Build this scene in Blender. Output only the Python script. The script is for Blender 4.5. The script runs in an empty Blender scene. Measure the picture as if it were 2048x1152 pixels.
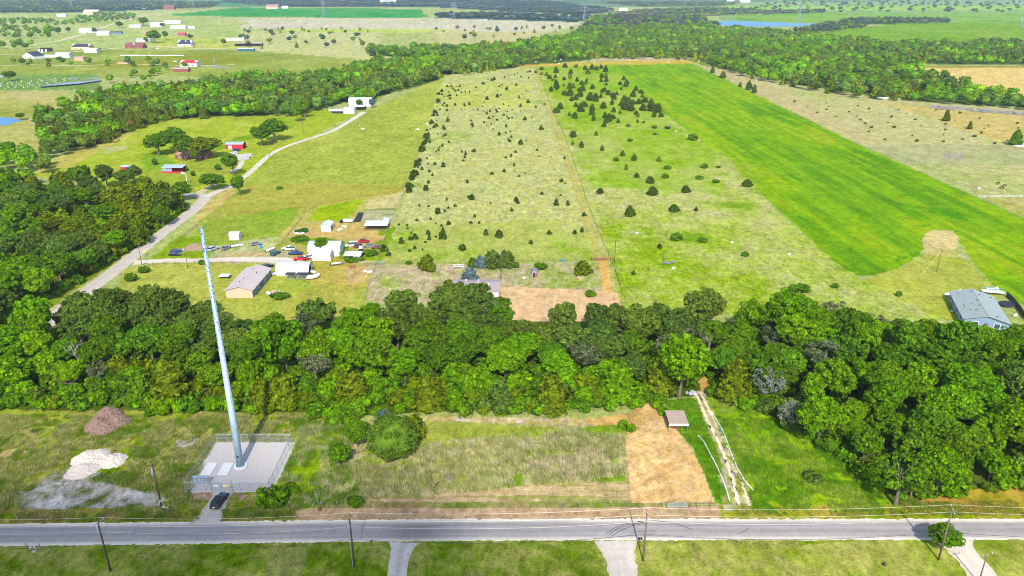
import bpy, bmesh, math, random
import numpy as np
from mathutils import Vector, Matrix

R = math.radians
S = bpy.context.scene
COL = S.collection

# ------------------------------------------------------------------ camera, light, exposure
CAM_H, PITCH, FPX, CX, CY = 100.0, R(22.2), 1490.0, 1024.0, 576.0
cam = bpy.data.cameras.new("camera")
cam.sensor_width = 36.0
cam.lens = 36.0 * FPX / 2048.0
cam.clip_start = 1.0
cam.clip_end = 60000.0
cam_o = bpy.data.objects.new("camera", cam)
cam_o.location = (0, 0, CAM_H)
cam_o.rotation_euler = (math.pi / 2 - PITCH, 0, 0)
COL.objects.link(cam_o)
S.camera = cam_o

SUN_EL, SUN_AZ = R(41.0), R(-1.7)            # light travels towards +Y, turned slightly to -X
world = bpy.data.worlds.new("World")
S.world = world
world.use_nodes = True
wn = world.node_tree
sky = wn.nodes.new("ShaderNodeTexSky")
sky.sky_type = 'NISHITA'
sky.sun_disc = False
sky.sun_elevation = SUN_EL
sky.sun_rotation = math.pi + SUN_AZ          # the sun stands behind the camera (-Y)
sky.altitude = 200
wn.links.new(sky.outputs[0], wn.nodes["Background"].inputs[0])
wn.nodes["Background"].inputs[1].default_value = 0.15

sun = bpy.data.lights.new("sun", 'SUN')
sun.energy = 3.1
sun.angle = R(0.53)
sun.color = (1.0, 0.955, 0.88)
sun_o = bpy.data.objects.new("sun", sun)
LIGHT = Vector((math.sin(SUN_AZ) * math.cos(SUN_EL), math.cos(SUN_AZ) * math.cos(SUN_EL), -math.sin(SUN_EL)))
sun_o.rotation_euler = LIGHT.to_track_quat('-Z', 'Y').to_euler()
sun_o.location = (0, -50, 300)
COL.objects.link(sun_o)

S.view_settings.view_transform = 'Standard'
S.view_settings.look = 'None'
S.view_settings.gamma = 1.0
S.view_settings.exposure = 1.16
S.cycles.filter_width = 0.95
S.cycles.max_bounces = 6
S.cycles.diffuse_bounces = 4
S.cycles.transparent_max_bounces = 48
S.cycles.volume_bounces = 0
S.cycles.use_denoising = True
S.cycles.denoising_prefilter = 'ACCURATE'
S.cycles.use_adaptive_sampling = True
S.cycles.adaptive_threshold = 0.01

rnd = random.Random(7)
nrs = np.random.RandomState(11)
GAIN = 0.52                                   # sunlit picture value -> base colour at this exposure

# ------------------------------------------------------------------ picking points on the ground
cP, sP = math.cos(PITCH), math.sin(PITCH)
def at(px, py, z=0.0):
    u = (px - CX) / FPX
    v = -(py - CY) / FPX
    d = (u, cP + v * sP, -sP + v * cP)
    t = (z - CAM_H) / d[2]
    return Vector((d[0] * t, d[1] * t, z))
def height(base, py):
    """height above the ground of a point over BASE that is seen on picture row PY"""
    v = -(py - CY) / FPX
    return CAM_H + base.y * ((-sP + v * cP) / (cP + v * sP))
def project(X, Y):
    depth = Y * cP + CAM_H * sP
    v = (Y * sP - CAM_H * cP) / depth
    return CX + FPX * X / depth, CY - FPX * v
def scale_at(py):
    p = at(CX, py)
    return FPX / (p.y * cP + CAM_H * sP)      # picture pixels per metre

def lin(c):
    c = c / 255.0
    return c / 12.92 if c <= 0.04045 else ((c + 0.055) / 1.055) ** 2.4
def C(r, g, b, k=1.0):
    return (lin(r) * GAIN * k, lin(g) * GAIN * k, lin(b) * GAIN * k)
def CA(rows):
    return np.array([C(*r) for r in rows], dtype=np.float32)

# ------------------------------------------------------------------ noise for ground colours
def _hash(ix, iy, seed):
    h = (ix.astype(np.int64) * 374761393 + iy.astype(np.int64) * 668265263 + seed * 974634777) & 0xFFFFFFFF
    h = ((h ^ (h >> 13)) * 1274126177) & 0xFFFFFFFF
    h = h ^ (h >> 16)
    return (h & 0xFFFFFF).astype(np.float32) / 16777215.0
def vnoise(x, y, seed=0):
    ix, iy = np.floor(x), np.floor(y)
    fx, fy = x - ix, y - iy
    fx = fx * fx * (3 - 2 * fx); fy = fy * fy * (3 - 2 * fy)
    a = _hash(ix, iy, seed); b = _hash(ix + 1, iy, seed)
    c = _hash(ix, iy + 1, seed); d = _hash(ix + 1, iy + 1, seed)
    return (a + (b - a) * fx) * (1 - fy) + (c + (d - c) * fx) * fy
def fbm(x, y, seed=0, octv=4, gain=0.55):
    t = np.zeros_like(x); a = 1.0; s = 0.0
    for o in range(octv):
        t += a * vnoise(x, y, seed + o * 17); s += a
        a *= gain; x = x * 2.03 + 11.3; y = y * 2.03 + 5.7
    return t / s
def inside(poly, px, py):
    r = np.zeros(px.shape, bool)
    n = len(poly)
    for i in range(n):
        x1, y1 = poly[i]; x2, y2 = poly[(i + 1) % n]
        if y1 == y2: continue
        c = ((y1 > py) != (y2 > py)) & (px < (x2 - x1) * (py - y1) / (y2 - y1) + x1)
        r ^= c
    return r
def in_poly(poly, px, py):
    return bool(inside(poly, np.array([px], float), np.array([py], float))[0])

# ------------------------------------------------------------------ materials
MATS = {}
def nn(t, typ, **kw):
    n = t.nodes.new(typ)
    for k, v in kw.items(): setattr(n, k, v)
    return n
def M(name, rgb, rough=0.75, metal=0.0, var=0.18, scale=1.2, spec=0.3):
    """a plain surface: its colour broken up by noise in object space"""
    if name in MATS: return MATS[name]
    m = bpy.data.materials.new(name); m.use_nodes = True
    t = m.node_tree; b = t.nodes["Principled BSDF"]
    tc = nn(t, "ShaderNodeTexCoord")
    nz = nn(t, "ShaderNodeTexNoise"); nz.inputs["Scale"].default_value = scale; nz.inputs["Detail"].default_value = 5
    t.links.new(tc.outputs["Object"], nz.inputs["Vector"])
    mr = nn(t, "ShaderNodeMapRange"); mr.inputs[1].default_value = 0.25; mr.inputs[2].default_value = 0.75
    mr.inputs[3].default_value = 1 - var; mr.inputs[4].default_value = 1 + var
    t.links.new(nz.outputs[0], mr.inputs[0])
    vm = nn(t, "ShaderNodeVectorMath", operation='SCALE'); vm.inputs[0].default_value = rgb
    t.links.new(mr.outputs[0], vm.inputs["Scale"])
    t.links.new(vm.outputs[0], b.inputs["Base Color"])
    b.inputs["Roughness"].default_value = rough
    b.inputs["Metallic"].default_value = metal
    b.inputs["Specular IOR Level"].default_value = spec
    MATS[name] = m
    return m
def surface_material(name, s1, s2, bump=0.0):
    """ground: vertex albedo 'Col', broken by two noises in world metres; alpha of Col = strength"""
    m = bpy.data.materials.new(name); m.use_nodes = True
    t = m.node_tree; b = t.nodes["Principled BSDF"]
    at_ = nn(t, "ShaderNodeAttribute", attribute_name="Col")
    tc = nn(t, "ShaderNodeTexCoord")
    add = None
    for sc, w, st in ((s1 * 2.1, 2.8, (1, 1, 1)), (s1 * .8, 2.4, (1, 1, 1)), (s1 * .36, 2.2, (1, .7, 1)), (s2, 1.9, (1, 0.5, 1))):
        mp = nn(t, "ShaderNodeMapping"); mp.inputs["Scale"].default_value = st
        t.links.new(tc.outputs["Object"], mp.inputs["Vector"])
        nz = nn(t, "ShaderNodeTexNoise"); nz.inputs["Scale"].default_value = sc; nz.inputs["Detail"].default_value = 4
        nz.inputs["Roughness"].default_value = 0.72
        t.links.new(mp.outputs[0], nz.inputs["Vector"])
        mu = nn(t, "ShaderNodeMath", operation='MULTIPLY_ADD'); mu.inputs[1].default_value = w; mu.inputs[2].default_value = -w / 2
        t.links.new(nz.outputs[0], mu.inputs[0])
        if add is None: add = mu; hn = nz
        else:
            a2 = nn(t, "ShaderNodeMath", operation='ADD')
            t.links.new(add.outputs[0], a2.inputs[0]); t.links.new(mu.outputs[0], a2.inputs[1]); add = a2
    g = nn(t, "ShaderNodeMath", operation='MULTIPLY_ADD'); g.inputs[2].default_value = 1.0
    t.links.new(add.outputs[0], g.inputs[0]); t.links.new(at_.outputs["Alpha"], g.inputs[1])
    mx = nn(t, "ShaderNodeMath", operation='MAXIMUM'); mx.inputs[1].default_value = 0.15
    t.links.new(g.outputs[0], mx.inputs[0])
    vm = nn(t, "ShaderNodeVectorMath", operation='SCALE')
    t.links.new(at_.outputs["Color"], vm.inputs[0]); t.links.new(mx.outputs[0], vm.inputs["Scale"])
    t.links.new(vm.outputs[0], b.inputs["Base Color"])
    b.inputs["Roughness"].default_value = 0.95
    b.inputs["Specular IOR Level"].default_value = 0.0
    if bump:
        bp = nn(t, "ShaderNodeBump"); bp.inputs["Strength"].default_value = bump; bp.inputs["Distance"].default_value = 0.25
        t.links.new(hn.outputs[0], bp.inputs["Height"]); t.links.new(bp.outputs[0], b.inputs["Normal"])
    return m
def leaf_material(name, attr=None, transl=0.38):
    """foliage: colour of the object (or of the vertex), varied leaf by leaf and clump by clump"""
    m = bpy.data.materials.new(name); m.use_nodes = True
    t = m.node_tree; t.nodes.remove(t.nodes["Principled BSDF"]); out = t.nodes["Material Output"]
    if attr: src = nn(t, "ShaderNodeAttribute", attribute_name=attr).outputs["Color"]
    else: src = nn(t, "ShaderNodeObjectInfo").outputs["Color"]
    ge = nn(t, "ShaderNodeNewGeometry")
    mr = nn(t, "ShaderNodeMapRange"); mr.inputs[3].default_value = 0.5; mr.inputs[4].default_value = 1.5
    t.links.new(ge.outputs["Random Per Island"], mr.inputs[0])
    nz = nn(t, "ShaderNodeTexNoise"); nz.inputs["Scale"].default_value = 0.55; nz.inputs["Detail"].default_value = 2
    t.links.new(ge.outputs["Position"], nz.inputs["Vector"])
    m2 = nn(t, "ShaderNodeMapRange"); m2.inputs[1].default_value = 0.3; m2.inputs[2].default_value = 0.7
    m2.inputs[3].default_value = 0.72; m2.inputs[4].default_value = 1.28
    t.links.new(nz.outputs[0], m2.inputs[0])
    mu = nn(t, "ShaderNodeMath", operation='MULTIPLY'); t.links.new(mr.outputs[0], mu.inputs[0]); t.links.new(m2.outputs[0], mu.inputs[1])
    vm = nn(t, "ShaderNodeVectorMath", operation='SCALE')
    t.links.new(src, vm.inputs[0]); t.links.new(mu.outputs[0], vm.inputs["Scale"])
    df = nn(t, "ShaderNodeBsdfDiffuse"); tr = nn(t, "ShaderNodeBsdfTranslucent"); mix = nn(t, "ShaderNodeMixShader")
    mix.inputs[0].default_value = transl
    t.links.new(vm.outputs[0], df.inputs[0]); t.links.new(vm.outputs[0], tr.inputs[0])
    t.links.new(df.outputs[0], mix.inputs[1]); t.links.new(tr.outputs[0], mix.inputs[2])
    t.links.new(mix.outputs[0], out.inputs[0])
    return m
def sheer_material(name, rgb, cover):
    """woven wire or netting seen from far: COVER of it is wire"""
    m = bpy.data.materials.new(name); m.use_nodes = True
    t = m.node_tree; t.nodes.remove(t.nodes["Principled BSDF"]); out = t.nodes["Material Output"]
    df = nn(t, "ShaderNodeBsdfDiffuse"); df.inputs[0].default_value = (*rgb, 1)
    tp = nn(t, "ShaderNodeBsdfTransparent"); mix = nn(t, "ShaderNodeMixShader"); mix.inputs[0].default_value = cover
    t.links.new(tp.outputs[0], mix.inputs[1]); t.links.new(df.outputs[0], mix.inputs[2]); t.links.new(mix.outputs[0], out.inputs[0])
    return m
GROUND_M = surface_material("ground_cover", 2.6, 0.42, 0.35)
ROAD_M = surface_material("chip_seal", 5.0, 0.6, 0.1)
LEAF_M = leaf_material("leaves")
LEAF_V = leaf_material("leaves_by_vertex", "Col")
GRASS_M = leaf_material("grass_blades", "Col", .5)
BARK = M("bark", (0.13, 0.105, 0.08), 0.9, var=0.35, scale=3)
DEADWOOD = M("bare_wood", (0.34, 0.31, 0.27), 0.9, var=0.3, scale=3)

# ------------------------------------------------------------------ objects
def tag(o, label=None, cat=None, group=None, kind=None):
    if label: o["label"] = label
    if cat: o["category"] = cat
    if group: o["group"] = group
    if kind: o["kind"] = kind
    return o
def link(name, me, parent=None):
    o = bpy.data.objects.new(name, me); COL.objects.link(o)
    if parent is not None: o.parent = parent
    return o
def empty(name, loc, rz=0.0, label=None, cat=None, group=None, sc=1.0):
    o = bpy.data.objects.new(name, None); COL.objects.link(o)
    o.empty_display_size = 0.5
    o.location = loc; o.rotation_euler = (0, 0, rz); o.scale = (sc, sc, sc)
    return tag(o, label, cat, group)
def kids(o): return list(o.children)
def copy_tree(o, parent=None):
    c = o.copy(); COL.objects.link(c); c.parent = parent
    for ch in kids(o): copy_tree(ch, c)
    return c
def np_mesh(name, verts, faces, mats, cols=None, smooth=False, mi=None):
    """mesh from arrays; FACES (n,k) ints, COLS (nverts,4)"""
    me = bpy.data.meshes.new(name)
    verts = np.asarray(verts, np.float32); faces = np.asarray(faces, np.int32)
    n, k = faces.shape
    me.vertices.add(len(verts)); me.vertices.foreach_set("co", verts.ravel())
    me.loops.add(n * k); me.loops.foreach_set("vertex_index", faces.ravel())
    me.polygons.add(n); me.polygons.foreach_set("loop_start", np.arange(0, n * k, k, dtype=np.int32))
    me.polygons.foreach_set("use_smooth", np.full(n, smooth))
    for m in (mats if isinstance(mats, (list, tuple)) else [mats]): me.materials.append(m)
    if mi is not None: me.polygons.foreach_set("material_index", np.asarray(mi, np.int32))
    if cols is not None:
        a = me.attributes.new("Col", 'FLOAT_COLOR', 'POINT'); a.data.foreach_set("color", np.asarray(cols, np.float32).ravel())
    me.update(calc_edges=True)
    return me

class MB:
    """collects shapes, then links them as ONE mesh object"""
    def __init__(s): s.v = []; s.f = []; s.mi = []; s.m = 0
    def add(s, vs, fs):
        b = len(s.v); s.v += [tuple(v) for v in vs]
        for f in fs: s.f.append([b + i for i in f]); s.mi.append(s.m)
        return s
    def box(s, x0, x1, y0, y1, z0, z1):
        return s.add([(x0, y0, z0), (x1, y0, z0), (x1, y1, z0), (x0, y1, z0), (x0, y0, z1), (x1, y0, z1), (x1, y1, z1), (x0, y1, z1)],
                     [(0, 3, 2, 1), (4, 5, 6, 7), (0, 1, 5, 4), (1, 2, 6, 5), (2, 3, 7, 6), (3, 0, 4, 7)])
    def cbox(s, c, d): return s.box(c[0] - d[0] / 2, c[0] + d[0] / 2, c[1] - d[1] / 2, c[1] + d[1] / 2, c[2] - d[2] / 2, c[2] + d[2] / 2)
    def tube(s, pts, rad, n=6, caps=True):
        pts = [Vector(p) for p in pts]
        rad = rad if isinstance(rad, (list, tuple)) else [rad] * len(pts)
        vs = []; fs = []
        for i, p in enumerate(pts):
            d = (pts[min(i + 1, len(pts) - 1)] - pts[max(i - 1, 0)]).normalized()
            a = Vector((0, 0, 1)) if abs(d.z) < 0.9 else Vector((1, 0, 0))
            u = d.cross(a).normalized(); w = u.cross(d)
            for k in range(n):
                t = 2 * math.pi * k / n
                vs.append(p + (u * math.cos(t) + w * math.sin(t)) * rad[i])
        for i in range(len(pts) - 1):
            for k in range(n):
                fs.append((i * n + k, i * n + (k + 1) % n, (i + 1) * n + (k + 1) % n, (i + 1) * n + k))
        if caps:
            fs.append(tuple(range(n))); fs.append(tuple(range((len(pts) - 1) * n, len(pts) * n))[::-1])
        return s.add(vs, fs)
    def prism(s, prof, x0, x1, axis='x'):
        """profile of (a, z) points, run along an axis"""
        n = len(prof)
        if axis == 'x': vs = [(x0, a, z) for a, z in prof] + [(x1, a, z) for a, z in prof]
        else: vs = [(a, x0, z) for a, z in prof] + [(a, x1, z) for a, z in prof]
        fs = [tuple(range(n))[::-1], tuple(range(n, 2 * n))] + [(i, (i + 1) % n, n + (i + 1) % n, n + i) for i in range(n)]
        return s.add(vs, fs)
    def ball(s, c, r, nu=8, nv=6):
        r = r if isinstance(r, (tuple, list)) else (r, r, r)
        vs = [(c[0], c[1], c[2] - r[2])]; fs = []
        for j in range(1, nv):
            p = -math.pi / 2 + math.pi * j / nv
            for i in range(nu):
                t = 2 * math.pi * i / nu
                vs.append((c[0] + r[0] * math.cos(p) * math.cos(t), c[1] + r[1] * math.cos(p) * math.sin(t), c[2] + r[2] * math.sin(p)))
        vs.append((c[0], c[1], c[2] + r[2]))
        for i in range(nu): fs.append((0, 1 + (i + 1) % nu, 1 + i))
        for j in range(nv - 2):
            for i in range(nu):
                a = 1 + j * nu; fs.append((a + i, a + (i + 1) % nu, a + nu + (i + 1) % nu, a + nu + i))
        a = 1 + (nv - 2) * nu
        for i in range(nu): fs.append((a + i, a + (i + 1) % nu, len(vs) - 1))
        return s.add(vs, fs)
    def lift(s, fn): s.v = [fn(*v) for v in s.v]; return s
    def build(s, name, mats, parent=None, smooth=False, bevel=0.0):
        me = bpy.data.meshes.new(name); me.from_pydata(s.v, [], s.f)
        for m in (mats if isinstance(mats, (list, tuple)) else [mats]): me.materials.append(m)
        me.polygons.foreach_set("material_index", s.mi)
        bm = bmesh.new(); bm.from_mesh(me)
        if bevel: bmesh.ops.bevel(bm, geom=bm.edges[:], offset=bevel, segments=2, affect='EDGES', clamp_overlap=True)
        bmesh.ops.recalc_face_normals(bm, faces=bm.faces[:])
        bm.to_mesh(me); bm.free()
        if smooth: me.polygons.foreach_set("use_smooth", [True] * len(me.polygons))
        me.update()
        return link(name, me, parent)

# ================================================================== THE GROUND
FLOOR, FLOOR_SHADED = [(72, 96, 40), (92, 114, 50), (66, 88, 40)], [(46, 78, 76), (60, 92, 84), (44, 72, 74)]  # second palette: haze and cloud shade of the skyline put into its colour
WOODS = [([(92, 300), (190, 296), (240, 268), (330, 243), (590, 235), (690, 205), (742, 205), (748, 196), (890, 158), (1050, 132), (1050, 122), (850, 125), (690, 145), (505, 155), (405, 172), (330, 180), (180, 200), (75, 236)], FLOOR),
  ([(735, 100), (900, 100), (1140, 76), (1165, 60), (1290, 54), (1420, 56), (1600, 70), (1800, 92), (2200, 92), (2200, 131), (1830, 128), (1812, 132), (1880, 160), (2200, 215), (2200, 228), (1880, 208), (1640, 186), (1510, 162), (1400, 122), (1180, 119), (880, 152), (900, 130), (1000, 118), (735, 112)], FLOOR),
  ([(-300, 30), (0, 26), (130, 26), (330, 19), (440, 8), (250, 3), (-300, 6)], FLOOR_SHADED), ([(560, 14), (860, 14), (1000, 22), (1160, 30), (1230, 24), (1100, 6), (500, 2)], FLOOR_SHADED), ([(870, 36), (1150, 44), (1200, 38), (880, 30)], FLOOR_SHADED),
  ([(1160, 58), (1190, 36), (1290, 22), (1540, 24), (1380, 34), (1440, 54)], [(86, 92, 70), (96, 98, 76)]), ([(1585, 66), (1660, 65), (1735, 50), (1660, 50)], FLOOR), ([(1700, 50), (1898, 48), (1760, 40), (1680, 44)], FLOOR)]
def build_ground():
    ang = np.concatenate([np.linspace(R(52), R(0.62), 700), R(0.62) * 0.62 ** np.arange(1, 4)])
    rows = CAM_H / np.tan(ang)
    nx = 900
    u = np.linspace(-1, 1, nx)
    Y = np.repeat(rows[:, None], nx, 1)
    half = 0.80 * np.sqrt(rows ** 2 + CAM_H ** 2) + 45
    X = half[:, None] * u[None, :]
    X = X.ravel().astype(np.float64); Y = Y.ravel().astype(np.float64)
    D = np.sqrt(X * X + Y * Y)
    lod = np.clip(D / 400.0, 0.35, 14)
    w1 = fbm(X / 3.0, Y / 3.0, 1, 3) - 0.5; w2 = fbm(X / 3.0, Y / 3.0, 51, 3) - 0.5
    b1 = fbm(X / 22, Y / 22, 71, 3) - 0.5; b2 = fbm(X / 22, Y / 22, 91, 3) - 0.5
    big = fbm(X / 60, Y / 90, 5, 5)
    mid = fbm(X / 11, Y / 14, 25, 4)
    fin = fbm(X / 2.2, Y / 2.6, 35, 3)
    col = np.zeros((len(X), 4), np.float32); col[:, 3] = 0.6
    def ramp(pal, t):
        pal = CA(pal if len(pal) > 1 else list(pal) * 2); n = len(pal) - 1
        t = np.clip(t, 0, 0.9999) * n; i = t.astype(int); f = (t - i)[:, None]
        return pal[i] * (1 - f) + pal[i + 1] * f
    def paint(poly, pal, mix=(0.45, 0.35, 0.2), gain=2.2, edge=1.0, wide=0.0, grain=0.6, off=0.0, stripes=None, alpha=1.0, sel=None):
        px, py = project(X + w1 * edge * 2 * np.minimum(lod, 4) + b1 * wide * 2, np.maximum(Y + w2 * edge * 2 * np.minimum(lod, 4) + b2 * wide * 2, 60))
        m = inside(poly, px, py)
        if sel is not None: m &= sel
        if not m.any(): return
        t = (mix[0] * big[m] + mix[1] * mid[m] + mix[2] * fin[m]) / sum(mix)
        if stripes:
            a, wl, st = stripes
            s = X[m] * math.cos(a) + Y[m] * math.sin(a)
            l = -X[m] * math.sin(a) + Y[m] * math.cos(a)
            t = t + (fbm(s / wl, l / (wl * 16), 7, 2) - 0.5) * st
        t = (t - 0.5) * gain + 0.5 + off
        c = ramp(pal, t)
        col[m, :3] = col[m, :3] * (1 - alpha) + c * alpha
        col[m, 3] = grain
    ALL = [(-9000, -31), (11000, -31), (11000, 4000), (-9000, 4000)]
    # far country, then nearer and nearer
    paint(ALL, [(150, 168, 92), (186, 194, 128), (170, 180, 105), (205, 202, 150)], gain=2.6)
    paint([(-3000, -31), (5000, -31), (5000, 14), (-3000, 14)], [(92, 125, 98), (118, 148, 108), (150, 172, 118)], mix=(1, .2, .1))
    paint([(1440, 5), (3000, -8), (3000, 50), (1440, 45)], [(120, 156, 92), (158, 182, 122), (138, 170, 104)], mix=(1, .4, .1))
    paint([(1350, 14), (1540, 12), (2100, 12), (2100, 20), (1300, 22)], [(150, 190, 80), (176, 205, 104)], edge=3)
    paint([(1470, 26), (3000, 24), (3000, 46), (1460, 46)], [(112, 158, 62), (140, 180, 82), (158, 186, 96)], mix=(1, .3, .1), edge=4)
    paint([(-500, 22), (350, 20), (480, 30), (500, 60), (700, 80), (-500, 110)], [(150, 176, 92), (182, 194, 120), (205, 200, 150)], edge=4)
    paint([(330, 30), (480, 15), (840, 18), (860, 36), (500, 34)], [(52, 138, 62), (70, 158, 70), (98, 168, 92)], mix=(1, .3, .1), edge=4)
    paint([(440, 2), (760, 2), (760, 13), (440, 11)], [(70, 138, 92), (105, 158, 105)], edge=4)
    paint([(470, 36), (1150, 34), (1160, 50), (1090, 66), (940, 66), (500, 50)], [(196, 196, 152), (214, 206, 174), (186, 190, 134)], mix=(1, .4, .2), edge=4)
    paint([(480, 48), (1080, 48), (1080, 60), (480, 58)], [(206, 196, 168), (222, 210, 186)], edge=4, alpha=.8)
    paint([(560, 58), (900, 58), (900, 65), (560, 65)], [(188, 206, 96), (208, 214, 112)], edge=3, alpha=.8)
    paint([(480, 62), (760, 64), (760, 130), (480, 110)], [(172, 184, 108), (206, 202, 146), (190, 196, 116)], edge=4)
    paint([(860, 62), (1090, 64), (1060, 90), (880, 90)], [(190, 192, 128), (212, 198, 146)], edge=4)
    paint([(1360, 108), (1540, 150), (1400, 150)], [(120, 150, 60), (150, 160, 80)], edge=3)
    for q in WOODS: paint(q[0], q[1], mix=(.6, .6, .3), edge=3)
    paint([(-80, 395), (0, 372), (230, 372), (300, 382), (362, 402), (372, 425), (330, 452), (225, 528), (130, 596), (60, 648), (-80, 745)], [(84, 120, 28), (120, 146, 44), (150, 160, 70)], edge=1.5)
    # left farmland
    paint([(-400, 100), (480, 100), (740, 120), (560, 165), (330, 150), (-400, 178)], [(128, 148, 70), (158, 170, 86), (182, 186, 108)], mix=(1, .5, .2), edge=3)
    paint([(150, 128), (420, 108), (520, 112), (500, 128), (330, 136), (200, 136)], [(138, 152, 58), (158, 160, 62)], edge=3, alpha=.8)
    paint([(270, 70), (480, 78), (480, 96), (300, 96)], [(130, 172, 70), (196, 200, 110), (214, 202, 120)], edge=3)
    paint([(-300, 150), (190, 148), (200, 180), (-300, 182)], [(112, 148, 74), (146, 168, 98)], edge=3)
    paint([(-400, 178), (135, 182), (95, 230), (90, 300), (-400, 350)], [(150, 160, 76), (186, 184, 110), (202, 186, 134)], mix=(1, .5, .3), edge=3)
    paint([(55, 237), (132, 236), (118, 246), (62, 250)], [(196, 176, 152), (208, 196, 160)], edge=2)
    paint([(60, 350), (110, 322), (200, 280), (330, 240), (430, 232), (590, 228), (640, 220), (735, 215), (600, 285), (480, 370), (380, 385), (230, 375)],
          [(148, 172, 62), (176, 188, 80), (196, 198, 104)], mix=(.8, .5, .3), edge=2)
    paint([(395, 300), (520, 262), (590, 250), (585, 256), (520, 272), (400, 312)], [(118, 160, 50), (134, 170, 60)], edge=2, alpha=.8)
    paint([(60, 350), (110, 318), (200, 278), (260, 256), (275, 264), (130, 338)], [(206, 192, 112), (190, 186, 98)], edge=2)
    paint([(285, 308), (330, 302), (350, 330), (290, 345)], [(120, 172, 62), (150, 176, 72)], edge=2, alpha=.8)
    paint([(280, 345), (390, 320), (470, 320), (460, 345), (380, 380), (300, 368)], [(140, 162, 66), (166, 176, 82)], edge=2, alpha=.7)
    paint([(205, 294), (250, 290), (256, 300), (210, 308)], [(200, 196, 156), (190, 190, 130)], edge=2, alpha=.6)
    # pasture left of the young cedars
    paint([(380, 470), (430, 400), (490, 368), (560, 305), (640, 270), (735, 222), (890, 152), (815, 385), (600, 450), (410, 500)],
          [(150, 166, 76), (176, 184, 92), (194, 198, 108)], mix=(.5, .5, .4), edge=1.5, grain=.75)
    paint([(500, 365), (820, 368), (812, 388), (620, 420), (420, 442)], [(190, 178, 98), (174, 172, 86), (184, 182, 98)], edge=2, wide=8, alpha=.75)
    paint([(420, 440), (600, 412), (570, 470), (380, 498), (330, 520)], [(134, 166, 62), (152, 172, 76), (168, 176, 88)], edge=1.5)
    paint([(378, 452), (420, 400), (465, 370), (472, 384), (425, 425)], [(206, 188, 122), (196, 182, 104)], edge=1)
    # garden plots behind the yard
    paint([(560, 470), (600, 430), (640, 410), (806, 382), (790, 445), (750, 520), (560, 500)], [(176, 178, 92), (200, 186, 120)], edge=1)
    paint([(612, 442), (640, 414), (728, 396), (708, 425), (690, 440)], [(140, 170, 30), (166, 186, 46), (180, 186, 80)], edge=.8)
    paint([(735, 400), (806, 384), (796, 416), (730, 418)], [(214, 198, 148), (196, 192, 120)], edge=.8)
    paint([(728, 418), (796, 416), (784, 445), (720, 442)], [(178, 176, 130), (198, 192, 150), (130, 150, 80)], edge=.6, stripes=(math.pi / 2, 1.2, 1.2))
    paint([(576, 482), (592, 452), (640, 446), (762, 446), (755, 474)], [(214, 186, 122), (200, 178, 108)], edge=.8)
    paint([(760, 460), (792, 452), (784, 500), (742, 540), (700, 540), (752, 490)], [(110, 152, 34), (146, 170, 62), (200, 180, 110)], edge=1)
    paint([(735, 474), (770, 470), (765, 482), (738, 484)], [(216, 180, 116), (206, 176, 112)], edge=.6)
    # home yard
    paint([(250, 540), (330, 524), (560, 520), (600, 520), (750, 520), (730, 620), (480, 660), (200, 640)], [(152, 170, 72), (178, 184, 92), (194, 188, 108)], edge=1)
    paint([(560, 512), (700, 500), (750, 525), (740, 560), (690, 590), (610, 560)], [(206, 178, 112), (190, 176, 94), (160, 168, 70)], edge=1, wide=3)
    paint([(690, 535), (745, 530), (728, 565), (690, 570)], [(214, 182, 128), (200, 180, 118)], edge=.6)
    paint([(570, 598), (660, 560), (700, 590), (690, 640), (560, 650)], [(170, 176, 84), (190, 178, 100)], edge=1)
    paint([(430, 505), (560, 500), (590, 520), (470, 528), (420, 520)], [(214, 204, 176), (190, 184, 150), (200, 180, 120)], edge=.8, wide=2)
    paint([(300, 520), (360, 470), (420, 480), (420, 515), (330, 524)], [(118, 160, 40), (150, 172, 66)], edge=1)
    paint([(520, 505), (590, 470), (610, 480), (560, 505)], [(206, 188, 130), (160, 168, 72)], edge=1)
    paint([(575, 478), (650, 474), (700, 486), (688, 520), (600, 488)], [(112, 150, 36), (140, 160, 50)], edge=1)
    # pasture of young cedars
    paint([(735, 610), (815, 385), (888, 150), (1075, 130), (1150, 330), (1215, 500), (1255, 620)],
          [(150, 172, 76), (184, 190, 118), (200, 198, 140), (190, 192, 110), (206, 200, 150)], mix=(.5, .45, .4), gain=2.8, edge=1.2, grain=.85)
    paint([(880, 170), (1060, 165), (1050, 215), (870, 215)], [(204, 204, 110), (194, 200, 110)], edge=3, wide=14, alpha=.6)
    paint([(760, 530), (800, 450), (1170, 440), (1200, 520)], [(140, 172, 50), (170, 184, 76), (186, 190, 110)], edge=2, wide=12, alpha=.55, gain=3)
    paint([(740, 530), (1220, 525), (1250, 610), (735, 612)], [(156, 170, 86), (184, 180, 124), (204, 184, 152), (174, 178, 96)], mix=(.3, .6, .4), gain=3, edge=1.5, grain=.8)
    paint([(1060, 130), (1082, 130), (1228, 480), (1232, 590), (1205, 590), (1150, 380)], [(196, 186, 116), (178, 180, 96)], edge=.8, alpha=.45)
    for a, b in (((1066, 132), (1196, 518)), ((1071, 132), (1207, 518))):
        A, B = at(*a), at(*b); d = (B - A).normalized(); q = (X - A.x) * (-d.y) + (Y - A.y) * d.x
        m = (np.abs(q + b1 * 1.5) < 0.45) & (Y > B.y) & (Y < A.y)
        col[m, :3] = ramp([(196, 184, 108), (186, 172, 100)], fin)[m]
    paint([(1196, 520), (1214, 520), (1226, 585), (1206, 585)], [(222, 178, 106), (236, 200, 140)], edge=.8)
    paint([(985, 572), (1205, 582), (1250, 588), (1262, 606), (1200, 650), (980, 660)], [(228, 188, 140), (238, 202, 156), (218, 180, 134)], mix=(.3, .4, .6), edge=1.2, grain=.35)
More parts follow.
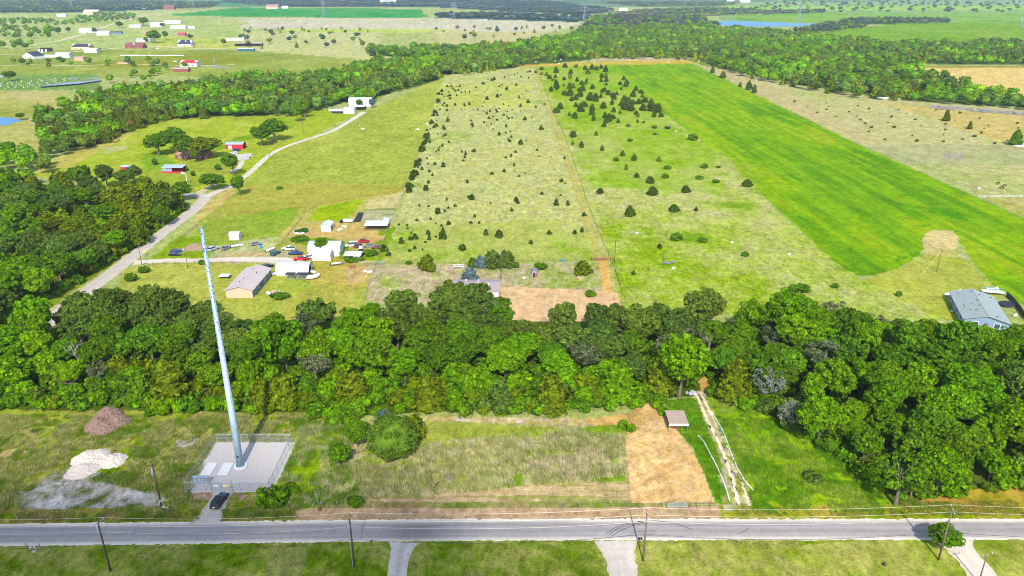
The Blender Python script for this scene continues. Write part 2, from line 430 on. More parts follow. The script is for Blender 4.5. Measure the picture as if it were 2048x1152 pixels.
    # field of cedars right of the track
    paint([(1073, 130), (1240, 126), (1340, 235), (1460, 320), (1560, 430), (1720, 560), (1900, 560), (1960, 640), (1250, 640), (1215, 500)],
          [(142, 170, 52), (166, 184, 84), (188, 192, 116), (200, 192, 136)], mix=(.6, .45, .35), gain=2.6, edge=1.5, grain=.85)
    paint([(1073, 130), (1240, 126), (1350, 240), (1420, 300), (1460, 380), (1190, 380), (1120, 240)], [(124, 172, 36), (150, 182, 66), (176, 190, 100)], gain=2.6, edge=2, wide=16, alpha=.8)
    for q in ([(1395, 400), (1500, 405), (1492, 416), (1400, 408)], [(1290, 530), (1330, 524), (1334, 536), (1300, 540)],
              [(1290, 460), (1320, 460), (1316, 474), (1296, 474)], [(1325, 470), (1400, 468), (1410, 484), (1330, 484)]):
        paint(q, [(98, 150, 22), (120, 164, 34), (160, 180, 80)], edge=5, wide=9, alpha=.6, mix=(.1, .6, .6), gain=3)
    paint([(1010, 130), (1080, 128), (1370, 118), (1400, 128), (1200, 131), (1060, 134)], [(196, 176, 84), (210, 184, 96), (176, 180, 90)], edge=3)
    paint([(1190, 116), (1400, 114), (1400, 120), (1190, 121)], [(200, 184, 160), (206, 190, 140)], edge=3)
    # tan pasture on the right, wheat
    paint([(1380, 126), (1480, 145), (1660, 180), (1800, 200), (2600, 250), (2600, 560), (2048, 436), (1720, 290)],
          [(170, 180, 104), (192, 192, 130), (202, 192, 140), (184, 188, 118)], mix=(.6, .5, .4), gain=2.4, edge=2, grain=.75)
    paint([(1385, 126), (1500, 150), (1640, 215), (1760, 290), (1700, 285), (1500, 190)], [(206, 188, 140), (196, 186, 130)], edge=2, alpha=.8)
    paint([(1760, 205), (2048, 232), (2500, 250), (2500, 330), (2048, 300)], [(204, 190, 110), (214, 186, 116), (196, 190, 120)], edge=2, alpha=.7)
    paint([(1720, 290), (2400, 290), (2400, 330), (1790, 330)], [(170, 176, 128), (182, 180, 130)], edge=2, alpha=.6)
    paint([(1885, 308), (1935, 306), (1945, 318), (1890, 320)], [(150, 146, 150), (190, 180, 160)], edge=4, wide=8, alpha=.6)
    paint([(1955, 396), (2300, 396), (2300, 470), (2048, 436)], [(214, 190, 136), (150, 168, 70), (206, 182, 126)], edge=1.5)
    paint([(1818, 131), (2600, 133), (2600, 230), (2048, 200), (1940, 178)], [(220, 192, 120), (232, 204, 138), (212, 186, 112)], mix=(.7, .3, .3), edge=3, grain=.45)
    paint([(1818, 131), (2600, 131), (2600, 134), (1830, 135)], [(160, 160, 80)], edge=2)
    paint([(1600, 67), (1700, 56), (1810, 46), (2600, 44), (2600, 90), (1800, 90)], [(116, 160, 48), (136, 172, 64), (152, 178, 84)], mix=(1, .3, .1), edge=4, grain=.3)
    # the bright hay field
    paint([(1213, 130), (1386, 127), (1720, 290), (2048, 436), (2400, 600), (2100, 640), (2000, 585), (1950, 530), (1924, 490), (1900, 464),
           (1855, 462), (1845, 480), (1846, 500), (1822, 522), (1785, 541), (1750, 550), (1718, 551), (1692, 540), (1650, 505), (1560, 425), (1455, 318), (1335, 232), (1262, 168)],
          [(104, 150, 0), (126, 168, 2), (142, 178, 14), (160, 182, 70)], mix=(.6, .3, .2), gain=2.0, edge=1.2, grain=.55, stripes=(R(2), 3.6, .75))
    paint([(1400, 290), (1500, 330), (1600, 430), (1560, 425)], [(146, 172, 70), (156, 176, 84)], edge=2, wide=6, alpha=.55, stripes=(R(2), 5, 1.0))
    for q in ([(1800, 392), (1830, 390), (1832, 396), (1802, 398)], [(1810, 416), (1870, 424), (1930, 430), (1920, 440), (1850, 432)],
              [(1820, 446), (1850, 446), (1846, 456), (1822, 454)], [(1775, 515), (1815, 500), (1822, 510), (1785, 520)]):
        paint(q, [(66, 138, 4), (80, 150, 6)], edge=5, wide=9, alpha=.55)
    paint([(1846, 470), (1866, 460), (1905, 462), (1918, 478), (1910, 500), (1930, 530), (1850, 515)], [(206, 192, 130), (222, 200, 146), (176, 182, 90)], gain=3, edge=1.2)
    paint([(1722, 560), (1800, 534), (1850, 508), (1935, 520), (2000, 590), (1900, 640)], [(176, 182, 80), (186, 186, 96), (160, 174, 66)], edge=1.2, alpha=.8)
    # ---- near: the lots along the road
    paint([(-600, 690), (60, 660), (300, 640), (2700, 650), (2700, 860), (2048, 830), (1560, 830), (1420, 790), (1290, 800), (640, 836), (-600, 830)],
          [(74, 100, 34), (92, 112, 44), (80, 104, 34)], edge=1)
    paint([(1460, 800), (2700, 700), (2700, 1030), (1750, 1030)], [(80, 106, 38), (104, 116, 54), (92, 120, 40)], edge=1.5)
    paint([(-600, 812), (640, 826), (720, 840), (640, 900), (600, 1030), (-600, 1060)],
          [(112, 140, 34), (140, 152, 58), (168, 158, 100), (150, 152, 86), (110, 132, 44)], mix=(.25, .7, .5), gain=3.8, edge=.8, grain=.9)
    paint([(-600, 812), (400, 822), (330, 850), (150, 850), (-600, 850)], [(142, 168, 46), (172, 178, 84), (120, 158, 34)], edge=1, wide=3, alpha=.8)
    paint([(-300, 850), (150, 850), (130, 960), (-300, 1000)], [(176, 172, 104), (196, 166, 130), (130, 152, 44), (186, 176, 110)], mix=(.2, .7, .4), gain=3, edge=1, wide=4, alpha=.8)
    paint([(110, 940), (210, 950), (250, 985), (330, 985), (340, 1010), (150, 1020), (40, 1028), (60, 985)],
          [(112, 124, 70), (172, 166, 150), (196, 188, 176), (130, 130, 90)], mix=(.2, .5, .7), gain=3.4, edge=1.5, wide=3, grain=.9)
    for q in ([(20, 985), (95, 975), (150, 1000), (120, 1025), (60, 1030)], [(230, 990), (300, 985), (340, 1000), (310, 1012)], [(350, 880), (400, 876), (395, 890), (355, 894)], [(95, 1000), (130, 990), (135, 1022), (100, 1028)]):
        paint(q, [(226, 218, 208), (206, 198, 186), (150, 150, 112)], mix=(.2, .4, .8), gain=3, edge=2, wide=2, grain=.7, alpha=.85)
    paint([(376, 978), (430, 985), (420, 1000), (380, 1000)], [(176, 132, 104), (190, 168, 140), (140, 140, 80)], mix=(.1, .4, .9), gain=3, edge=1, grain=.9)
    paint([(470, 985), (500, 990), (480, 1005)], [(176, 142, 114), (186, 164, 140)], edge=1, grain=.9)
    paint([(-600, 1020), (600, 1016), (604, 1042), (-600, 1052)], [(120, 140, 44), (156, 150, 76), (176, 150, 96)], mix=(.2, .6, .5), gain=2.6, edge=.7, stripes=(math.pi / 2, .7, .8))
    # rough ground round the pad
    paint([(580, 840), (640, 836), (720, 846), (700, 900), (640, 1018), (470, 1030), (540, 985), (584, 885)], [(120, 156, 36), (150, 168, 62), (168, 164, 104)], mix=(.2, .6, .4), gain=2.8, edge=1)
    # paddock
    paint([(640, 900), (735, 840), (850, 838), (1256, 845), (1262, 1006), (640, 1014)],
          [(150, 160, 70), (176, 174, 110), (188, 178, 130), (140, 160, 62)], mix=(.3, .6, .4), gain=2.6, edge=.8, grain=.85)
    paint([(850, 846), (1090, 850), (1130, 862), (1000, 880), (840, 900)], [(152, 168, 70), (172, 176, 92)], edge=.8, wide=2)
    paint([(850, 833), (1250, 838), (1250, 852), (1000, 846), (850, 842)], [(214, 190, 140), (196, 180, 110), (220, 206, 180)], mix=(.2, .4, .7), edge=.7, gain=3)
    for q in ([(940, 946), (1000, 935), (1040, 950), (1030, 985), (950, 985)], [(1040, 900), (1090, 890), (1110, 905), (1060, 920)], [(1190, 940), (1250, 935), (1260, 960), (1200, 968)], [(1150, 855), (1250, 848), (1255, 872), (1200, 880)]):
        paint(q, [(108, 152, 34), (136, 164, 54)], edge=1.5, wide=2, alpha=.85)
    paint([(715, 992), (860, 988), (1010, 975), (1150, 964), (1265, 962), (1265, 1003), (900, 1006), (720, 1004)], [(204, 176, 132), (222, 196, 152), (190, 166, 122), (170, 168, 100)], mix=(.2, .5, .6), gain=2.6, edge=.9, stripes=(math.pi / 2, .9, 1.1))
    paint([(590, 1016), (1440, 1012), (1470, 1030), (1400, 1040), (590, 1044)], [(202, 170, 132), (216, 184, 146), (196, 166, 128)], mix=(.2, .5, .5), edge=.5, stripes=(math.pi / 2, .5, .9), grain=.5)
    paint([(640, 1004), (1330, 1004), (1330, 1015), (640, 1016)], [(126, 148, 60), (166, 160, 100), (186, 160, 110)], mix=(.1, .5, .6), gain=3, edge=.5)
    paint([(1276, 796), (1312, 803), (1345, 850), (1385, 900), (1420, 960), (1434, 1006), (1262, 1006), (1250, 880)],
          [(220, 178, 120), (232, 192, 132), (240, 206, 154), (210, 170, 112)], mix=(.2, .5, .6), gain=2.2, edge=.9, grain=.55, stripes=(R(-60), .8, .5))
    paint([(1170, 838), (1262, 826), (1280, 800), (1290, 850), (1180, 850)], [(216, 176, 114), (204, 170, 110)], edge=1)
    # grass right of the shed and of the track
    paint([(1330, 800), (1390, 795), (1440, 900), (1462, 1010), (1432, 1006), (1385, 895), (1345, 850)], [(92, 150, 18), (118, 164, 30)], edge=.8)
    paint([(1400, 790), (1470, 800), (1600, 860), (1740, 960), (1800, 1022), (1500, 1030), (1440, 880)], [(116, 160, 28), (138, 174, 36), (154, 180, 54), (168, 176, 84)], mix=(.4, .5, .3), gain=2.4, edge=.8, grain=.8)
    paint([(1535, 876), (1600, 890), (1590, 920), (1540, 915)], [(166, 170, 92), (150, 164, 66)], edge=1.5, wide=2, alpha=.7)
    paint([(1440, 1010), (2700, 1010), (2700, 1042), (1440, 1040)], [(128, 156, 38), (164, 164, 70), (190, 166, 90)], mix=(.3, .6, .4), edge=.7)
    paint([(1840, 1000), (1990, 970), (2700, 930), (2700, 1024), (1850, 1026)], [(206, 168, 98), (186, 164, 80), (150, 150, 50)], mix=(.3, .6, .4), gain=2.6, edge=1.2)
    paint([(1770, 880), (1830, 885), (1820, 915), (1770, 900)], [(216, 176, 116), (180, 150, 96)], edge=1)
    paint([(1390, 782), (1410, 782), (1440, 860), (1480, 940), (1500, 1022), (1448, 1022), (1440, 960), (1410, 850)],
          [(196, 178, 136), (214, 200, 170), (140, 160, 62), (176, 170, 110)], mix=(.1, .5, .8), gain=3.2, edge=.6, grain=.7)
    paint([(1395, 760), (1430, 745), (1440, 765), (1405, 785)], [(214, 176, 106)], edge=1)
    # lawns south of the road
    paint([(-900, 1088), (3000, 1076), (3000, 1700), (-900, 1700)], [(112, 138, 46), (140, 154, 70), (172, 170, 98), (128, 148, 56)], mix=(.35, .5, .35), gain=2.8, edge=.6, grain=.75, stripes=(R(70), 2.2, .3))
    paint([(1280, 1080), (3000, 1076), (3000, 1700), (1300, 1700)], [(130, 158, 46), (164, 172, 84), (192, 184, 112)], mix=(.3, .5, .4), gain=2.8, edge=1, wide=4, alpha=.8)
    paint([(540, 1092), (610, 1090), (600, 1170), (530, 1170)], [(168, 164, 104), (150, 156, 84)], edge=1.5, wide=2, alpha=.7)
    # patchy turf: tussocks, bare and rank spots of many sizes
    col[:, :3] *= (0.78 + 0.44 * fbm(X / 5, Y / 5, 301, 4))[:, None]
    f1 = np.clip(1.6 - D / 350, 0, 1)
    col[:, :3] *= (1 + f1 * .6 * (fbm(X / 1.1, Y / 1.4, 331, 3) - .5) + (1 - f1) * .5 * (fbm(X / 3.0, Y / 6.5, 341, 3) - .5))[:, None]
    lum = col[:, :3] @ np.array([.25, .65, .1], np.float32)
    col[:, :3] = np.clip(lum[:, None] + (col[:, :3] - lum[:, None]) * 1.14, 0.002, 1)
    nr = len(rows)
    idx = np.arange(nr * nx).reshape(nr, nx)
    f = np.stack([idx[:-1, :-1], idx[:-1, 1:], idx[1:, 1:], idx[1:, :-1]], -1).reshape(-1, 4)
    Z = np.zeros_like(X)
    me = np_mesh("ground", np.stack([X, Y, Z], -1), f, GROUND_M, col)
    tag(link("ground", me), kind="structure")
build_ground()

# ------------------------------------------------------------------ sheets that lie on the ground
def sheet_strip(name, pts, width, z, cols, mat=None, jag=0.15, step=1.0, across=9, grain=0.35, shade=None, seed=0):
    """a road or track: COLS runs from its left edge to its right edge (in picture colours)"""
    P = [Vector((p[0], p[1])) for p in pts]
    W = width if isinstance(width, (list, tuple)) else [width] * len(P)
    cen = []; wid = []
    for i in range(len(P) - 1):
        n = max(1, int((P[i + 1] - P[i]).length / step))
        for k in range(n):
            t = k / n; p0 = P[max(i - 1, 0)]; p1 = P[i]; p2 = P[i + 1]; p3 = P[min(i + 2, len(P) - 1)]
            cen.append(0.5 * ((2 * p1) + (-p0 + p2) * t + (2 * p0 - 5 * p1 + 4 * p2 - p3) * t * t + (-p0 + 3 * p1 - 3 * p2 + p3) * t ** 3))
            wid.append(W[i] * (1 - t) + W[i + 1] * t)
    cen.append(P[-1]); wid.append(W[-1])
    pal = CA(cols); V = []; K = []; n = len(cen)
    for i, c in enumerate(cen):
        d = (cen[min(i + 1, n - 1)] - cen[max(i - 1, 0)]).normalized(); nrm = Vector((-d.y, d.x))
        for j in range(across):
            s = j / (across - 1)
            o = (s - 0.5) * wid[i]
            if j in (0, across - 1): o += rnd.gauss(0, jag)
            q = c - nrm * o * -1
            V.append((q.x, q.y, z))
            t = s * (len(pal) - 1); a = int(min(t, len(pal) - 1.001)); f = t - a
            K.append(list(pal[a] * (1 - f) + pal[a + 1] * f) + [grain])
    V = np.array(V); K = np.array(K, np.float32)
    k = 0.84 + 0.32 * fbm(V[:, 0] / 9, V[:, 1] / 1.1, 400 + seed, 4)
    if shade is not None: k = k * shade(V)
    K[:, :3] *= k[:, None] * np.array([1.27, 1.19, 1.03], np.float32)
    idx = np.arange(n * across).reshape(n, across)
    f = np.stack([idx[:-1, :-1], idx[1:, :-1], idx[1:, 1:], idx[:-1, 1:]], -1).reshape(-1, 4)
    o = link(name, np_mesh(name, V, f[:, ::-1], mat or ROAD_M, K))
    return tag(o, kind="structure")
def sheet_poly(name, poly, z, mat, jag=0.2, step=1.0, kind="structure", px=True):
    P = [at(*p) if px else Vector(p) for p in poly]
    ring = []
    for i, p in enumerate(P):
        q = P[(i + 1) % len(P)]; n = max(1, int((q - p).length / step))
        for k in range(n):
            t = k / n; w = p.lerp(q, t); ring.append((w.x + rnd.gauss(0, jag), w.y + rnd.gauss(0, jag), z))
    me = bpy.data.meshes.new(name); bm = bmesh.new()
    f = bm.faces.new([bm.verts.new(v) for v in ring]); f.normal_update()
    if f.normal.z < 0: f.normal_flip()
    bmesh.ops.triangulate(bm, faces=bm.faces[:]); bm.to_mesh(me); bm.free(); me.materials.append(mat)
    return tag(link(name, me), kind=kind)

def road_shade(V):
    x, y = V[:, 0], V[:, 1]
    k = 0.94 + 0.1 * fbm(x / 14, y / 1.1, 431, 3)
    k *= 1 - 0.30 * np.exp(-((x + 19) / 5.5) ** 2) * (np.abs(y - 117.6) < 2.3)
    return k
sheet_strip("road", [(-230, 115.6), (-105, 116.9), (-40, 118.0), (0, 118.5), (105, 118.6), (230, 118.6)], [6.6, 6.5, 6.4, 6.3, 6.1, 6.1], 0.012,
            [(240, 232, 220), (214, 208, 202), (166, 164, 168), (176, 172, 174), (158, 156, 162), (164, 162, 166), (176, 172, 174), (160, 158, 164), (172, 168, 172), (214, 208, 202), (242, 234, 222)],
            jag=0.13, step=0.5, across=23, grain=0.2, shade=road_shade)
SKID = M("tyre_rubber_mark", C(96, 92, 96), 0.9, var=0.3, scale=2)
def tyre_mark(pts, w=0.16):
    P = [at(*p) for p in pts]; m = MB()
    for i in range(len(P) - 1):
        n = 6
        for k in range(n):
            a = P[i].lerp(P[i + 1], k / n); b = P[i].lerp(P[i + 1], (k + 1) / n); d = (b - a).normalized(); u = Vector((-d.y, d.x, 0)) * w / 2
            m.add([(a - u)[:2] + (0.018,), (b - u)[:2] + (0.018,), (b + u)[:2] + (0.018,), (a + u)[:2] + (0.018,)], [(0, 1, 2, 3)])
    tag(m.build("tyre_mark", SKID), kind="structure")
for dx, dy in ((0, 0), (7, 2.5), (-5, -2)):
    tyre_mark([(1218 + dx, 1069 + dy), (1234 + dx, 1058 + dy), (1258 + dx, 1049 + dy), (1290 + dx, 1044 + dy * .6)])
tyre_mark([(1275, 1043), (1310, 1041.5), (1345, 1045), (1386, 1059)])
tyre_mark([(1262, 1067), (1285, 1062), (1310, 1062)], .12)
tyre_mark([(1475, 1068), (1486, 1064), (1496, 1057)], .12)

GRAVEL = M("pale_gravel", C(220, 210, 202), 0.95, var=0.16, scale=2.0)
GRAVEL2 = M("crushed_limestone", C(226, 216, 204), 0.95, var=0.2, scale=1.5)
CONCRETE = M("concrete", C(206, 200, 198), 0.9, var=0.1, scale=0.7)
def drive(name, pts, width, cols, z=0.02, jag=.2, grain=.2, seed=3):
    return sheet_strip(name, [at(*p) for p in pts], width, z, cols, jag=jag, step=.8, across=9, grain=grain, seed=seed)
LG = [(206, 198, 186), (222, 214, 206), (206, 200, 196), (216, 210, 202), (206, 200, 196), (222, 214, 206), (206, 196, 180)]
drive("concrete_driveway", [(808, 1084), (804, 1098), (798, 1120), (793, 1160), (788, 1230)], [6.2, 4.2, 3.7, 3.5, 3.5], [(200, 196, 196), (208, 204, 202), (184, 180, 182), (208, 204, 202), (200, 196, 196)], jag=.03, grain=.3)
drive("gravel_driveway", [(1232, 1082), (1236, 1100), (1242, 1125), (1246, 1160), (1250, 1230)], [8.6, 7.0, 5.6, 5.2, 5.2], LG)
drive("gravel_driveway", [(1905, 1080), (1920, 1098), (1945, 1125), (1968, 1155), (2010, 1230)], [8.0, 5.6, 5.2, 5.2, 5.2], [(214, 206, 192), (228, 220, 212), (220, 212, 204), (230, 222, 214), (216, 206, 192)])
drive("access_drive", [(413, 1046), (421, 1030), (436, 1005), (447, 982)], [7.0, 4.6, 4.4, 4.6], [(190, 184, 178), (208, 202, 198), (200, 196, 194), (208, 202, 200), (186, 180, 172)], jag=.25)
# the road past the wooded left side and what leaves it
BY = [(196, 188, 174), (206, 200, 192), (190, 186, 184), (200, 196, 192), (186, 182, 180), (204, 198, 190), (196, 186, 166)]
drive("lane", [(-60, 770), (30, 700), (100, 640), (180, 578), (250, 525), (320, 470), (380, 425), (405, 403)], [6.2] * 8, BY, z=.015, jag=.18)
drive("lane", [(405, 404), (408, 396), (398, 390), (378, 389), (360, 391)], [6.2, 6, 6, 5.5, 5.0], BY, z=.022, jag=.15)
drive("gravel_drive", [(412, 393), (440, 381), (463, 371), (500, 345), (535, 313), (565, 296), (610, 280), (660, 264), (695, 245), (728, 224)], [5.0, 4.2, 3.8, 3.6, 3.6, 3.6, 3.6, 3.8, 4, 5], LG, z=.03, jag=.2)
drive("gravel_drive", [(393, 388), (408, 380), (425, 370), (443, 362)], [3.2] * 4, [(222, 206, 184), (196, 180, 130), (222, 206, 184)], z=.034)
drive("gravel_drive", [(268, 526), (330, 521), (400, 521), (470, 519), (540, 520), (600, 524)], [5.5, 4.5, 4.5, 5.5, 7, 8], [(206, 198, 184), (222, 214, 204), (210, 204, 200), (224, 216, 206), (200, 190, 166)], z=.03, jag=.35)
sheet_poly("gravel_patch", [(456, 318), (470, 309), (505, 306), (500, 318), (484, 322)], .03, GRAVEL2, jag=.5)
drive("gravel_drive", [(484, 322), (478, 335), (460, 345)], [3, 3, 2.5], LG, z=.034)
for pts, w in (([(-60, 109), (60, 108), (90, 104), (140, 104), (240, 96), (300, 93), (370, 96), (420, 97), (520, 100)], 7), ([(-60, 132), (60, 130), (170, 131), (240, 128), (330, 130), (420, 131), (470, 129)], 5),
               ([(60, 90), (110, 83), (150, 73), (190, 60), (240, 44), (300, 30), (380, 22)], 8), ([(250, 100), (330, 100), (400, 97)], 4)):
    drive("country_lane", pts, w, [(206, 200, 170), (220, 214, 196), (206, 200, 170)], z=.06, jag=.6, seed=9)
for pts, w in (([(1392, 786), (1404, 815), (1420, 850), (1440, 890), (1456, 930), (1468, 970), (1478, 1012)], 1.0), ([(1400, 784), (1416, 815), (1436, 850), (1456, 890), (1474, 930), (1488, 970), (1500, 1012)], 1.15)):
    drive("dirt_track", pts, w, [(196, 176, 120), (230, 218, 196), (236, 228, 212), (226, 212, 184), (190, 176, 110)], z=.012, jag=.28, grain=.75, seed=17)
WATER = M("pond_water", (0.055, 0.17, 0.33), 0.45, var=0.08, scale=0.05, spec=0.12)
sheet_poly("pond", [(-60, 238), (10, 234), (32, 237), (44, 241), (30, 246), (10, 251), (-60, 254)], .05, WATER, jag=.6, step=4)
sheet_poly("pond", [(1425, 43.6), (1470, 41.6), (1530, 44), (1580, 45.5), (1660, 47.5), (1655, 50), (1600, 52.5), (1540, 53.5), (1480, 53), (1440, 50)], .15, WATER, jag=2, step=20)
sheet_poly("dirt_patch", [(1186, 519.5), (1218, 519.5), (1216, 516.5), (1190, 516.5)], .02, M("bare_dirt", C(190, 136, 88), .95, var=.2), jag=.2)

# ================================================================== TREES AND SHRUBS
def quads_at(P, N, size, rs, stretch=1.0, up=0.0):
    """leaf clusters: a small quad at each point P, facing about N"""
    n = len(P)
    r = rs.normal(size=(n, 3))
    if up: r[:, 2] += up
    a = np.cross(N, r); a /= np.linalg.norm(a, axis=1)[:, None] + 1e-9
    b = np.cross(N, a)
    s = (size * rs.uniform(0.7, 1.3, n))[:, None] * 0.5
    a = a * s; b = b * s * stretch
    V = np.stack([P - a - b * .7, P + a * .8 - b, P + a + b * .8, P - a * .7 + b], 1).reshape(-1, 3)
    return V, np.arange(n * 4).reshape(n, 4)
def sph(n, rs, zmin=-1.0):
    z = rs.uniform(zmin, 1, n); t = rs.uniform(0, 2 * np.pi, n); r = np.sqrt(1 - z * z)
    return np.stack([r * np.cos(t), r * np.sin(t), z], 1)
def core_quads(fn, nu=10, nv=7):
    V = []; F = []
    for j in range(nv + 1):
        for i in range(nu): V.append(fn(j / nv, 2 * math.pi * i / nu))
    for j in range(nv):
        for i in range(nu): F.append((j * nu + i, j * nu + (i + 1) % nu, (j + 1) * nu + (i + 1) % nu, (j + 1) * nu + i))
    return np.array(V, float), np.array(F)
def join(parts):
    V = []; F = []; b = 0
    for v, f in parts: V.append(v); F.append(f + b); b += len(v)
    return np.concatenate(V), np.concatenate(F)
def broad_crown(seed, rad=4.5, tall=3.7, zc=6.2, clumps=60, cr=1.25, per=52, leaf=0.5, zmin=-0.85, rough=0.28, core=.5):
    rs = np.random.RandomState(seed)
    lob = sph(7, rs, -0.2)
    def shape(D):
        k = np.max(np.clip(D @ lob.T, 0, 1) ** 3, axis=1)
        return 1 - rough + rough * 1.25 * k
    D = sph(clumps, rs, zmin)
    rr = shape(D) * rs.uniform(0.74, 1.0, clumps)
    Cn = D * rr[:, None] * np.array([rad - cr * .6, rad - cr * .6, tall - cr * .5]) + np.array([0, 0, zc])
    sz = cr * rs.uniform(.7, 1.3, clumps)
    ps = []
    P = []; N = []
    for i in range(clumps):
        d = sph(per, rs, -.55)
        d = d + 0.45 * D[i]; d /= np.linalg.norm(d, axis=1)[:, None]
        P.append(Cn[i] + d * sz[i] * rs.uniform(.72, 1.06, per)[:, None] * np.array([1, 1, .82]))
        q = d + rs.normal(scale=.62, size=(per, 3)); q[:, 2] += .3
        N.append(q / np.linalg.norm(q, axis=1)[:, None])
    ps.append(quads_at(np.concatenate(P), np.concatenate(N), leaf, rs))
    if core:
        ps.append(core_quads(lambda t, a: (math.cos(a) * rad * core * math.sin(math.pi * (.04 + .92 * t)), math.sin(a) * rad * core * math.sin(math.pi * (.04 + .92 * t)), zc - math.cos(math.pi * t) * tall * core)))
    return join(ps)
def cedar_crown(seed, rad=2.6, H=7.5, n=150, per=14, leaf=.42, z0=.15, pw=.8, core=.7, cr=.5):
    rs = np.random.RandomState(seed)
    def prof(t): return rad * np.minimum(1, (t + .05) / .18) ** .6 * (1 - t) ** pw + .06
    t = rs.beta(1.1, 1.6, n); a = rs.uniform(0, 2 * np.pi, n)
    r = prof(t) * rs.uniform(.72, 1.04, n) * (1 + .14 * np.sin(a * 3 + seed) + .1 * np.sin(a * 5 + 3 * t * 6))
    Cn = np.stack([r * np.cos(a), r * np.sin(a), z0 + t * H], 1)
    out = np.stack([np.cos(a), np.sin(a), np.full(n, .75)], 1); out /= np.linalg.norm(out, axis=1)[:, None]
    P = np.repeat(Cn, per, 0) + rs.normal(scale=cr * .45, size=(n * per, 3)) + np.repeat(out, per, 0) * rs.uniform(0, cr, n * per)[:, None]
    N = np.repeat(out, per, 0) + rs.normal(scale=.5, size=(n * per, 3)); N /= np.linalg.norm(N, axis=1)[:, None]
    ps = [quads_at(P, N, leaf, rs, 1.35, up=.8)]
    ps.append(core_quads(lambda s, b: (math.cos(b) * float(prof(np.array(s))) * core, math.sin(b) * float(prof(np.array(s))) * core, z0 + s * H * .94), 9, 8))
    return join(ps)
def trunk_mesh(seed, h=6.0, r=.26, limbs=5, reach=2.6, name="trunk"):
    rs = random.Random(seed); m = MB()
    p = [(0, 0, -.15)]
    for i in range(1, 6): p.append((p[-1][0] + rs.uniform(-.22, .22), p[-1][1] + rs.uniform(-.22, .22), h * i / 5))
    m.tube(p, [r * 1.35, r, r * .85, r * .7, r * .5, r * .25], 7)
    for k in range(limbs):
        i = rs.choice((2, 2, 3, 3, 4)); a = 2 * math.pi * (k + rs.random() * .6) / limbs; b = Vector(p[i]); L = reach * rs.uniform(.7, 1.1)
        m.tube([b, b + Vector((math.cos(a) * L * .5, math.sin(a) * L * .5, L * .45)), b + Vector((math.cos(a) * L, math.sin(a) * L, L * .75))], [r * .5, r * .34, r * .12], 5)
    o = m.build(name, BARK); me = o.data; bpy.data.objects.remove(o)
    return me
def to_mesh(name, vf, mat=None): return np_mesh(name, vf[0], vf[1], mat or LEAF_M)

BROAD = [(to_mesh("crown", broad_crown(100 + i, rad=r, tall=t, zc=z, clumps=int(c * 2.3), cr=.78, per=36, leaf=.40, rough=ro + .1)), trunk_mesh(200 + i, h=z * 1.05, limbs=8, reach=3.9))
         for i, (r, t, z, c, ro) in enumerate(((4.6, 3.6, 6.0, 74, .26), (4.3, 4.2, 6.6, 72, .3), (4.8, 3.3, 5.6, 78, .34), (4.0, 4.4, 6.8, 64, .22), (4.5, 3.9, 6.2, 66, .38), (4.9, 3.5, 6.0, 84, .3), (4.2, 3.7, 6.2, 60, .34), (4.4, 4.0, 6.4, 80, .2), (4.9, 4.1, 6.2, 70, .44), (3.9, 3.6, 6.0, 66, .4), (5.0, 3.2, 5.8, 88, .3), (4.3, 4.5, 6.6, 72, .46)))]
CEDAR = [(to_mesh("crown", cedar_crown(300 + i, rad=r, H=h, pw=p)), trunk_mesh(330 + i, h=h * .6, r=.16, limbs=0))
         for i, (r, h, p) in enumerate(((2.7, 6.6, .72), (2.4, 7.4, .85), (3.0, 6.2, .6), (2.3, 6.8, .95), (2.8, 7.2, .7)))]
SAPLING = [to_mesh("cedar_sapling", cedar_crown(360 + i, rad=r, H=h, n=46, per=9, leaf=.36, z0=.02, pw=p, cr=.3)) for i, (r, h, p) in enumerate(((.95, 1.9, .7), (1.05, 1.6, .6), (.8, 2.2, .9), (.9, 1.8, .75)))]
SHRUB = [to_mesh("shrub", broad_crown(400 + i, rad=r, tall=t, zc=t * .55, clumps=26, cr=.62, per=40, leaf=.36, zmin=-.3, rough=.3, core=.6)) for i, (r, t) in enumerate(((1.9, 1.5), (1.7, 1.8), (2.1, 1.3), (1.8, 1.6)))]
THIN = [(to_mesh("crown", broad_crown(440 + i, rad=4.2, tall=3.6, zc=6.2, clumps=40, cr=.95, per=26, leaf=.4, rough=.45, core=0)), trunk_mesh(460 + i, h=7.5, limbs=9, reach=3.4)) for i in range(3)]

PEND = []           # (object, phrase, position): labelled once everything stands
def tree(kind, x, y, s, rgb, phrase, name, cat, group=None, z=0.0, variant=None, sx=1.0, sz=1.0):
    lib = {"broad": BROAD, "cedar": CEDAR, "thin": THIN}[kind]
    cr, tr = lib[variant if variant is not None else rnd.randrange(len(lib))]
    e = empty(name, (x, y, z), rnd.uniform(0, 6.28), None, cat, group)
    q = rnd.uniform(.86, 1.16); e.scale = (s * sx * q, s * sx / q, s * sz)
    link("trunk", tr, e)
    c = link("crown", cr, e); c.color = (*rgb, 1)
    PEND.append((e, phrase, (x, y)))
    return e
def plant(lib, x, y, s, rgb, phrase, name, cat, group=None, sz=1.0):
    o = link(name, rnd.choice(lib)); o.location = (x, y, 0); o.rotation_euler = (0, 0, rnd.uniform(0, 6.28)); o.scale = (s, s, s * sz)
    o.color = (*rgb, 1); tag(o, None, cat, group); PEND.append((o, phrase, (x, y)))
    return o
def vary(rgb, v=.16):
    k = 1 + rnd.uniform(-v, v); h = rnd.uniform(-v, v) * .6
    return (rgb[0] * k * (1 + h), rgb[1] * k, rgb[2] * k * (1 - h))
BRIGHT, MIDG, DARK, OLIVE, BLUE, GREYG, YELL = (.120, .248, .003), (.090, .184, .006), (.090, .148, .018), (.122, .165, .006), (.12, .18, .18), (.12, .145, .06), (.135, .185, .004)
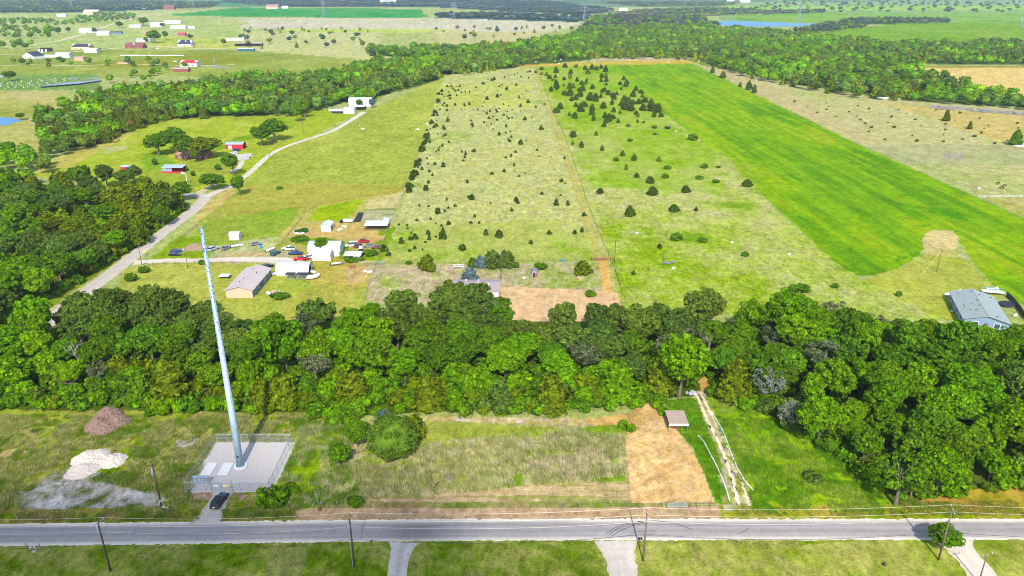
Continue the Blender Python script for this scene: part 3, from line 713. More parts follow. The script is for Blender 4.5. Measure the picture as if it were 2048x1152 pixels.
CNAME = {BRIGHT: "bright green", MIDG: "mid green", DARK: "dark green", OLIVE: "olive green", BLUE: "blue grey", GREYG: "pale grey green", YELL: "yellow green"}
def scatter(poly, dist, jitter=None, tries=40, avoid=()):
    """points of a polygon given in picture corners, at least DIST apart on the ground; nearest first"""
    W = [at(*p) for p in poly]; wp = [(p.x, p.y) for p in W]
    x0, x1 = min(p[0] for p in wp), max(p[0] for p in wp); y0, y1 = min(p[1] for p in wp), max(p[1] for p in wp)
    pts = []; grid = {}
    n = int((x1 - x0) * (y1 - y0) / (dist * dist) * 6) + 50
    for _ in range(min(n, 60000)):
        x, y = rnd.uniform(x0, x1), rnd.uniform(y0, y1)
        k = (int(x // dist), int(y // dist))
        if any((x - q[0]) ** 2 + (y - q[1]) ** 2 < dist * dist for i in (-1, 0, 1) for j in (-1, 0, 1) for q in grid.get((k[0] + i, k[1] + j), ())): continue
        if not in_poly(wp, x, y): continue
        if any(in_poly(a, *project(x, y)) for a in avoid): continue
        grid.setdefault(k, []).append((x, y)); pts.append((x, y))
    return sorted(pts, key=lambda p: p[0] ** 2 + p[1] ** 2)
def nz(x, y, s, seed): return float(fbm(np.array([x / s]), np.array([y / s]), seed, 2)[0])

# ---- the wooded belt across the middle
GRP_B = "trees of the wooded belt"
BELT = [(-60, 738), (40, 718), (110, 672), (172, 634), (225, 642), (330, 648), (440, 660), (520, 684), (700, 664), (880, 652), (1000, 674), (1060, 692), (1120, 690), (1220, 668), (1420, 664), (1500, 658), (1560, 642),
        (1680, 668), (1850, 704), (2120, 716), (2120, 985), (2020, 975), (1960, 960), (1900, 985), (1790, 1000), (1745, 960), (1690, 905), (1600, 850), (1540, 800), (1440, 770), (1405, 735),
        (1380, 750), (1300, 772), (1150, 772), (640, 768), (440, 790), (-60, 795)]
HOLE = [[(1388, 735), (1425, 730), (1440, 800), (1400, 800)], [(1770, 885), (1830, 885), (1835, 915), (1780, 915)], [(452, 640), (548, 640), (545, 690), (462, 690)]]
for x, y in scatter(BELT, 6.5, avoid=HOLE):
    px, py = project(x, y)
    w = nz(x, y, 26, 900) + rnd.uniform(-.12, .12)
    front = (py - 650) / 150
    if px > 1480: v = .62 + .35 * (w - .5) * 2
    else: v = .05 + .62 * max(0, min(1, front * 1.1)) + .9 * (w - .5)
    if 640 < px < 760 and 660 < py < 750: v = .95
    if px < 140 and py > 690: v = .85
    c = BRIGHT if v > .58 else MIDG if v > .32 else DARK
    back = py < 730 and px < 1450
    s = rnd.uniform(1.0, 1.36) * (.96 if back else 1.0)
    edge = px < 1440 and py > 765 or (px > 1440 and not in_poly([(1560, 640), (2120, 680), (2120, 930), (1800, 930), (1700, 830), (1560, 760)], px, py))
    if edge: s *= rnd.uniform(.62, .85)
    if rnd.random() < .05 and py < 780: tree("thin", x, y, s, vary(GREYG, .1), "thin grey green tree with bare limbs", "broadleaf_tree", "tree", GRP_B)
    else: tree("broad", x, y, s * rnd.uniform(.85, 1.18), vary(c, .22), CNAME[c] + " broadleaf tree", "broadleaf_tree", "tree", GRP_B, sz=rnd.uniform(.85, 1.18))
for x, y in scatter([(1560, 845), (1700, 860), (1900, 880), (2060, 900), (2060, 985), (1900, 992), (1795, 1004), (1700, 935)], 6.5) + scatter([(1470, 765), (1560, 790), (1640, 850), (1560, 850), (1490, 815)], 5):
    c = rnd.choice((BRIGHT, MIDG, DARK))
    plant(SHRUB, x, y, rnd.uniform(1.1, 1.9), vary(c, .12), "tall " + CNAME[c] + " shrub in the belt", "shrub", "shrub", "undergrowth inside the belt", sz=rnd.uniform(.8, 1.2))
# cedars and single trees at its near edge
for px, py, w, h, c in ((1000, 832, 54, 56, DARK), (855, 830, 56, 56, OLIVE), (1105, 833, 62, 70, OLIVE), (560, 826, 56, 66, OLIVE), (520, 826, 48, 62, OLIVE), (330, 822, 80, 80, OLIVE), (275, 815, 50, 60, MIDG), (1475, 815, 62, 78, OLIVE),
                        (1325, 800, 60, 70, OLIVE), (1240, 815, 70, 70, BRIGHT), (700, 822, 70, 60, OLIVE)):
    p = at(px, py); k = scale_at(py)
    tree("cedar", p.x, p.y + w / k / 2, 1, vary(c, .06), CNAME[c] + " cedar at the belt edge", "cedar_tree", "cedar", "cedars along the near edge of the belt", sx=w / k / 5.2, sz=h / k * 1.12 / 7.0)
# undergrowth along the edge
for x, y in scatter([(440, 745), (640, 735), (860, 742), (1060, 752), (1290, 745), (1290, 800), (440, 800)], 5.4) + scatter([(-60, 750), (430, 755), (430, 800), (-60, 796)], 6.0):
    c = rnd.choice((BRIGHT, BRIGHT, MIDG, YELL))
    plant(SHRUB, x, y, rnd.uniform(1.4, 2.2), vary(c, .12), "tall " + CNAME[c] + " shrub in the belt", "shrub", "shrub", "undergrowth inside the belt", sz=rnd.uniform(.9, 1.3))
EDGE = [(-60, 800), (420, 808), (640, 800), (1150, 798), (1280, 790), (1290, 812), (1150, 826), (860, 826), (730, 838), (640, 850), (600, 826), (430, 824), (260, 812), (-60, 826)]
for x, y in scatter(EDGE, 3.4):
    c = rnd.choice((BRIGHT, BRIGHT, MIDG, YELL))
    plant(SHRUB, x, y, rnd.uniform(.8, 1.35), vary(c, .12), CNAME[c] + " shrub at the belt edge", "shrub", "shrub", "undergrowth along the belt", sz=rnd.uniform(1, 1.5))
for x, y in scatter([(1400, 745), (1440, 760), (1470, 810), (1420, 790)], 3.2) + scatter([(1540, 830), (1640, 880), (1750, 970), (1760, 1000), (1690, 930), (1600, 870)], 4.2) + scatter([(1280, 790), (1330, 800), (1345, 835), (1330, 840), (1296, 810)], 3):
    c = rnd.choice((BRIGHT, MIDG))
    plant(SHRUB, x, y, rnd.uniform(.6, 1.1), vary(c, .12), CNAME[c] + " shrub", "shrub", "shrub", "undergrowth by the track")

for px, w, h, c in ((905, 86, 84, DARK), (955, 84, 76, DARK), (1000, 66, 66, MIDG), (925, 60, 60, MIDG)):
    k = scale_at(662); p = at(px, 662 if c != MIDG else 670); tree("broad", p.x, p.y, w / k / 9.4, vary(c, .05), CNAME[c] + " broadleaf tree", "broadleaf_tree", "tree", GRP_B)
# ---- brush under the trees, nothing one could count
def brush(label, polys, dist, seed, pal):
    lib = [broad_crown(760 + seed + i, rad=2.1, tall=1.6, zc=.9, clumps=16, cr=.7, per=9, leaf=.5, zmin=-.2, rough=.4, core=.6) for i in range(5)]
    Vs = []; Fs = []; Cs = []; b = 0
    for x, y in [q for p in polys for q in scatter(p, dist, avoid=HOLE[:2])]:
        v, f = rnd.choice(lib); s = rnd.uniform(.6, 1.5); a = rnd.uniform(0, 6.28); ca, sa = math.cos(a) * s, math.sin(a) * s
        Vs.append(np.stack([v[:, 0] * ca - v[:, 1] * sa + x, v[:, 0] * sa + v[:, 1] * ca + y, v[:, 2] * s * rnd.uniform(.7, 1.4)], 1)); Fs.append(f + b); b += len(v)
        Cs.append(np.tile(np.array([*vary(rnd.choice(pal), .25), 1], np.float32), (len(v), 1)))
    tag(link("undergrowth", np_mesh("undergrowth", np.concatenate(Vs), np.concatenate(Fs), LEAF_V, np.concatenate(Cs))), label, "undergrowth", None, "stuff")
brush("green brush filling the wooded belt under its trees", [[(-60, 745), (160, 700), (420, 672), (880, 660), (1060, 690), (1420, 668), (1560, 650), (1850, 706), (2120, 720), (2120, 980), (1900, 985), (1800, 1000), (1700, 930), (1560, 840), (1440, 770), (1290, 795), (640, 815), (430, 818), (-60, 815)], [(600, 800), (740, 800), (735, 842), (690, 862), (650, 848), (615, 830)], [(60, 800), (420, 800), (400, 830), (300, 836), (270, 816), (120, 824)], [(860, 810), (960, 812), (1040, 812), (1150, 815), (1140, 832), (1040, 828), (900, 832)]], 3.3, 0, (BRIGHT, MIDG, MIDG, DARK))
brush("yellow green brush filling the wood along the lane", [[(-80, 400), (100, 380), (300, 390), (360, 410), (360, 428), (330, 448), (225, 524), (122, 592), (50, 642), (-80, 735)]], 4.0, 20, (BRIGHT, YELL, MIDG))
# ---- single plants of the near lots
def one(kind, px, py, wpx, hpx, rgb, label, name, cat, variant=None):
    p = at(px, py); k = scale_at(py); e = tree(kind, p.x, p.y, 1, rgb, None, name, cat, None, variant=variant)
    dims = {"broad": (9.2, 8.9), "cedar": (5.3, 7.2), "thin": (8.6, 10)}[kind]
    e.scale = (wpx / k / dims[0], wpx / k / dims[0], hpx / k / dims[1]); e["label"] = label; PEND.pop()
    return e
jun = empty("juniper", at(787, 912), 0, "huge round dense juniper standing at the left end of the dry paddock", "tree")
link("trunk", trunk_mesh(90, 5, .4, 6, 2.5), jun)
jc = link("crown", to_mesh("crown", broad_crown(91, rad=5.9, tall=5.6, zc=5.0, clumps=210, cr=.85, per=58, leaf=.34, zmin=-.75, rough=.1, core=.84)), jun); jc.color = (.095, .165, .014, 1)
one("broad", 716, 893, 58, 52, MIDG, "round green tree just left of the huge round juniper", "broadleaf_tree", "tree", 7)
one("broad", 680, 934, 56, 44, MIDG, "low green bush tree left of the huge juniper, nearer the road", "broadleaf_tree", "tree", 3)
one("cedar", 830, 868, 40, 48, OLIVE, "olive cedar right behind the huge round juniper", "cedar_tree", "cedar", 2)
one("cedar", 768, 856, 32, 44, BLUE, "small blue grey conifer behind the huge round juniper", "cedar_tree", "cedar", 0)
def bush(px, py, wpx, hpx, rgb, label, v=0):
    p = at(px, py); k = scale_at(py); o = link("shrub", SHRUB[v]); o.location = p; o.color = (*rgb, 1); o.scale = (wpx / k / 4, wpx / k / 4, hpx / k / 2.9)
    return tag(o, label, "shrub")
bush(545, 1012, 66, 46, MIDG, "large green shrub right of the fenced gravel compound", 1)
bush(580, 985, 36, 26, MIDG, "small shrub behind the large one beside the compound corner", 2)
bush(712, 1014, 34, 32, MIDG, "round green shrub on the paddock fence line by the road", 3)
bush(1247, 856, 22, 22, BRIGHT, "small green shrub at the mown edge, left of the pair by the carport", 0)
bush(1263, 864, 20, 20, BRIGHT, "small green shrub at the mown edge, right of the pair by the carport", 1)
bush(1624, 962, 36, 26, DARK, "lone dark shrub in the bright tall grass right of the track", 2)
bush(1440, 790, 40, 36, MIDG, "green shrub at the top of the rutted track", 3)
one("broad", 1884, 1099, 66, 50, MIDG, "young tree between the road and the power pole at the right driveway", "broadleaf_tree", "tree", 4)
one("broad", 1632, 890, 90, 100, BRIGHT, "bright round tree standing out at the belt edge above the tall grass", "broadleaf_tree", "tree", 0)
one("broad", 1358, 795, 112, 125, BRIGHT, "big round bright tree at the belt edge behind the tan carport", "broadleaf_tree", "tree", 0)
one("thin", 1790, 1010, 110, 118, MIDG, "spreading tree with pale limbs at the roadside end of the belt", "broadleaf_tree", "tree", 1)
one("broad", 1870, 990, 90, 100, BRIGHT, "bright tree leaning over the dry grass beside the road", "broadleaf_tree", "tree", 5)
def bare_tree(px, py, h, seed, label, foliage=None, wide=1.0, lean=0.0):
    rs = random.Random(seed); m = MB(); p0 = at(px, py)
    e = empty("bare_tree", p0, 0, label, "dead tree")
    def grow(p, d, L, r, n):
        q = p + d * L; m.tube([p, (p + q) / 2 + Vector((rs.uniform(-.08, .08), rs.uniform(-.08, .08), 0)) * L, q], [r, r * .8, r * .6], 5, False)
        if n:
            for _ in range(3 if n > 1 else 2):
                dd = (d + Vector((rs.uniform(-.8, .8), rs.uniform(-.8, .8), rs.uniform(-.1, .6)))).normalized(); grow(q, dd, L * rs.uniform(.6, .8), r * .58, n - 1)
    grow(Vector((0, 0, -.1)), Vector((lean, .05, 1)).normalized(), h * .36, .17, 4)
    m.build("trunk", DEADWOOD, e)
    if foliage:
        c = link("crown", to_mesh("crown", broad_crown(seed, rad=h * .36 * wide, tall=h * .40, zc=h * .56, clumps=70, cr=.8, per=26, leaf=.3, rough=.4, core=0)), e); c.color = (*foliage, 1)
    return e
bare_tree(1540, 800, 9.5, 51, "pale grey half dead tree with silvery twigs above the track", (.20, .235, .18), 1.5)
bare_tree(1578, 858, 8, 52, "smaller pale grey tree below the silvery one", (.19, .215, .14), 1.15)
bare_tree(172, 745, 10, 53, "bare pale snag leaning among the trees left of the monopole", lean=-.25)
bare_tree(366, 735, 10, 54, "thin bare snag standing in a dark gap left of the monopole")
bare_tree(1098, 665, 9, 55, "bare dead tree in front of the scraped orange yard")
bare_tree(610, 728, 9, 56, "grey bare limbs of a dead tree right of the monopole")
bare_tree(1770, 800, 10, 57, "pale slanting dead tree inside the right hand wood", lean=.2)
bare_tree(1415, 725, 9, 58, "bare twiggy tree in the gap at the top of the track")

# ---- the wood along the lane on the left
GRP_L = "trees of the wood along the lane"
LANEW = [(-80, 395), (0, 372), (100, 375), (230, 372), (300, 382), (362, 402), (372, 425), (330, 452), (280, 490), (225, 528), (190, 548), (122, 590), (50, 640), (-80, 730)]
for x, y in scatter(LANEW, 8.1, avoid=[[(185, 425), (215, 420), (222, 445), (190, 448)]]):
    px, py = project(x, y); w = nz(x, y, 30, 950) + rnd.uniform(-.1, .1)
    ced = (px > 60 and py < 500 and w > .36)
    if ced:
        c = rnd.choice((OLIVE, YELL, YELL))
        tree("cedar", x, y, rnd.uniform(1.05, 1.45), vary(c), CNAME[c] + " cedar in the lane wood", "cedar_tree", "cedar", "cedars of the wood along the lane", sx=1.3)
    else:
        c = BRIGHT if w > .42 else MIDG if w > .3 else DARK
        tree("broad", x, y, rnd.uniform(.95, 1.35), vary(c, .2), CNAME[c] + " broadleaf tree in the lane wood", "broadleaf_tree", "tree", GRP_L)
for x, y in scatter([(130, 575), (215, 520), (270, 485), (240, 485), (150, 545)], 4.6)[:26]:
    plant(SHRUB, x, y, rnd.uniform(.8, 1.3), vary(YELL, .12), "yellow green shrub on the lane wood edge", "shrub", "shrub", "undergrowth along the lane")
# ---- trees round the red farm, single trees
for px, py, w, h, c, l in ((318, 311, 52, 40, MIDG, "spreading tree at the left end of the red farm"), (352, 302, 52, 42, MIDG, "large tree behind the brick house"), (372, 322, 40, 48, MIDG, "tree in front of the brick house"), (412, 318, 68, 44, YELL, "broad yellow green tree right of the brick house"),
                           (392, 325, 22, 24, YELL, "small yellow green tree in the brick house yard"), (467, 352, 44, 44, MIDG, "tree beside the gravel drive below the red barn"), (426, 380, 42, 32, MIDG, "tree in the forked island of the drive"), (480, 392, 26, 40, MIDG, "slender tree on the far side of the gravel drive"),
                           (270, 366, 34, 32, DARK, "dark round tree near the small red shed"), (368, 402, 40, 36, MIDG, "tree over the bend of the lane"), (524, 292, 46, 36, MIDG, "tree left of the pair beside the drive's bend"), (550, 282, 54, 40, MIDG, "tree right of the pair beside the drive's bend"),
                           (594, 244, 26, 30, BRIGHT, "small tree left of the white barns"), (610, 236, 30, 32, BRIGHT, "tree nearest the pole beside the white barns"), (645, 500, 0, 0, BRIGHT, "")):
    if w: one("broad", px, py, w, h, vary(c, .06), l, "broadleaf_tree", "tree")
for px, py, w, h in ((436, 340, 14, 14), (444, 366, 12, 14), (372, 342, 10, 10), (310, 330, 12, 16), (386, 352, 10, 12)):
    bush(px, py, w, h, MIDG, f"small young tree on the red farm's lawn, {('by the drive','by the fork','near the open barn','left of the open barn','below the open barn')[[436,444,372,310,386].index(px)]}", 1)
for px, py, w, h, c, l in ((855, 540, 28, 36, OLIVE, "pointed cedar on the pasture edge left of the blue spruce"), (940, 566, 32, 36, BLUE, "blue grey conifer in the brown lot, second from left"), (962, 534, 24, 26, BLUE, "dusty blue cedar at the left of the dark clump by the pole"),
                           (985, 534, 34, 38, DARK, "dark cedar in the clump left of the field pole"), (1012, 532, 34, 36, DARK, "dark cedar in the clump right of the field pole"), (1165, 548, 30, 30, OLIVE, "round olive cedar left of the dirt track"), (945, 532, 16, 20, MIDG, "small cedar left in the dark clump")):
    one("cedar", px, py, w, h, vary(c, .04), l, "cedar_tree", "cedar", 2)
for px, py, w, h, l in ((1082, 538, 28, 16, "bright shrub behind the small pink shed"), (1030, 535, 20, 12, "low shrub right of the dark cedar clump"), (1180, 592, 22, 16, "round shrub at the edge of the scraped orange yard"), (288, 545, 24, 14, "grey green shrub beside the lane and yard drive"), (262, 562, 26, 18, "grey green shrub nearest the wood by the yard"), (404, 528, 16, 12, "small shrub beside the yard drive"),
                        (818, 528, 16, 8, "low shrub left of the pointed cedar"), (838, 531, 10, 9, "small shrub beside the pointed cedar"), (1670, 576, 16, 12, "dark shrub near the belt, left of the blue house"), (1797, 592, 14, 12, "dark shrub closest to the blue house"), (770, 503, 12, 10, "dark shrub beside the yard's back fence"),
                        (1600, 583, 44, 16, "wide dark shrub above the belt, left of the field pole"), (560, 596, 40, 12, "low shrubs bordering the grey home's lawn"), (560, 378, 16, 6, "lone low bush in the open pasture"), (706, 520, 40, 12, "rank green weeds beside the low white coop"), (740, 510, 36, 12, "rank green weeds behind the mesh fence"), (600, 480, 40, 8, "weeds along the back of the yard")):
    bush(px, py, w, h, MIDG, l, rnd.randrange(4))
for px, py, w, h, l in ((310, 86, 26, 22, "green tree group right of the pale blue far house"), (332, 80, 14, 16, "round dark tree on the meadow before the crowded farmyard"), (448, 92, 12, 12, "round tree beside the far white trailer home"), (288, 52, 22, 14, "dark tree among the crowded far farmyard"), (325, 56, 10, 8, "small tree in the front of the crowded farmyard"),
                       (240, 56, 16, 10, "dark trees left of the crowded farmyard"), (118, 70, 14, 12, "tree at the roadside by the far left pole"), (138, 66, 10, 10, "small tree left of the wide white far house"), (20, 162, 24, 20, "leaning bushy tree beside the bird huts"), (195, 104, 14, 8, "low tree right of the white barn with blue end"), (381, 80, 12, 10, "small tree behind the white gabled far house"),
                       (190, 68, 12, 10, "dark tree between the two white third row buildings"), (42, 240, 18, 12, "yellow green tree on the bank of the left pond"), (120, 124, 14, 10, "round bush tree left of the tan box shed")):
    one("broad", px, py, w, h, vary(MIDG if w > 12 else DARK, .1), l, "broadleaf_tree", "tree")
# cedars in the field right of the track
FC = "cedars scattered over the green field"
for px, py, w in ((1083,140,9),(1112,146,14),(1130,135,10),(1141,148,12),(1152,135,7),(1170,140,10),(1175,146,9),(1184,139,12),(1193,141,10),(1202,137,10),(1211,144,13),(1083,150,6),(1093,152,6),(1099,158,10),(1106,162,6),(1140,157,7),(1154,163,10),(1176,148,8),
                  (1113,176,14),(1102,183,12),(1139,178,13),(1146,176,8),(1165,182,15),(1186,177,9),(1172,169,6),(1203,156,10),(1212,156,7),(1202,164,9),(1240,170,9),(1253,170,12),(1272,181,11),(1282,187,11),(1266,194,13),(1209,184,12),(1217,190,12),(1226,194,11),(1228,199,12),
                  (1140,192,15),(1152,200,14),(1160,194,15),(1180,201,17),(1191,196,12),(1113,226,13),(1120,218,14),(1168,214,15),(1160,223,17),(1184,222,16),(1183,230,13),(1207,217,14),(1224,208,10),(1248,205,16),(1264,209,14),(1278,208,13),(1290,205,14),(1302,208,13),(1250,219,18),(1262,222,20),
                  (1286,221,17),(1304,222,20),(1316,225,18),(1308,234,13),(1322,234,11),(1244,212,13),(1150,237,14),(1187,241,12),(1217,243,17),(1225,238,13),(1208,254,11),(1212,246,13),(1146,274,16),(1192,271,7),(1163,295,14),(1204,301,10),(1245,312,14),(1268,321,13),(1317,323,8),(1252,340,8),
                  (1273,355,11),(1300,366,19),(1305,390,21),(1371,385,18),(1200,387,15),(1259,432,22),(1348,423,20),(1392,422,10),(1494,373,19),(1319,496,12),(1267,549,10),(1145,290,6),(1276,234,6),(1275,245,5),(1287,246,5),(1240,228,6)):
    if w < 9: plant(SAPLING, *at(px, py)[:2], w / scale_at(py) / 2, vary(OLIVE, .1), "small dark cedar sapling", "cedar_sapling", "sapling", "saplings on the green field", sz=1.2)
    else:
        k = scale_at(py); p = at(px, py); tree("cedar", p.x, p.y, w / k / 6.2, vary((.072, .116, .012), .12), "dark cone shaped cedar", "cedar_tree", "cedar", FC, sz=.74 * rnd.uniform(.9, 1.15))
for x, y in scatter([(1085, 136), (1225, 134), (1318, 226), (1240, 250), (1130, 236)], 21)[:34]:
    tree("cedar", x, y, rnd.uniform(.5, .9), vary((.075, .120, .012), .15), "dark cone shaped cedar", "cedar_tree", "cedar", FC, sz=.75)
for px, py, w in ((1256,253,11),(1309,257,12),(1335,258,13),(1310,270,9),(1385,280,24),(1260,283,12),(1232,322,14),(1334,338,16),(1408,336,18),(1432,366,16),(1330,356,18),(1398,358,16),(1353,480,28),(1404,484,20),(1490,512,18),(1437,336,10)):
    o = bush(px, py, w, w * .6, GREYG if w % 2 else MIDG, None, rnd.randrange(4)); PEND.append((o, "loose grey green bush", tuple(o.location[:2]))); tag(o, None, None, "loose bushes on the field")
# young cedars on the pale pasture
PAST = [(890, 175), (1070, 140), (1130, 300), (1160, 440), (1180, 520), (770, 520), (800, 440), (835, 330)]
GS = "young cedars on the pale pasture"
def sap(x, y, s, c=(.055, .092, .012)): plant(SAPLING, x, y, s * .88, vary(c, .12), "young dark cedar", "cedar_sapling", "sapling", GS, sz=rnd.uniform(.9, 1.25))
n = 0
for x, y in sorted(scatter(PAST, 3.6), key=lambda p: rnd.random()):
    px, py = project(x, y)
    dens = .95 if px < 905 - (py - 170) * .1 else .5 if py > 260 else .6
    if px > 1040: dens = .35
    dens *= max(.25, min(1, (nz(x, y, 22, 888) - .34) * 4)) * .85
    if rnd.random() > dens or n > 222: continue
    n += 1; sap(x, y, rnd.choice((.4, .5, .6, .7, .8, .9, 1.0, 1.4)) * (1.12 if py < 300 else 1))
for i in range(54):                                   # the row along the old fence
    t = rnd.random() ** 1.2
    px = 815 + 68 * t + rnd.uniform(-3, 5) ; py = 385 - 205 * t
    p = at(px, py); sap(p.x, p.y, rnd.uniform(.8, 1.6))
for px, py, s in ((1168, 432, 1), (885, 470, 1.4), (803, 487, 1.3), (972, 470, 1.2), (1000, 470, 1), (925, 500, 1.5), (998, 475, 1.6), (1062, 488, .9), (1098, 468, 1), (820, 480, .8), (886, 478, 1.5), (768, 502, 1.6)):
    p = at(px, py); sap(p.x, p.y, s)
for px, py, w, c in ((1892, 242, 14, OLIVE), (1939, 258, 10, OLIVE), (2030, 290, 20, MIDG), (1485, 147, 10, MIDG), (1425, 146, 10, DARK), (1446, 156, 10, DARK), (1497, 180, 12, DARK), (1508, 186, 12, DARK), (1480, 174, 7, DARK)):
    k = scale_at(py); p = at(px, py); tree("cedar", p.x, p.y, w / k / 5.0, vary(c, .1), "dark cedar by the tan pasture", "cedar_tree", "cedar", "cedars by the tan pasture")
for x, y in scatter([(1560, 190), (1780, 205), (2040, 245), (2040, 290), (1780, 285), (1650, 235)], 17)[:46]:
    plant(SHRUB, x, y, rnd.uniform(.3, .7), vary(GREYG if rnd.random() < .5 else MIDG, .15), "low scrubby bush", "shrub", "shrub", "scrub on the tan pasture")

# ---- the woods farther off, each one mass
def lowtree(seed, ced=False, big=False):
    if ced: return cedar_crown(seed, rad=3.0, H=8, n=34, per=3, leaf=1.2, core=.8, cr=.6)
    return broad_crown(seed, rad=4.6, tall=3.6, zc=5.6, clumps=34, cr=1.2, per=8, leaf=.95, core=.72, rough=.45)
LOW = [lowtree(700 + i) for i in range(6)]; LOWC = [lowtree(720 + i, True) for i in range(4)]
NEARCED = [0]
def woodland(name, label, polys, dist, pal, ced=0.0, smin=.8, smax=1.25, cat="wood", seed=0, flat=1.0, drop=0.0):
    Vs = []; Fs = []; Cs = []; b = 0
    for poly in polys:
        for x, y in scatter(poly, dist):
            if drop and nz(x, y, 34, 930 + seed) < drop: continue
            lib = LOWC if rnd.random() < ced and nz(x, y, 70, 970 + seed) > .42 else LOW
            if lib is LOWC and NEARCED[0] < 140 and seed == 1:
                NEARCED[0] += 1; tree("cedar", x, y, rnd.uniform(1.0, 1.3), vary(OLIVE), "olive green cedar in the far strip wood", "cedar_tree", "cedar", "cedars of the far strip wood", sx=1.15); continue
            v, f = rnd.choice(lib); s = rnd.uniform(smin, smax); a = rnd.uniform(0, 6.28); ca, sa = math.cos(a) * s, math.sin(a) * s
            w = np.stack([v[:, 0] * ca - v[:, 1] * sa + x, v[:, 0] * sa + v[:, 1] * ca + y, v[:, 2] * s * flat - .4], 1)
            base = OLIVE if lib is LOWC else pal[min(len(pal) - 1, int(max(0, (nz(x, y, 60, 990 + seed) - .28) / .44) * len(pal)))]
            Vs.append(w); Fs.append(f + b); b += len(v); Cs.append(np.tile(np.array([*[q * 1.3 for q in vary(base, .3)], 1], np.float32), (len(v), 1)))
    if not Vs: return
    o = link(name, np_mesh(name, np.concatenate(Vs), np.concatenate(Fs), LEAF_V, np.concatenate(Cs)))
    return tag(o, label, cat, None, "stuff")
STRIP = [(92, 300), (190, 296), (240, 268), (330, 243), (430, 236), (500, 234), (590, 235), (620, 225), (690, 205), (742, 205), (748, 196), (800, 178), (890, 158), (960, 146), (1050, 132), (1050, 122), (960, 120), (850, 125), (760, 128), (690, 145), (600, 160), (505, 155), (460, 160), (405, 172),
         (330, 180), (240, 186), (180, 200), (100, 224), (75, 236)]
woodland("woodland", "long mixed wood behind the red farm, running up to the white barns", [STRIP], 7.0, (DARK, DARK, MIDG, MIDG, BRIGHT, BRIGHT), ced=.5, seed=1, smin=.65, smax=1.45, drop=.3)
woodland("woodland", "loose wood and thickets at the left edge below the pond", [[(-80, 345), (0, 340), (90, 350), (100, 335), (60, 310), (-80, 312)], [(70, 325), (130, 310), (205, 290), (235, 262), (190, 262), (110, 300)], [(-80, 380), (20, 372), (60, 372), (-80, 352)]], 8.5, (DARK, MIDG, BRIGHT), seed=2)
woodland("woodland", "broad wood beyond the head of the green fields", [[(735, 100), (900, 100), (1000, 92), (1140, 76), (1165, 60), (1290, 54), (1420, 56), (1600, 70), (1720, 84), (1800, 92), (1980, 88), (2200, 92), (2200, 131), (1830, 128), (1812, 132), (1880, 160), (1960, 186), (2060, 206), (2200, 215), (2200, 228), (2040, 222), (1990, 216), (1880, 208),
         (1800, 203), (1720, 197), (1640, 186), (1560, 170), (1510, 162), (1440, 138), (1400, 122), (1300, 118), (1180, 119), (1040, 126), (960, 142), (880, 152), (900, 130), (1000, 118), (880, 118), (735, 112)]], 9.5, (DARK, MIDG, DARK, MIDG, BRIGHT), ced=.4, seed=3, smin=.7, smax=1.5, drop=.24)
woodland("woodland", "scattered trees and thickets between the far left farmsteads", [[(-60, 96), (60, 100), (70, 90), (-60, 88)], [(-60, 80), (100, 78), (110, 60), (-60, 55)], [(110, 54), (270, 40), (270, 32), (160, 38)], [(-60, 52), (120, 50), (100, 42), (-60, 40)], [(180, 36), (260, 30), (200, 28)]], 24, (DARK, MIDG), seed=4, smin=.9, smax=1.5)
DK = (.05, .085, .05); DARK_HAZED = (.045, .08, .065)  # second tone has skyline haze and cloud shade painted into the leaves
woodland("woodland", "dark wood along the upper left skyline", [[(-300, 30), (0, 26), (130, 26), (200, 20), (330, 19), (420, 17), (440, 8), (250, 3), (-300, 6)]], 22, (DK, DARK_HAZED, DARK), seed=5, smin=1.4, smax=2.4, flat=.7)
woodland("woodland", "skyline woods in the middle, haze and cloud shade in their dark blue colour", [[(560, 14), (700, 12), (860, 14), (1000, 22), (1160, 30), (1230, 24), (1100, 6), (820, 1), (500, 2), (440, 5)], [(870, 36), (1030, 38), (1150, 44), (1200, 38), (1000, 30), (880, 30)]], 24, (DK, DARK_HAZED, DARK_HAZED), seed=6, smin=1.6, smax=2.6, flat=.7)
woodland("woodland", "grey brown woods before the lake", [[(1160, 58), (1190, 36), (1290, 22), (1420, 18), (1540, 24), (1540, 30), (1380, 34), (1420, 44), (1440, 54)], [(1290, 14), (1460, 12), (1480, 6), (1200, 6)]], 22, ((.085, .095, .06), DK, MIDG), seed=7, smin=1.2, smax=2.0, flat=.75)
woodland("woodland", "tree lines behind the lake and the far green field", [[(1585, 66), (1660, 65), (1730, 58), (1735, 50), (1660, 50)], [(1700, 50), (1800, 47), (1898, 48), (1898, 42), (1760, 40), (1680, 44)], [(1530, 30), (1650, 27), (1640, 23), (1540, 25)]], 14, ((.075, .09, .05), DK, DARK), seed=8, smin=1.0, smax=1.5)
woodland("woodland", "scattered trees on the far right prairie", [[(1440, 24), (1680, 27), (2200, 26), (2200, 6), (1560, 4)]], 85, ((.075, .09, .055), MIDG), seed=9, smin=1.4, smax=2.6, flat=.7)
woodland("woodland", "scattered dark trees on the pale prairie", [[(900, 84), (1150, 62), (1100, 54), (940, 58)], [(480, 100), (740, 95), (740, 60), (480, 58)], [(860, 66), (940, 66), (940, 60), (860, 60)]], 48, (DARK, DK), ced=.4, seed=10, smin=.7, smax=1.3)
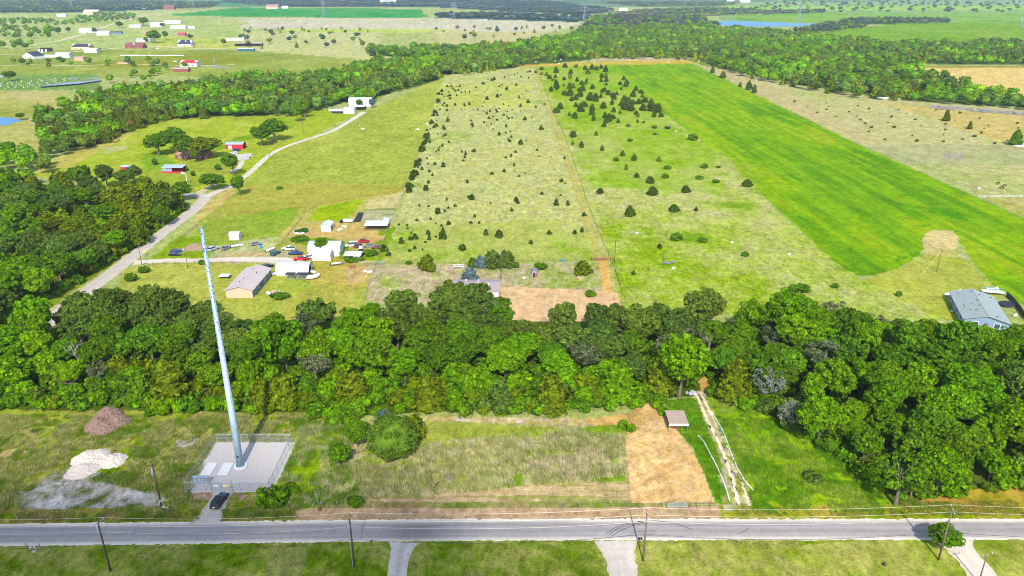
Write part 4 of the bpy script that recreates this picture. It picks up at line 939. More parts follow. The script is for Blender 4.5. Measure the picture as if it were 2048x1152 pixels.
woodland("woodland", "dark hedges and trees along the far left lanes", [[(-60, 127), (330, 125), (330, 132), (-60, 134)], [(250, 136), (310, 138), (310, 130), (258, 128)], [(310, 150), (375, 140), (380, 128), (340, 130), (320, 140)], [(195, 170), (330, 165), (310, 150), (260, 152)], [(290, 85), (318, 84), (316, 74), (298, 76)]], 22, (DARK, MIDG), ced=.3, seed=11, smin=.7, smax=1.1)

# ================================================================== THE MONOPOLE AND ITS COMPOUND
GALV = M("galvanised_steel", C(176, 190, 200), 0.5, 0.35, .14, 1.2)
WOOD = M("creosoted_wood", (0.05, 0.036, 0.028), 0.9, var=.35, scale=2.5)
WOOD2 = M("weathered_wood", (0.13, 0.09, 0.065), 0.9, var=.35, scale=2.5)
WHITE = M("white_paint", (0.62, 0.62, 0.61), 0.5, var=.05)
DKMET = M("dark_metal", (0.035, 0.037, 0.04), 0.5, .4, .2)
TRANSF = M("transformer_grey", C(176, 200, 214), 0.5, .2, .1)
BLACK = M("black_rubber", (0.018, 0.018, 0.02), 0.8, var=.2)

def blotched_steel():
    """light blue grey galvanised steel, mottled with darker flecks all the way up"""
    m = M("mottled_steel", C(186, 214, 230), 0.5, 0.25, .12, .8); t = m.node_tree; b = t.nodes["Principled BSDF"]
    old = b.inputs["Base Color"].links[0].from_socket
    tc = nn(t, "ShaderNodeTexCoord"); mp = nn(t, "ShaderNodeMapping"); mp.inputs["Scale"].default_value = (1.6, 1.6, 1.0)
    n1 = nn(t, "ShaderNodeTexNoise"); n1.inputs["Scale"].default_value = 2.3; n1.inputs["Detail"].default_value = 3
    t.links.new(tc.outputs["Object"], mp.inputs[0]); t.links.new(mp.outputs[0], n1.inputs["Vector"])
    sx = nn(t, "ShaderNodeSeparateXYZ"); t.links.new(tc.outputs["Object"], sx.inputs[0])
    th = nn(t, "ShaderNodeMapRange"); th.inputs[1].default_value = 10; th.inputs[2].default_value = 52; th.inputs[3].default_value = .66; th.inputs[4].default_value = .54
    t.links.new(sx.outputs["Z"], th.inputs[0])
    gt = nn(t, "ShaderNodeMath", operation='GREATER_THAN'); t.links.new(n1.outputs[0], gt.inputs[0]); t.links.new(th.outputs[0], gt.inputs[1])
    mx = nn(t, "ShaderNodeMix", data_type='RGBA'); mx.inputs["B"].default_value = (*C(98, 122, 146), 1)
    t.links.new(gt.outputs[0], mx.inputs["Factor"]); t.links.new(old, mx.inputs["A"]); t.links.new(mx.outputs["Result"], b.inputs["Base Color"])
    return m
STEEL = blotched_steel()
mp = empty("monopole", at(481, 932), 0, "tall tapered light blue steel monopole standing in the fenced gravel compound", "pole")
m = MB(); N = 18; top = height(mp.location, 456)
segs = [(0.35, .80), (16, .68), (16.01, .665), (30, .555), (30.01, .54), (44, .43), (44.01, .415), (top, .335)]
m.tube([(0, 0, z) for z, r in segs], [r for z, r in segs], N); m.build("shaft", STEEL, mp, smooth=True)
m = MB(); m.tube([(0, 0, .26), (0, 0, .36)], 1.0, 20); m.tube([(0, 0, .36), (0, 0, .42)], .9, 20)
for k in range(12):
    a = k * math.pi / 6; m.tube([(math.cos(a) * .92, math.sin(a) * .92, .3), (math.cos(a) * .92, math.sin(a) * .92, .5)], .04, 5)
m.build("base_flange", GALV, mp)
m = MB(); m.tube([(0, 0, -.1), (0, 0, .26)], 1.5, 8); m.build("concrete_footing", M("new_concrete", C(252, 250, 246), .85, var=.06), mp)
m = MB(); m.tube([(0, 0, top), (0, 0, top + .25)], .38, 14); m.box(-.1, .1, -.42, .42, top - .9, top - .6); m.build("cap", GALV, mp)
m = MB()
for i in range(60): z = 4 + i * .85; r = .8 - (z / top) * .46; s = 1 if i % 2 else -1; m.tube([(s * r * .7, -r * .7, z), (s * (r + .18) * .7, -(r + .18) * .7, z)], .02, 4)
m.build("climbing_pegs", DKMET, mp)
m = MB(); m.box(-.22, .22, -.02, .02, 0, .6); m.v = [(x, y - .775, z + 2.6) for x, y, z in m.v]; m.build("access_hatch", DKMET, mp)

X0, X1, Y0, Y1 = -69.6, -51.6, 130.6, 148.6
sheet_poly("gravel_pad", [(X0 - .2, Y0 - .5), (X1 + .7, Y0 - .5), (X1 + .9, Y1 + .3), (X0 - .2, Y1 + .3)], .016, GRAVEL, jag=.12, step=.8, px=False)
def slab(px0, px1, py0, py1, label):
    a, b, c = at(px0, py1), at(px1, py1), at(px1, py0); e = MB().box(-1.15, 1.15, -2.2, 2.2, 0, .18).build("concrete_slab", M("new_concrete", C(252, 250, 246), .85, var=.06), bevel=.02)
    e.location = ((a.x + b.x) / 2, (a.y + c.y) / 2, .01); tag(e, label, "slab")
slab(404, 421, 929, 948, "pale concrete slab beside the equipment rack in the compound")
slab(436, 455, 929, 948, "pale concrete slab nearest the monopole's base in the compound")
CHAIN = sheer_material("chain_link", C(190, 194, 198), .17)
cf = empty("chain_link_fence", ((X0 + X1) / 2, Y0, 0), 0, "tall grey chain link fence round the gravel compound", "fence")
ox, oy = cf.location.x, cf.location.y
HF = 2.2
def fpost(x, y, h=HF + .25, r=.04, mat=GALV, par=cf):
    o = MB().tube([(0, 0, -.05), (0, 0, h)], r, 6).build("post", mat, par); o.location = (x - ox, y - oy, 0); return o
def frange(a, b, n): return [a + (b - a) * i / n for i in range(n + 1)]
GX0, GX1 = -63.9, -59.4
for x in frange(X0, X1, 6): fpost(x, Y1)
for y in frange(Y0, Y1, 6)[:-1]: fpost(X0, y); fpost(X1, y)
for x in frange(X0, GX0 - 1.4, 2)[1:] + frange(GX1 + 1.6, X1, 3)[:-1]: fpost(x, Y0)
for x in (GX0, GX1): fpost(x, Y0, HF + .7, .07)
def run(a, b, name="mesh_panel"):
    m = MB(); ax, ay = a[0] - ox, a[1] - oy; bx, by = b[0] - ox, b[1] - oy
    m.add([(ax, ay, .05), (bx, by, .05), (bx, by, HF), (ax, ay, HF)], [(0, 1, 2, 3)]); m.build("mesh_panel", CHAIN, cf)
    m = MB(); m.tube([(ax, ay, HF), (bx, by, HF)], .03, 5)
    for k in (.28, .18, .09): m.tube([(ax, ay, HF + k), (bx, by, HF + k)], .012, 4)
    m.build("top_rail", GALV, cf)
for a, b in (((X0, Y1), (X1, Y1)), ((X0, Y0), (X0, Y1)), ((X1, Y0), (X1, Y1)), ((X0, Y0), (GX0, Y0)), ((GX1, Y0), (X1, Y0))): run(a, b)
for a, b in (((X0, Y1), (X0 + 3, Y1)), ((X1 - 3, Y1), (X1, Y1)), ((X1, Y1 - 3), (X1, Y1)), ((X0, Y1 - 3), (X0, Y1))):
    MB().tube([(a[0] - ox, a[1] - oy, 1.1), (b[0] - ox, b[1] - oy, 1.1)], .03, 5).build("brace_rail", GALV, cf)
gt = empty("chain_link_gate", ((GX0 + GX1) / 2, Y0 - .06, 0), 0, "closed double chain link gate with white and yellow signs behind the dark car", "gate")
hw = (GX1 - GX0) / 2 - .12
for s in (-1, 1):
    a, b = (-hw, -.06) if s < 0 else (.06, hw)
    m = MB(); m.tube([(a, 0, .12), (b, 0, .12), (b, 0, HF), (a, 0, HF), (a, 0, .12)], .03, 5, False); m.tube([(a, 0, 1.1), (b, 0, 1.1)], .025, 5); f = m.build("gate_leaf", GALV, gt)
    MB().add([(a, 0, .12), (b, 0, .12), (b, 0, HF), (a, 0, HF)], [(0, 1, 2, 3)]).build("mesh_panel", CHAIN, f)
YEL = M("sign_yellow", (0.72, 0.50, 0.03), .5, var=.05)
for x, w, mt, z in ((-1.15, .75, WHITE, 1.45), (.62, .52, WHITE, 1.45), (1.28, .62, YEL, 1.45)):
    m = MB(); m.cbox((x, -.05, z), (w, .02, .46)); sg = m.build("notice_sign", mt, gt); sg["label"] = "yellow warning sign" if mt is YEL else "white notice sign"
    m = MB()
    for k in range(3): m.cbox((x, -.063, z + .13 - k * .12), (w * (.7, .55, .62)[k], .004, .04))
    m.build("printed_lines", DKMET, sg)
rk = empty("equipment_rack", (-66.8, 132.6, 0), 0, "pale blue grey utility rack with meter boxes in the compound's front corner", "rack")
for x in (-1.5, 1.5): MB().tube([(x, 0, -.05), (x, 0, 2.2)], .06, 6).build("post", GALV, rk)
m = MB()
for z in (.8, 1.3, 1.8, 2.15): m.cbox((0, -.06, z), (3.2, .05, .08))
m.build("crossbar", GALV, rk)
for x, z, w, h in ((-1.1, 1.55, .7, .9), (-.2, 1.5, .6, 1.0), (.55, 1.6, .55, .8), (1.2, 1.5, .5, .7)):
    b = MB().cbox((x, -.22, z), (w, .26, h)).build("meter_box", TRANSF, rk, bevel=.02)
m = MB(); m.box(-1.7, 1.7, -.45, .25, 2.2, 2.28); m.build("rain_hood", TRANSF, rk)

# ------------------------------------------------------------------ cars
GLASS = M("car_glass", (0.02, 0.025, 0.03), .1, .0, .05, spec=.6)
TYRE = M("tyre", (0.02, 0.02, 0.02), .85)
RIM = M("wheel_rim", (.45, .46, .48), .35, .6, .05)
LAMPW = M("headlight_glass", (.75, .77, .8), .2, .0, .02)
LAMPR = M("tail_light_red", (.5, .01, .012), .3, .0, .05)
PLATE = M("licence_plate", (.75, .76, .78), .5, var=.03)
def car_paint(name, rgb): return M(name + "_car_paint", rgb, .28, .1, .06, .6, .5)
CARPROF = {
    "suv": dict(L=4.9, W=1.95, body=[(-2.42, .45), (-2.45, 1.0), (-2.3, 1.12), (.95, 1.12), (2.2, 1.0), (2.42, .78), (2.4, .4), (-2.3, .36)], cab=[(-2.32, 1.1), (-2.12, 1.70), (-1.7, 1.76), (.15, 1.76), (1.15, 1.1)], wh=(1.5, -1.45), r=.37),
    "sedan": dict(L=4.6, W=1.82, body=[(-2.3, .42), (-2.32, .86), (-1.6, .95), (.95, .93), (2.1, .78), (2.3, .6), (2.25, .34), (-2.2, .32)], cab=[(-1.75, .93), (-1.05, 1.38), (.1, 1.42), (1.0, .92)], wh=(1.4, -1.4), r=.32),
    "pickup": dict(L=5.6, W=1.95, body=[(-2.8, .5), (-2.8, 1.05), (1.15, 1.08), (2.6, 1.0), (2.8, .8), (2.75, .42), (-2.7, .42)], cab=[(-.95, 1.06), (-.8, 1.72), (.35, 1.76), (1.2, 1.06)], wh=(1.85, -1.75), r=.39),
    "van": dict(L=5.2, W=1.98, body=[(-2.6, .45), (-2.62, 1.15), (1.5, 1.15), (2.45, .95), (2.58, .7), (2.5, .38), (-2.5, .38)], cab=[(-2.6, 1.13), (-2.5, 2.0), (-2.2, 2.08), (.9, 2.05), (1.75, 1.13)], wh=(1.65, -1.55), r=.36),
}
def car(kind, name, paint, label, loc, rz, cat="car", full=True, group=None):
    """a vehicle with its length along its own +Y"""
    q = CARPROF[kind]; W = q["W"]; e = empty(name, loc, rz, label, cat, group)
    def shell(prof, w0, w1, z0, z1, mat, nm, bev):
        m = MB(); m.prism(prof, -1, 1)
        m.lift(lambda x, y, z: (x * (w0 + (w1 - w0) * max(0, min(1, (z - z0) / (z1 - z0)))) / 2, y, z)); return m.build(nm, mat, e, bevel=bev)
    zt = max(z for _, z in q["body"])
    bd = shell(q["body"], W, W * .95, .4, zt, paint, "body", .05)
    cb = q["cab"]; zc = max(z for _, z in cb); zb = min(z for _, z in cb)
    cabm = shell([(y * 1.0, z) for y, z in cb], W * .93, W * .72, zb, zc, GLASS, "windows", .03)
    ys = [y for y, z in cb if z > zc - .12]
    MB().box(-W * .37, W * .37, min(ys) - .04, max(ys) + .04, zc - .03, zc + .035).build("roof", paint, e, bevel=.02)
    if kind == "pickup": MB().box(-W * .41, W * .41, -2.68, -1.05, zt - .04, zt + .012).build("cargo_bed", DKMET, e)
    for y in q["wh"]:
        for s in (-1, 1):
            x = s * (W / 2 - .1); t = MB().tube([(x - .12, y, q["r"]), (x + .12, y, q["r"])], q["r"], 14).build("wheel", TYRE, e)
            if full: MB().tube([(x + s * .115, y, q["r"]), (x + s * .13, y, q["r"])], q["r"] * .62, 10).build("rim", RIM, t)
    f = max(y for y, z in q["body"]); b = min(y for y, z in q["body"])
    for s in (-1, 1):
        MB().cbox((s * W * .36, f - .03, .72), (.36, .14, .16)).build("headlight", LAMPW, e); MB().cbox((s * W * .42, b + .03, .92), (.2, .12, .3)).build("tail_light", LAMPR, e)
        if full: MB().cbox((s * (W * .5 + .1), cb[-1][0] - .35, zb + .08), (.2, .12, .16)).build("side_mirror", paint, e, bevel=.02)
    if full and kind == "suv":
        for s in (-1, 1): MB().tube([(s * .62, -1.9, 1.84), (s * .62, .2, 1.84)], .025, 5).build("roof_rail", DKMET, e)
        for y in (-1.6, -1.1, -.6, -.1): MB().cbox((0, y, 1.85), (1.3, .12, .04)).build("roof_bar", DKMET, e)
        MB().cbox((0, b - .02, .72), (.5, .03, .16)).build("licence_plate", PLATE, e); MB().cbox((0, b - .01, .48), (W * .9, .12, .16)).build("rear_bumper", DKMET, e, bevel=.02)
    return e
NAVY = car_paint("dark_navy", (.014, .02, .045))
car("suv", "parked_car", NAVY, "dark navy estate car with roof rails parked on the access drive by the gate", (-60.75, 126.6, .03), R(-7))

# ------------------------------------------------------------------ power poles and wires
WIRE = M("bright_wire", (.42, .40, .36), .5, .3, .05)
CABLE = M("black_cable", (.03, .03, .032), .7, var=.1)
CER = M("insulator", (.5, .55, .6), .3, var=.05)
def power_pole(px, py, pytop, label, arm=True, can=True, r=.18, mat=None, arm_rz=0.0, base=None, name="utility_pole", grp=None, extras=()):
    b = base if base is not None else at(px, py); h = height(b, pytop) if pytop else 11.3
    e = empty(name, b, 0, label, "utility pole", grp)
    MB().tube([(0, 0, -.2), (0, 0, h * .5), (0, 0, h)], [r, r * .86, r * .7], 8).build("shaft", mat or WOOD, e, smooth=True)
    if arm:
        m = MB(); ca, sa = math.cos(arm_rz), math.sin(arm_rz); w = 1.25
        m.tube([(-w * ca, -w * sa - .12, h - .35), (w * ca, w * sa - .12, h - .35)], .065, 4); c = m.build("crossarm", TRANSF if arm == "fg" else WOOD2, e)
        for k in (-1, .0, 1): MB().tube([(k * w * .92 * ca, k * w * .92 * sa - .12, h - .3), (k * w * .92 * ca, k * w * .92 * sa - .12, h - .02)], [.07, .04], 6).build("insulator", CER, c)
    if can:
        m = MB(); m.tube([(-.32, -.05, h - 2.5), (-.32, -.05, h - 1.55)], .25, 10); m.tube([(-.32, -.05, h - 1.55), (-.32, -.05, h - 1.45)], [.25, .12], 10); t = m.build("transformer", TRANSF, e)
        MB().tube([(-.4, -.05, h - 1.45), (-.4, -.05, h - 1.2)], .05, 5).build("bushing", CER, t)
        MB().tube([(-.22, -.2, h - .9), (-.5, -.45, h - .55)], .05, 5).build("fuse_cutout", CER, e)
    for nm, mt, mb in extras: mb.build(nm, mt, e)
    return e, h
PP = []
g = "power poles along the near side of the road"
cond = MB().tube([(-.28, -.12, 0), (-.28, -.12, 6.5)], .06, 6)
PP.append(power_pole(221, 1142, 1042, "leftmost roadside power pole, with fibreglass arm and grey transformer", "fg", True, grp=g, arm_rz=R(65)))
PP.append(power_pole(709, 1133, 1032, "roadside power pole with a grey conduit, beside the concrete driveway", True, True, grp=g, arm_rz=R(80), extras=[("conduit", GALV, cond)]))
PP.append(power_pole(1286, 1122, 1022, "roadside power pole without transformer, beside the double mailboxes", True, False, grp=g, mat=WOOD2, arm_rz=R(85)))
PP.append(power_pole(1877, 1120, 1016, "rightmost roadside power pole, in front of the small tree at the driveway", True, False, grp=g, mat=WOOD2, arm_rz=R(75), extras=[("top_pin", WOOD2, MB().tube([(.4, -.1, 10.5), (.55, -.1, 12.2)], .06, 5))]))
eh = power_pole(1957, 1166, 1106, "short brown service pole beside the right hand driveway", True, False, .13, WOOD2, R(20))
bk, bh = power_pole(323, 1012, 928, "black power pole with transformer and yellow band, in the weedy lot", False, True, .17, WOOD, grp=None,
    extras=[("yellow_band", YEL, MB().tube([(0, 0, 1.2), (0, 0, 1.5)], .185, 8)), ("cable_guard", M("pvc_white", (.7, .68, .64), .6, var=.08), MB().tube([(.25, -.1, 0), (.7, -.5, .1), (1.9, -.9, .12)], .09, 6))])
def wire(pts, sag, rad, mat, label, n=18):
    m = MB(); P = []
    for i in range(len(pts) - 1):
        a, b = Vector(pts[i]), Vector(pts[i + 1])
        for k in range(n):
            t = k / n; p = a.lerp(b, t); p.z -= sag * 4 * t * (1 - t); P.append(p)
    P.append(Vector(pts[-1])); m.tube(P, rad, 4); o = m.build("overhead_wire", mat); return tag(o, label, "wire")
tops = [(e.location.x, e.location.y, h) for e, h in PP]
ends = [(-128, 108.2, 11.2)] + tops + [(138, 110.5, 11.2)]
wire([(x - .3, y - 1.0, z - .05) for x, y, z in ends], .8, .022, WIRE, "nearer bright power line along the tops of the roadside poles")
wire([(x + .3, y + 1.0, z - .05) for x, y, z in ends], .8, .022, WIRE, "farther bright power line along the tops of the roadside poles")
wire([(x, y - .2, z - 2.2) for x, y, z in ends], 1.0, .018, WIRE, "thin neutral wire strung just below the pole tops")
wire([(x, y - .2, z * .56) for x, y, z in ends], 1.5, .042, CABLE, "thick black cable slung low between the roadside poles")
wire([tops[3], (eh[0].location.x, eh[0].location.y, eh[1])], .5, .018, CABLE, "service wire from the rightmost pole to the short brown pole")
wire([(tops[0][0], tops[0][1], tops[0][2] - .6), (bk.location.x, bk.location.y, bh - .3)], .4, .016, CABLE, "service wire crossing the road to the black pole")
for px, py, pt, l, c in ((1002, 560, 496, "field power pole with white transformer in front of the dark cedars", True), (1229, 524, 480, "bare dark pole at the fence beside the track's rusty gate", False), (1873, 545, 497, "grey pole standing in the mown bay of the green field", False),
                        (284, 530, 487, "brown pole where the yard drive meets the lane", False), (376, 538, 492, "brown pole with a white tag beside the yard drive", True), (540, 316, 282, "pole beside the bend of the gravel drive", False), (655, 222, 199, "pole with transformer left of the white barns", True),
                        (607, 264, 241, "thin pole on the lawn below the wood", False), (215, 98, 81, "pole beside the far farmstead lane", False), (105, 81, 68, "pole by the far left lane", False), (468, 352, 318, "pole behind the tree by the gravel drive", False), (342, 98, 84, "pole between the two far houses", False)):
    power_pole(px, py, pt, l, py > 480 and px > 1800, c, .13, WOOD2 if px != 1229 else WOOD)
gw = wire([tuple(at(1840, 552, .2)), tuple(at(1873, 545) + Vector((0, 0, 8.6)))], .05, .03, YEL, "yellow guy wire of the grey field pole")
# ------------------------------------------------------------------ small things along the road
def post(px, py, h, r, mat, name, label, cat):
    o = MB().tube([(0, 0, -.1), (0, 0, h)], r, 6).build(name, mat); o.location = at(px, py); return tag(o, label, cat)
def mailbox(px, py, n, label):
    e = empty("mailbox", at(px, py), 0, label, "mailbox"); MB().tube([(0, 0, -.1), (0, 0, 1.05)], .06, 6).build("post", WOOD2, e)
    if n > 1: MB().cbox((0, 0, 1.05), (.9, .12, .08)).build("crossbar", WOOD2, e)
    for k in range(n):
        x = (k - (n - 1) / 2) * .46
        m = MB(); m.prism([(-.11, 1.09), (.11, 1.09), (.11, 1.24), (.06, 1.31), (-.06, 1.31), (-.11, 1.24)], -.27, .27); m.lift(lambda a, b, c, x=x: (b * 1.4 + x, a * 1.0, c)); b = m.build("box", DKMET, e, bevel=.01)
        MB().box(x + .15, x + .17, -.1, -.02, 1.2, 1.36).build("flag", M("flag_red", (.45, .03, .03), .5), b)
mailbox(744, 1092, 1, "single dark mailbox at the verge left of the concrete driveway")
mailbox(1280, 1087, 2, "pair of black mailboxes on one post by the gravel driveway")
e = empty("meter_rack", at(69, 1102), 0, "small roadside utility rack with two meters at the far left verge", "rack")
for x in (-1.25, 1.25): MB().tube([(x, 0, -.1), (x, 0, 1.9)], .07, 6).build("post", WOOD2, e)
MB().cbox((0, 0, 1.05), (2.6, .06, .14)).build("crossbar", WOOD2, e)
for x in (-.4, .35):
    b = MB().cbox((x, -.12, .95), (.42, .2, .62)).build("meter_box", TRANSF, e, bevel=.03); MB().tube([(x, -.22, 1.05), (x, -.32, 1.05)], .15, 10).build("meter_dial", CER, b)
MB().cbox((0, -.2, .05), (.8, .5, .14)).build("base_slab", CONCRETE, e)
m = MB(); m.tube([(-.55, 0, 2.7), (-.25, 0, 2.75), (-.1, 0, 2.65), (-.1, 0, 1.2), (0, .1, .7), (.5, .3, -.1)], .07, 6); e = m.build("bent_vent_pipe", GALV); e.location = at(637, 1010); tag(e, "bent grey pipe standing at the corner of the paddock fence", "pipe")
e = MB().cbox((0, 0, .3), (.7, .5, .6)).cbox((0, 0, .66), (.5, .35, .12)).build("utility_box", M("rust_red", C(150, 84, 74), .7), bevel=.03); e.location = at(640, 1021); tag(e, "small rust red box at the foot of the bent pipe", "box")
m = MB(); m.tube([tuple(at(867, 977, .1)), tuple(at(879, 962, 1.1))], .09, 6); tag(m.build("leaning_post", WOOD), "dark leaning post in the dry grass of the paddock", "post")
m = MB(); m.tube([(0, 0, 0), (0, 0, 2.2)], .06, 6); m.tube([(0, 0, 2.2), (.1, 0, 2.6)], .05, 6); e = m.build("vent_pipe", WHITE); e.location = at(848, 856); tag(e, "pale upright pipe at the paddock's upper left corner", "pipe")
e = MB().ball((0, 0, .3), (.35, .35, .32)).tube([(0, 0, .5), (0, 0, .75)], [.2, .15], 8).build("well_cap", DKMET); e.location = at(1768, 1131); tag(e, "small dark cap on the lawn right of the road pole", "well cap")

# ------------------------------------------------------------------ paddock fence, gate, track edging, carport
TPOST = M("tpost_green", (.03, .05, .035), .6, .2, .1); TIP = M("tpost_tip", (.75, .75, .74), .5)
pf = empty("wire_fence", at(955, 1014.5), 0, "low wire fence with white tipped posts along the front of the dry paddock", "fence")
FX = [at(x, 1014.5).x for x in np.linspace(578, 1318, 24)]; fy = pf.location.y
for x in FX:
    p = MB().tube([(0, 0, -.1), (0, 0, 1.15)], .035, 5).build("post", TPOST, pf); p.location = (x - pf.location.x, 0, 0)
    t = MB().tube([(0, 0, 1.15), (0, 0, 1.36)], .045, 5).build("white_tip", TIP, p)
m = MB()
for z in (.3, .6, .85, 1.1): m.tube([(FX[0] - pf.location.x, -.04, z), (FX[-1] - pf.location.x, -.04, z)], .012, 4)
m.build("wire", DKMET, pf)
gx0, gx1 = at(1335, 1014.5).x, at(1376, 1014.5).x
for x in (gx0 - .2, gx1 + .2, at(1393, 1014.5).x, at(1420, 1014.5).x, at(1318, 1014.5).x + .6):
    p = MB().tube([(0, 0, -.1), (0, 0, 1.55)], .08, 6).build("wooden_post", WOOD2, pf); p.location = (x - pf.location.x, 0, 0)
m = MB()
for z in (.5, 1.0, 1.3): m.tube([(gx1 + .2 - pf.location.x, 0, z), (at(1432, 1014).x - pf.location.x, 0, z)], .03, 5)
m.build("rail", WOOD2, pf)
g1 = empty("farm_gate", ((gx0 + gx1) / 2, fy - .05, 0), 0, "grey tubular farm gate closing the front of the mown ground", "gate"); hw = (gx1 - gx0) / 2
m = MB(); m.tube([(-hw, 0, .2), (hw, 0, .2), (hw, 0, 1.35), (-hw, 0, 1.35), (-hw, 0, .2)], .035, 5, False); m.build("frame", GALV, g1)
for k in range(1, 6): MB().tube([(-hw, 0, .2 + k * .19), (hw, 0, .2 + k * .19)], .022, 5).build("bar", GALV, g1)
MB().tube([(0, 0, .2), (0, 0, 1.35)], .025, 5).build("upright", GALV, g1)
EDGEW = M("whitewashed_stone", (.74, .73, .70), .7, var=.08)
for pts, lab in (([(1396, 872), (1408, 885), (1420, 908), (1432, 930), (1443, 955), (1452, 978), (1459, 1002)], "white edging pipe along the left of the rutted track"), ([(1425, 828), (1440, 852), (1448, 868), (1456, 890), (1464, 912), (1474, 936), (1488, 960), (1506, 981)], "white edging pipe along the right of the rutted track")):
    m = MB(); m.tube([tuple(at(*p)) [:2] + (.13,) for p in pts], .13, 7); tag(m.build("edging_pipe", EDGEW), lab, "edging")
c0 = at(1356, 863); cp = empty("carport", c0, 0, "tan roofed open carport with white fascia standing above the mown ground", "carport")
TANROOF = M("tan_sheet_roof", C(214, 190, 168), .6, .1, .08, .8)
m = MB(); m.prism([(-2.35, 2.3), (2.35, 2.3), (2.35, 2.36), (-2.35, 2.36)], -.3, 5.4, 'y')
m.lift(lambda x, y, z: (x, y, z + (y + .3) * .04))
rf = m.build("roof", TANROOF, cp)
m = MB()
for k in range(12): x = -2.3 + k * .418; m.box(x - .03, x + .03, -.3, 5.4, 2.363, 2.4); 
m.lift(lambda x, y, z: (x, y, z + (y + .3) * .04)); m.build("roof_ribs", TANROOF, rf)
MB().box(-2.35, 2.35, -.36, -.305, 1.75, 2.35).build("fascia", WHITE, cp)
for x in (-2.2, 2.2):
    for y in (-.2, 5.2): MB().tube([(x, y, -.05), (x, y, 2.3)], .07, 6).build("post", GALV, cp)
MB().box(2.2, 2.25, 0, 5.2, .2, 2.25).build("side_panel", TRANSF, cp); MB().box(-2.1, 2.1, 5.15, 5.2, .1, 2.3).build("back_panel", WOOD2, cp)
w = MB().box(-1.1, 1.1, 0, 2.4, .05, .9).box(-.9, .9, .3, 2.0, .9, 1.2).build("stored_crate", M("dull_red", C(150, 82, 76), .7), bevel=.04); w.location = c0 + Vector((.2, 1.2, 0)); tag(w, "dull red covered load sheltered under the tan carport", "crate")
e = MB().tube([(0, 0, .3), (.9, .5, .32)], .32, 10).build("black_barrel", BLACK); e.location = at(1459, 814); tag(e, "black barrel lying in the grass right of the track", "barrel")
th = MB(); rs = random.Random(3)
for k in range(10): th.ball((rs.uniform(-1.2, 1.2), rs.uniform(-.6, .6), rs.uniform(.3, .8)), (rs.uniform(.4, .7), rs.uniform(.4, .6), rs.uniform(.3, .6)), 7, 5)
e = th.build("tarpaulin_heap", M("pale_tarp", C(200, 198, 204), .5, var=.3, scale=1)); e.location = at(1383, 790); tag(e, "heap under a pale tarpaulin at the top of the track", "heap")
def heap(name, lobes, mat, label, cat, seed, bumps):
    """a heap of earth or stone: mounded sheet with a rough surface"""
    xs = [l[0] for l in lobes]; ys = [l[1] for l in lobes]; R_ = max(l[2] for l in lobes) * 1.15
    gx = np.arange(min(xs) - R_, max(xs) + R_, .16); gy = np.arange(min(ys) - R_, max(ys) + R_, .16)
    X, Y = np.meshgrid(gx, gy); Z = np.full(X.shape, -.3)
    for x, y, r, h in lobes:
        d = np.sqrt((X - x) ** 2 + (Y - y) ** 2) / (r * (.88 + .24 * fbm(X * .5, Y * .5, seed, 2)))
        Z = np.maximum(Z, h * (1.06 - d ** 1.35))
    Z = Z + (fbm(X * 2.2, Y * 2.2, seed + 5, 3) - .5) * bumps * (Z > -.2) + (fbm(X * 6, Y * 6, seed + 9, 2) - .5) * bumps * .5 * (Z > -.1)
    keep = (Z > -.12)
    idx = np.arange(X.size).reshape(X.shape); q = np.stack([idx[:-1, :-1], idx[:-1, 1:], idx[1:, 1:], idx[1:, :-1]], -1).reshape(-1, 4)
    q = q[keep.ravel()[q].any(1)]
    o = link(name, np_mesh(name, np.stack([X.ravel(), Y.ravel(), Z.ravel()], 1), q, mat)); return tag(o, label, cat)
def L(px, py, r, h): p = at(px, py); return (p.x, p.y, r, h)
heap("limestone_pile", [L(178, 918, 3.6, 1.5), L(226, 921, 2.9, 1.2), L(165, 940, 3.3, 1.0), L(196, 912, 2.6, 1.3)], M("limestone_rubble", C(236, 222, 204), .95, var=.25, scale=3), "heap of pale broken limestone in the weedy lot", "rubble heap", 21, .45)
heap("mulch_pile", [L(216, 832, 3.4, 2.4), L(196, 852, 3.2, 2.2), L(236, 845, 3.0, 2.0), L(212, 858, 3.0, 1.6)], M("brown_mulch", C(150, 122, 108), .95, var=.45, scale=2.5), "heap of brown mulch against the wooded belt, left of the monopole", "mulch heap", 31, .7)

# ================================================================== BUILDINGS
def roofmat(r, g, b, n): return M(n, C(r, g, b), .7, .0, .1, 1.0)
R_WHITE = M("white_metal_roof", (.50, .51, .52), .5, .1, .12, .6)
R_GREY = roofmat(222, 206, 198, "grey_shingle_roof"); R_MAUVE = roofmat(190, 172, 172, "mauve_shingle_roof"); R_BLUEG = roofmat(176, 190, 182, "blue_grey_shingle_roof")
R_DARK = roofmat(66, 72, 88, "dark_slate_roof"); R_BROWN = roofmat(140, 96, 92, "brown_shingle_roof"); R_RED = M("red_metal_roof", (.52, .03, .045), .5, .1, .06); R_PALEB = roofmat(196, 212, 222, "pale_blue_metal_roof")
R_ORANGE = roofmat(206, 160, 122, "orange_tile_roof")
W_WHITE = M("white_wall", (.46, .46, .45), .7, var=.12); W_CREAM = M("cream_wall", C(240, 214, 180), .8, var=.06); W_BLUE = M("pale_blue_wall", C(160, 188, 214), .7, var=.05); W_BRICK = M("red_brick_wall", C(168, 96, 86), .85, var=.15, scale=2)
W_RED = M("barn_red_wall", (.42, .012, .03), .7, var=.08); W_GREYB = M("grey_blue_wall", C(126, 146, 170), .7, var=.06); W_TAN = M("tan_wall", C(222, 186, 152), .8, var=.06); W_TEAL = M("teal_wall", C(60, 120, 130), .6, var=.1); W_PINK = M("faded_pink_wall", C(186, 110, 112), .8, var=.15)
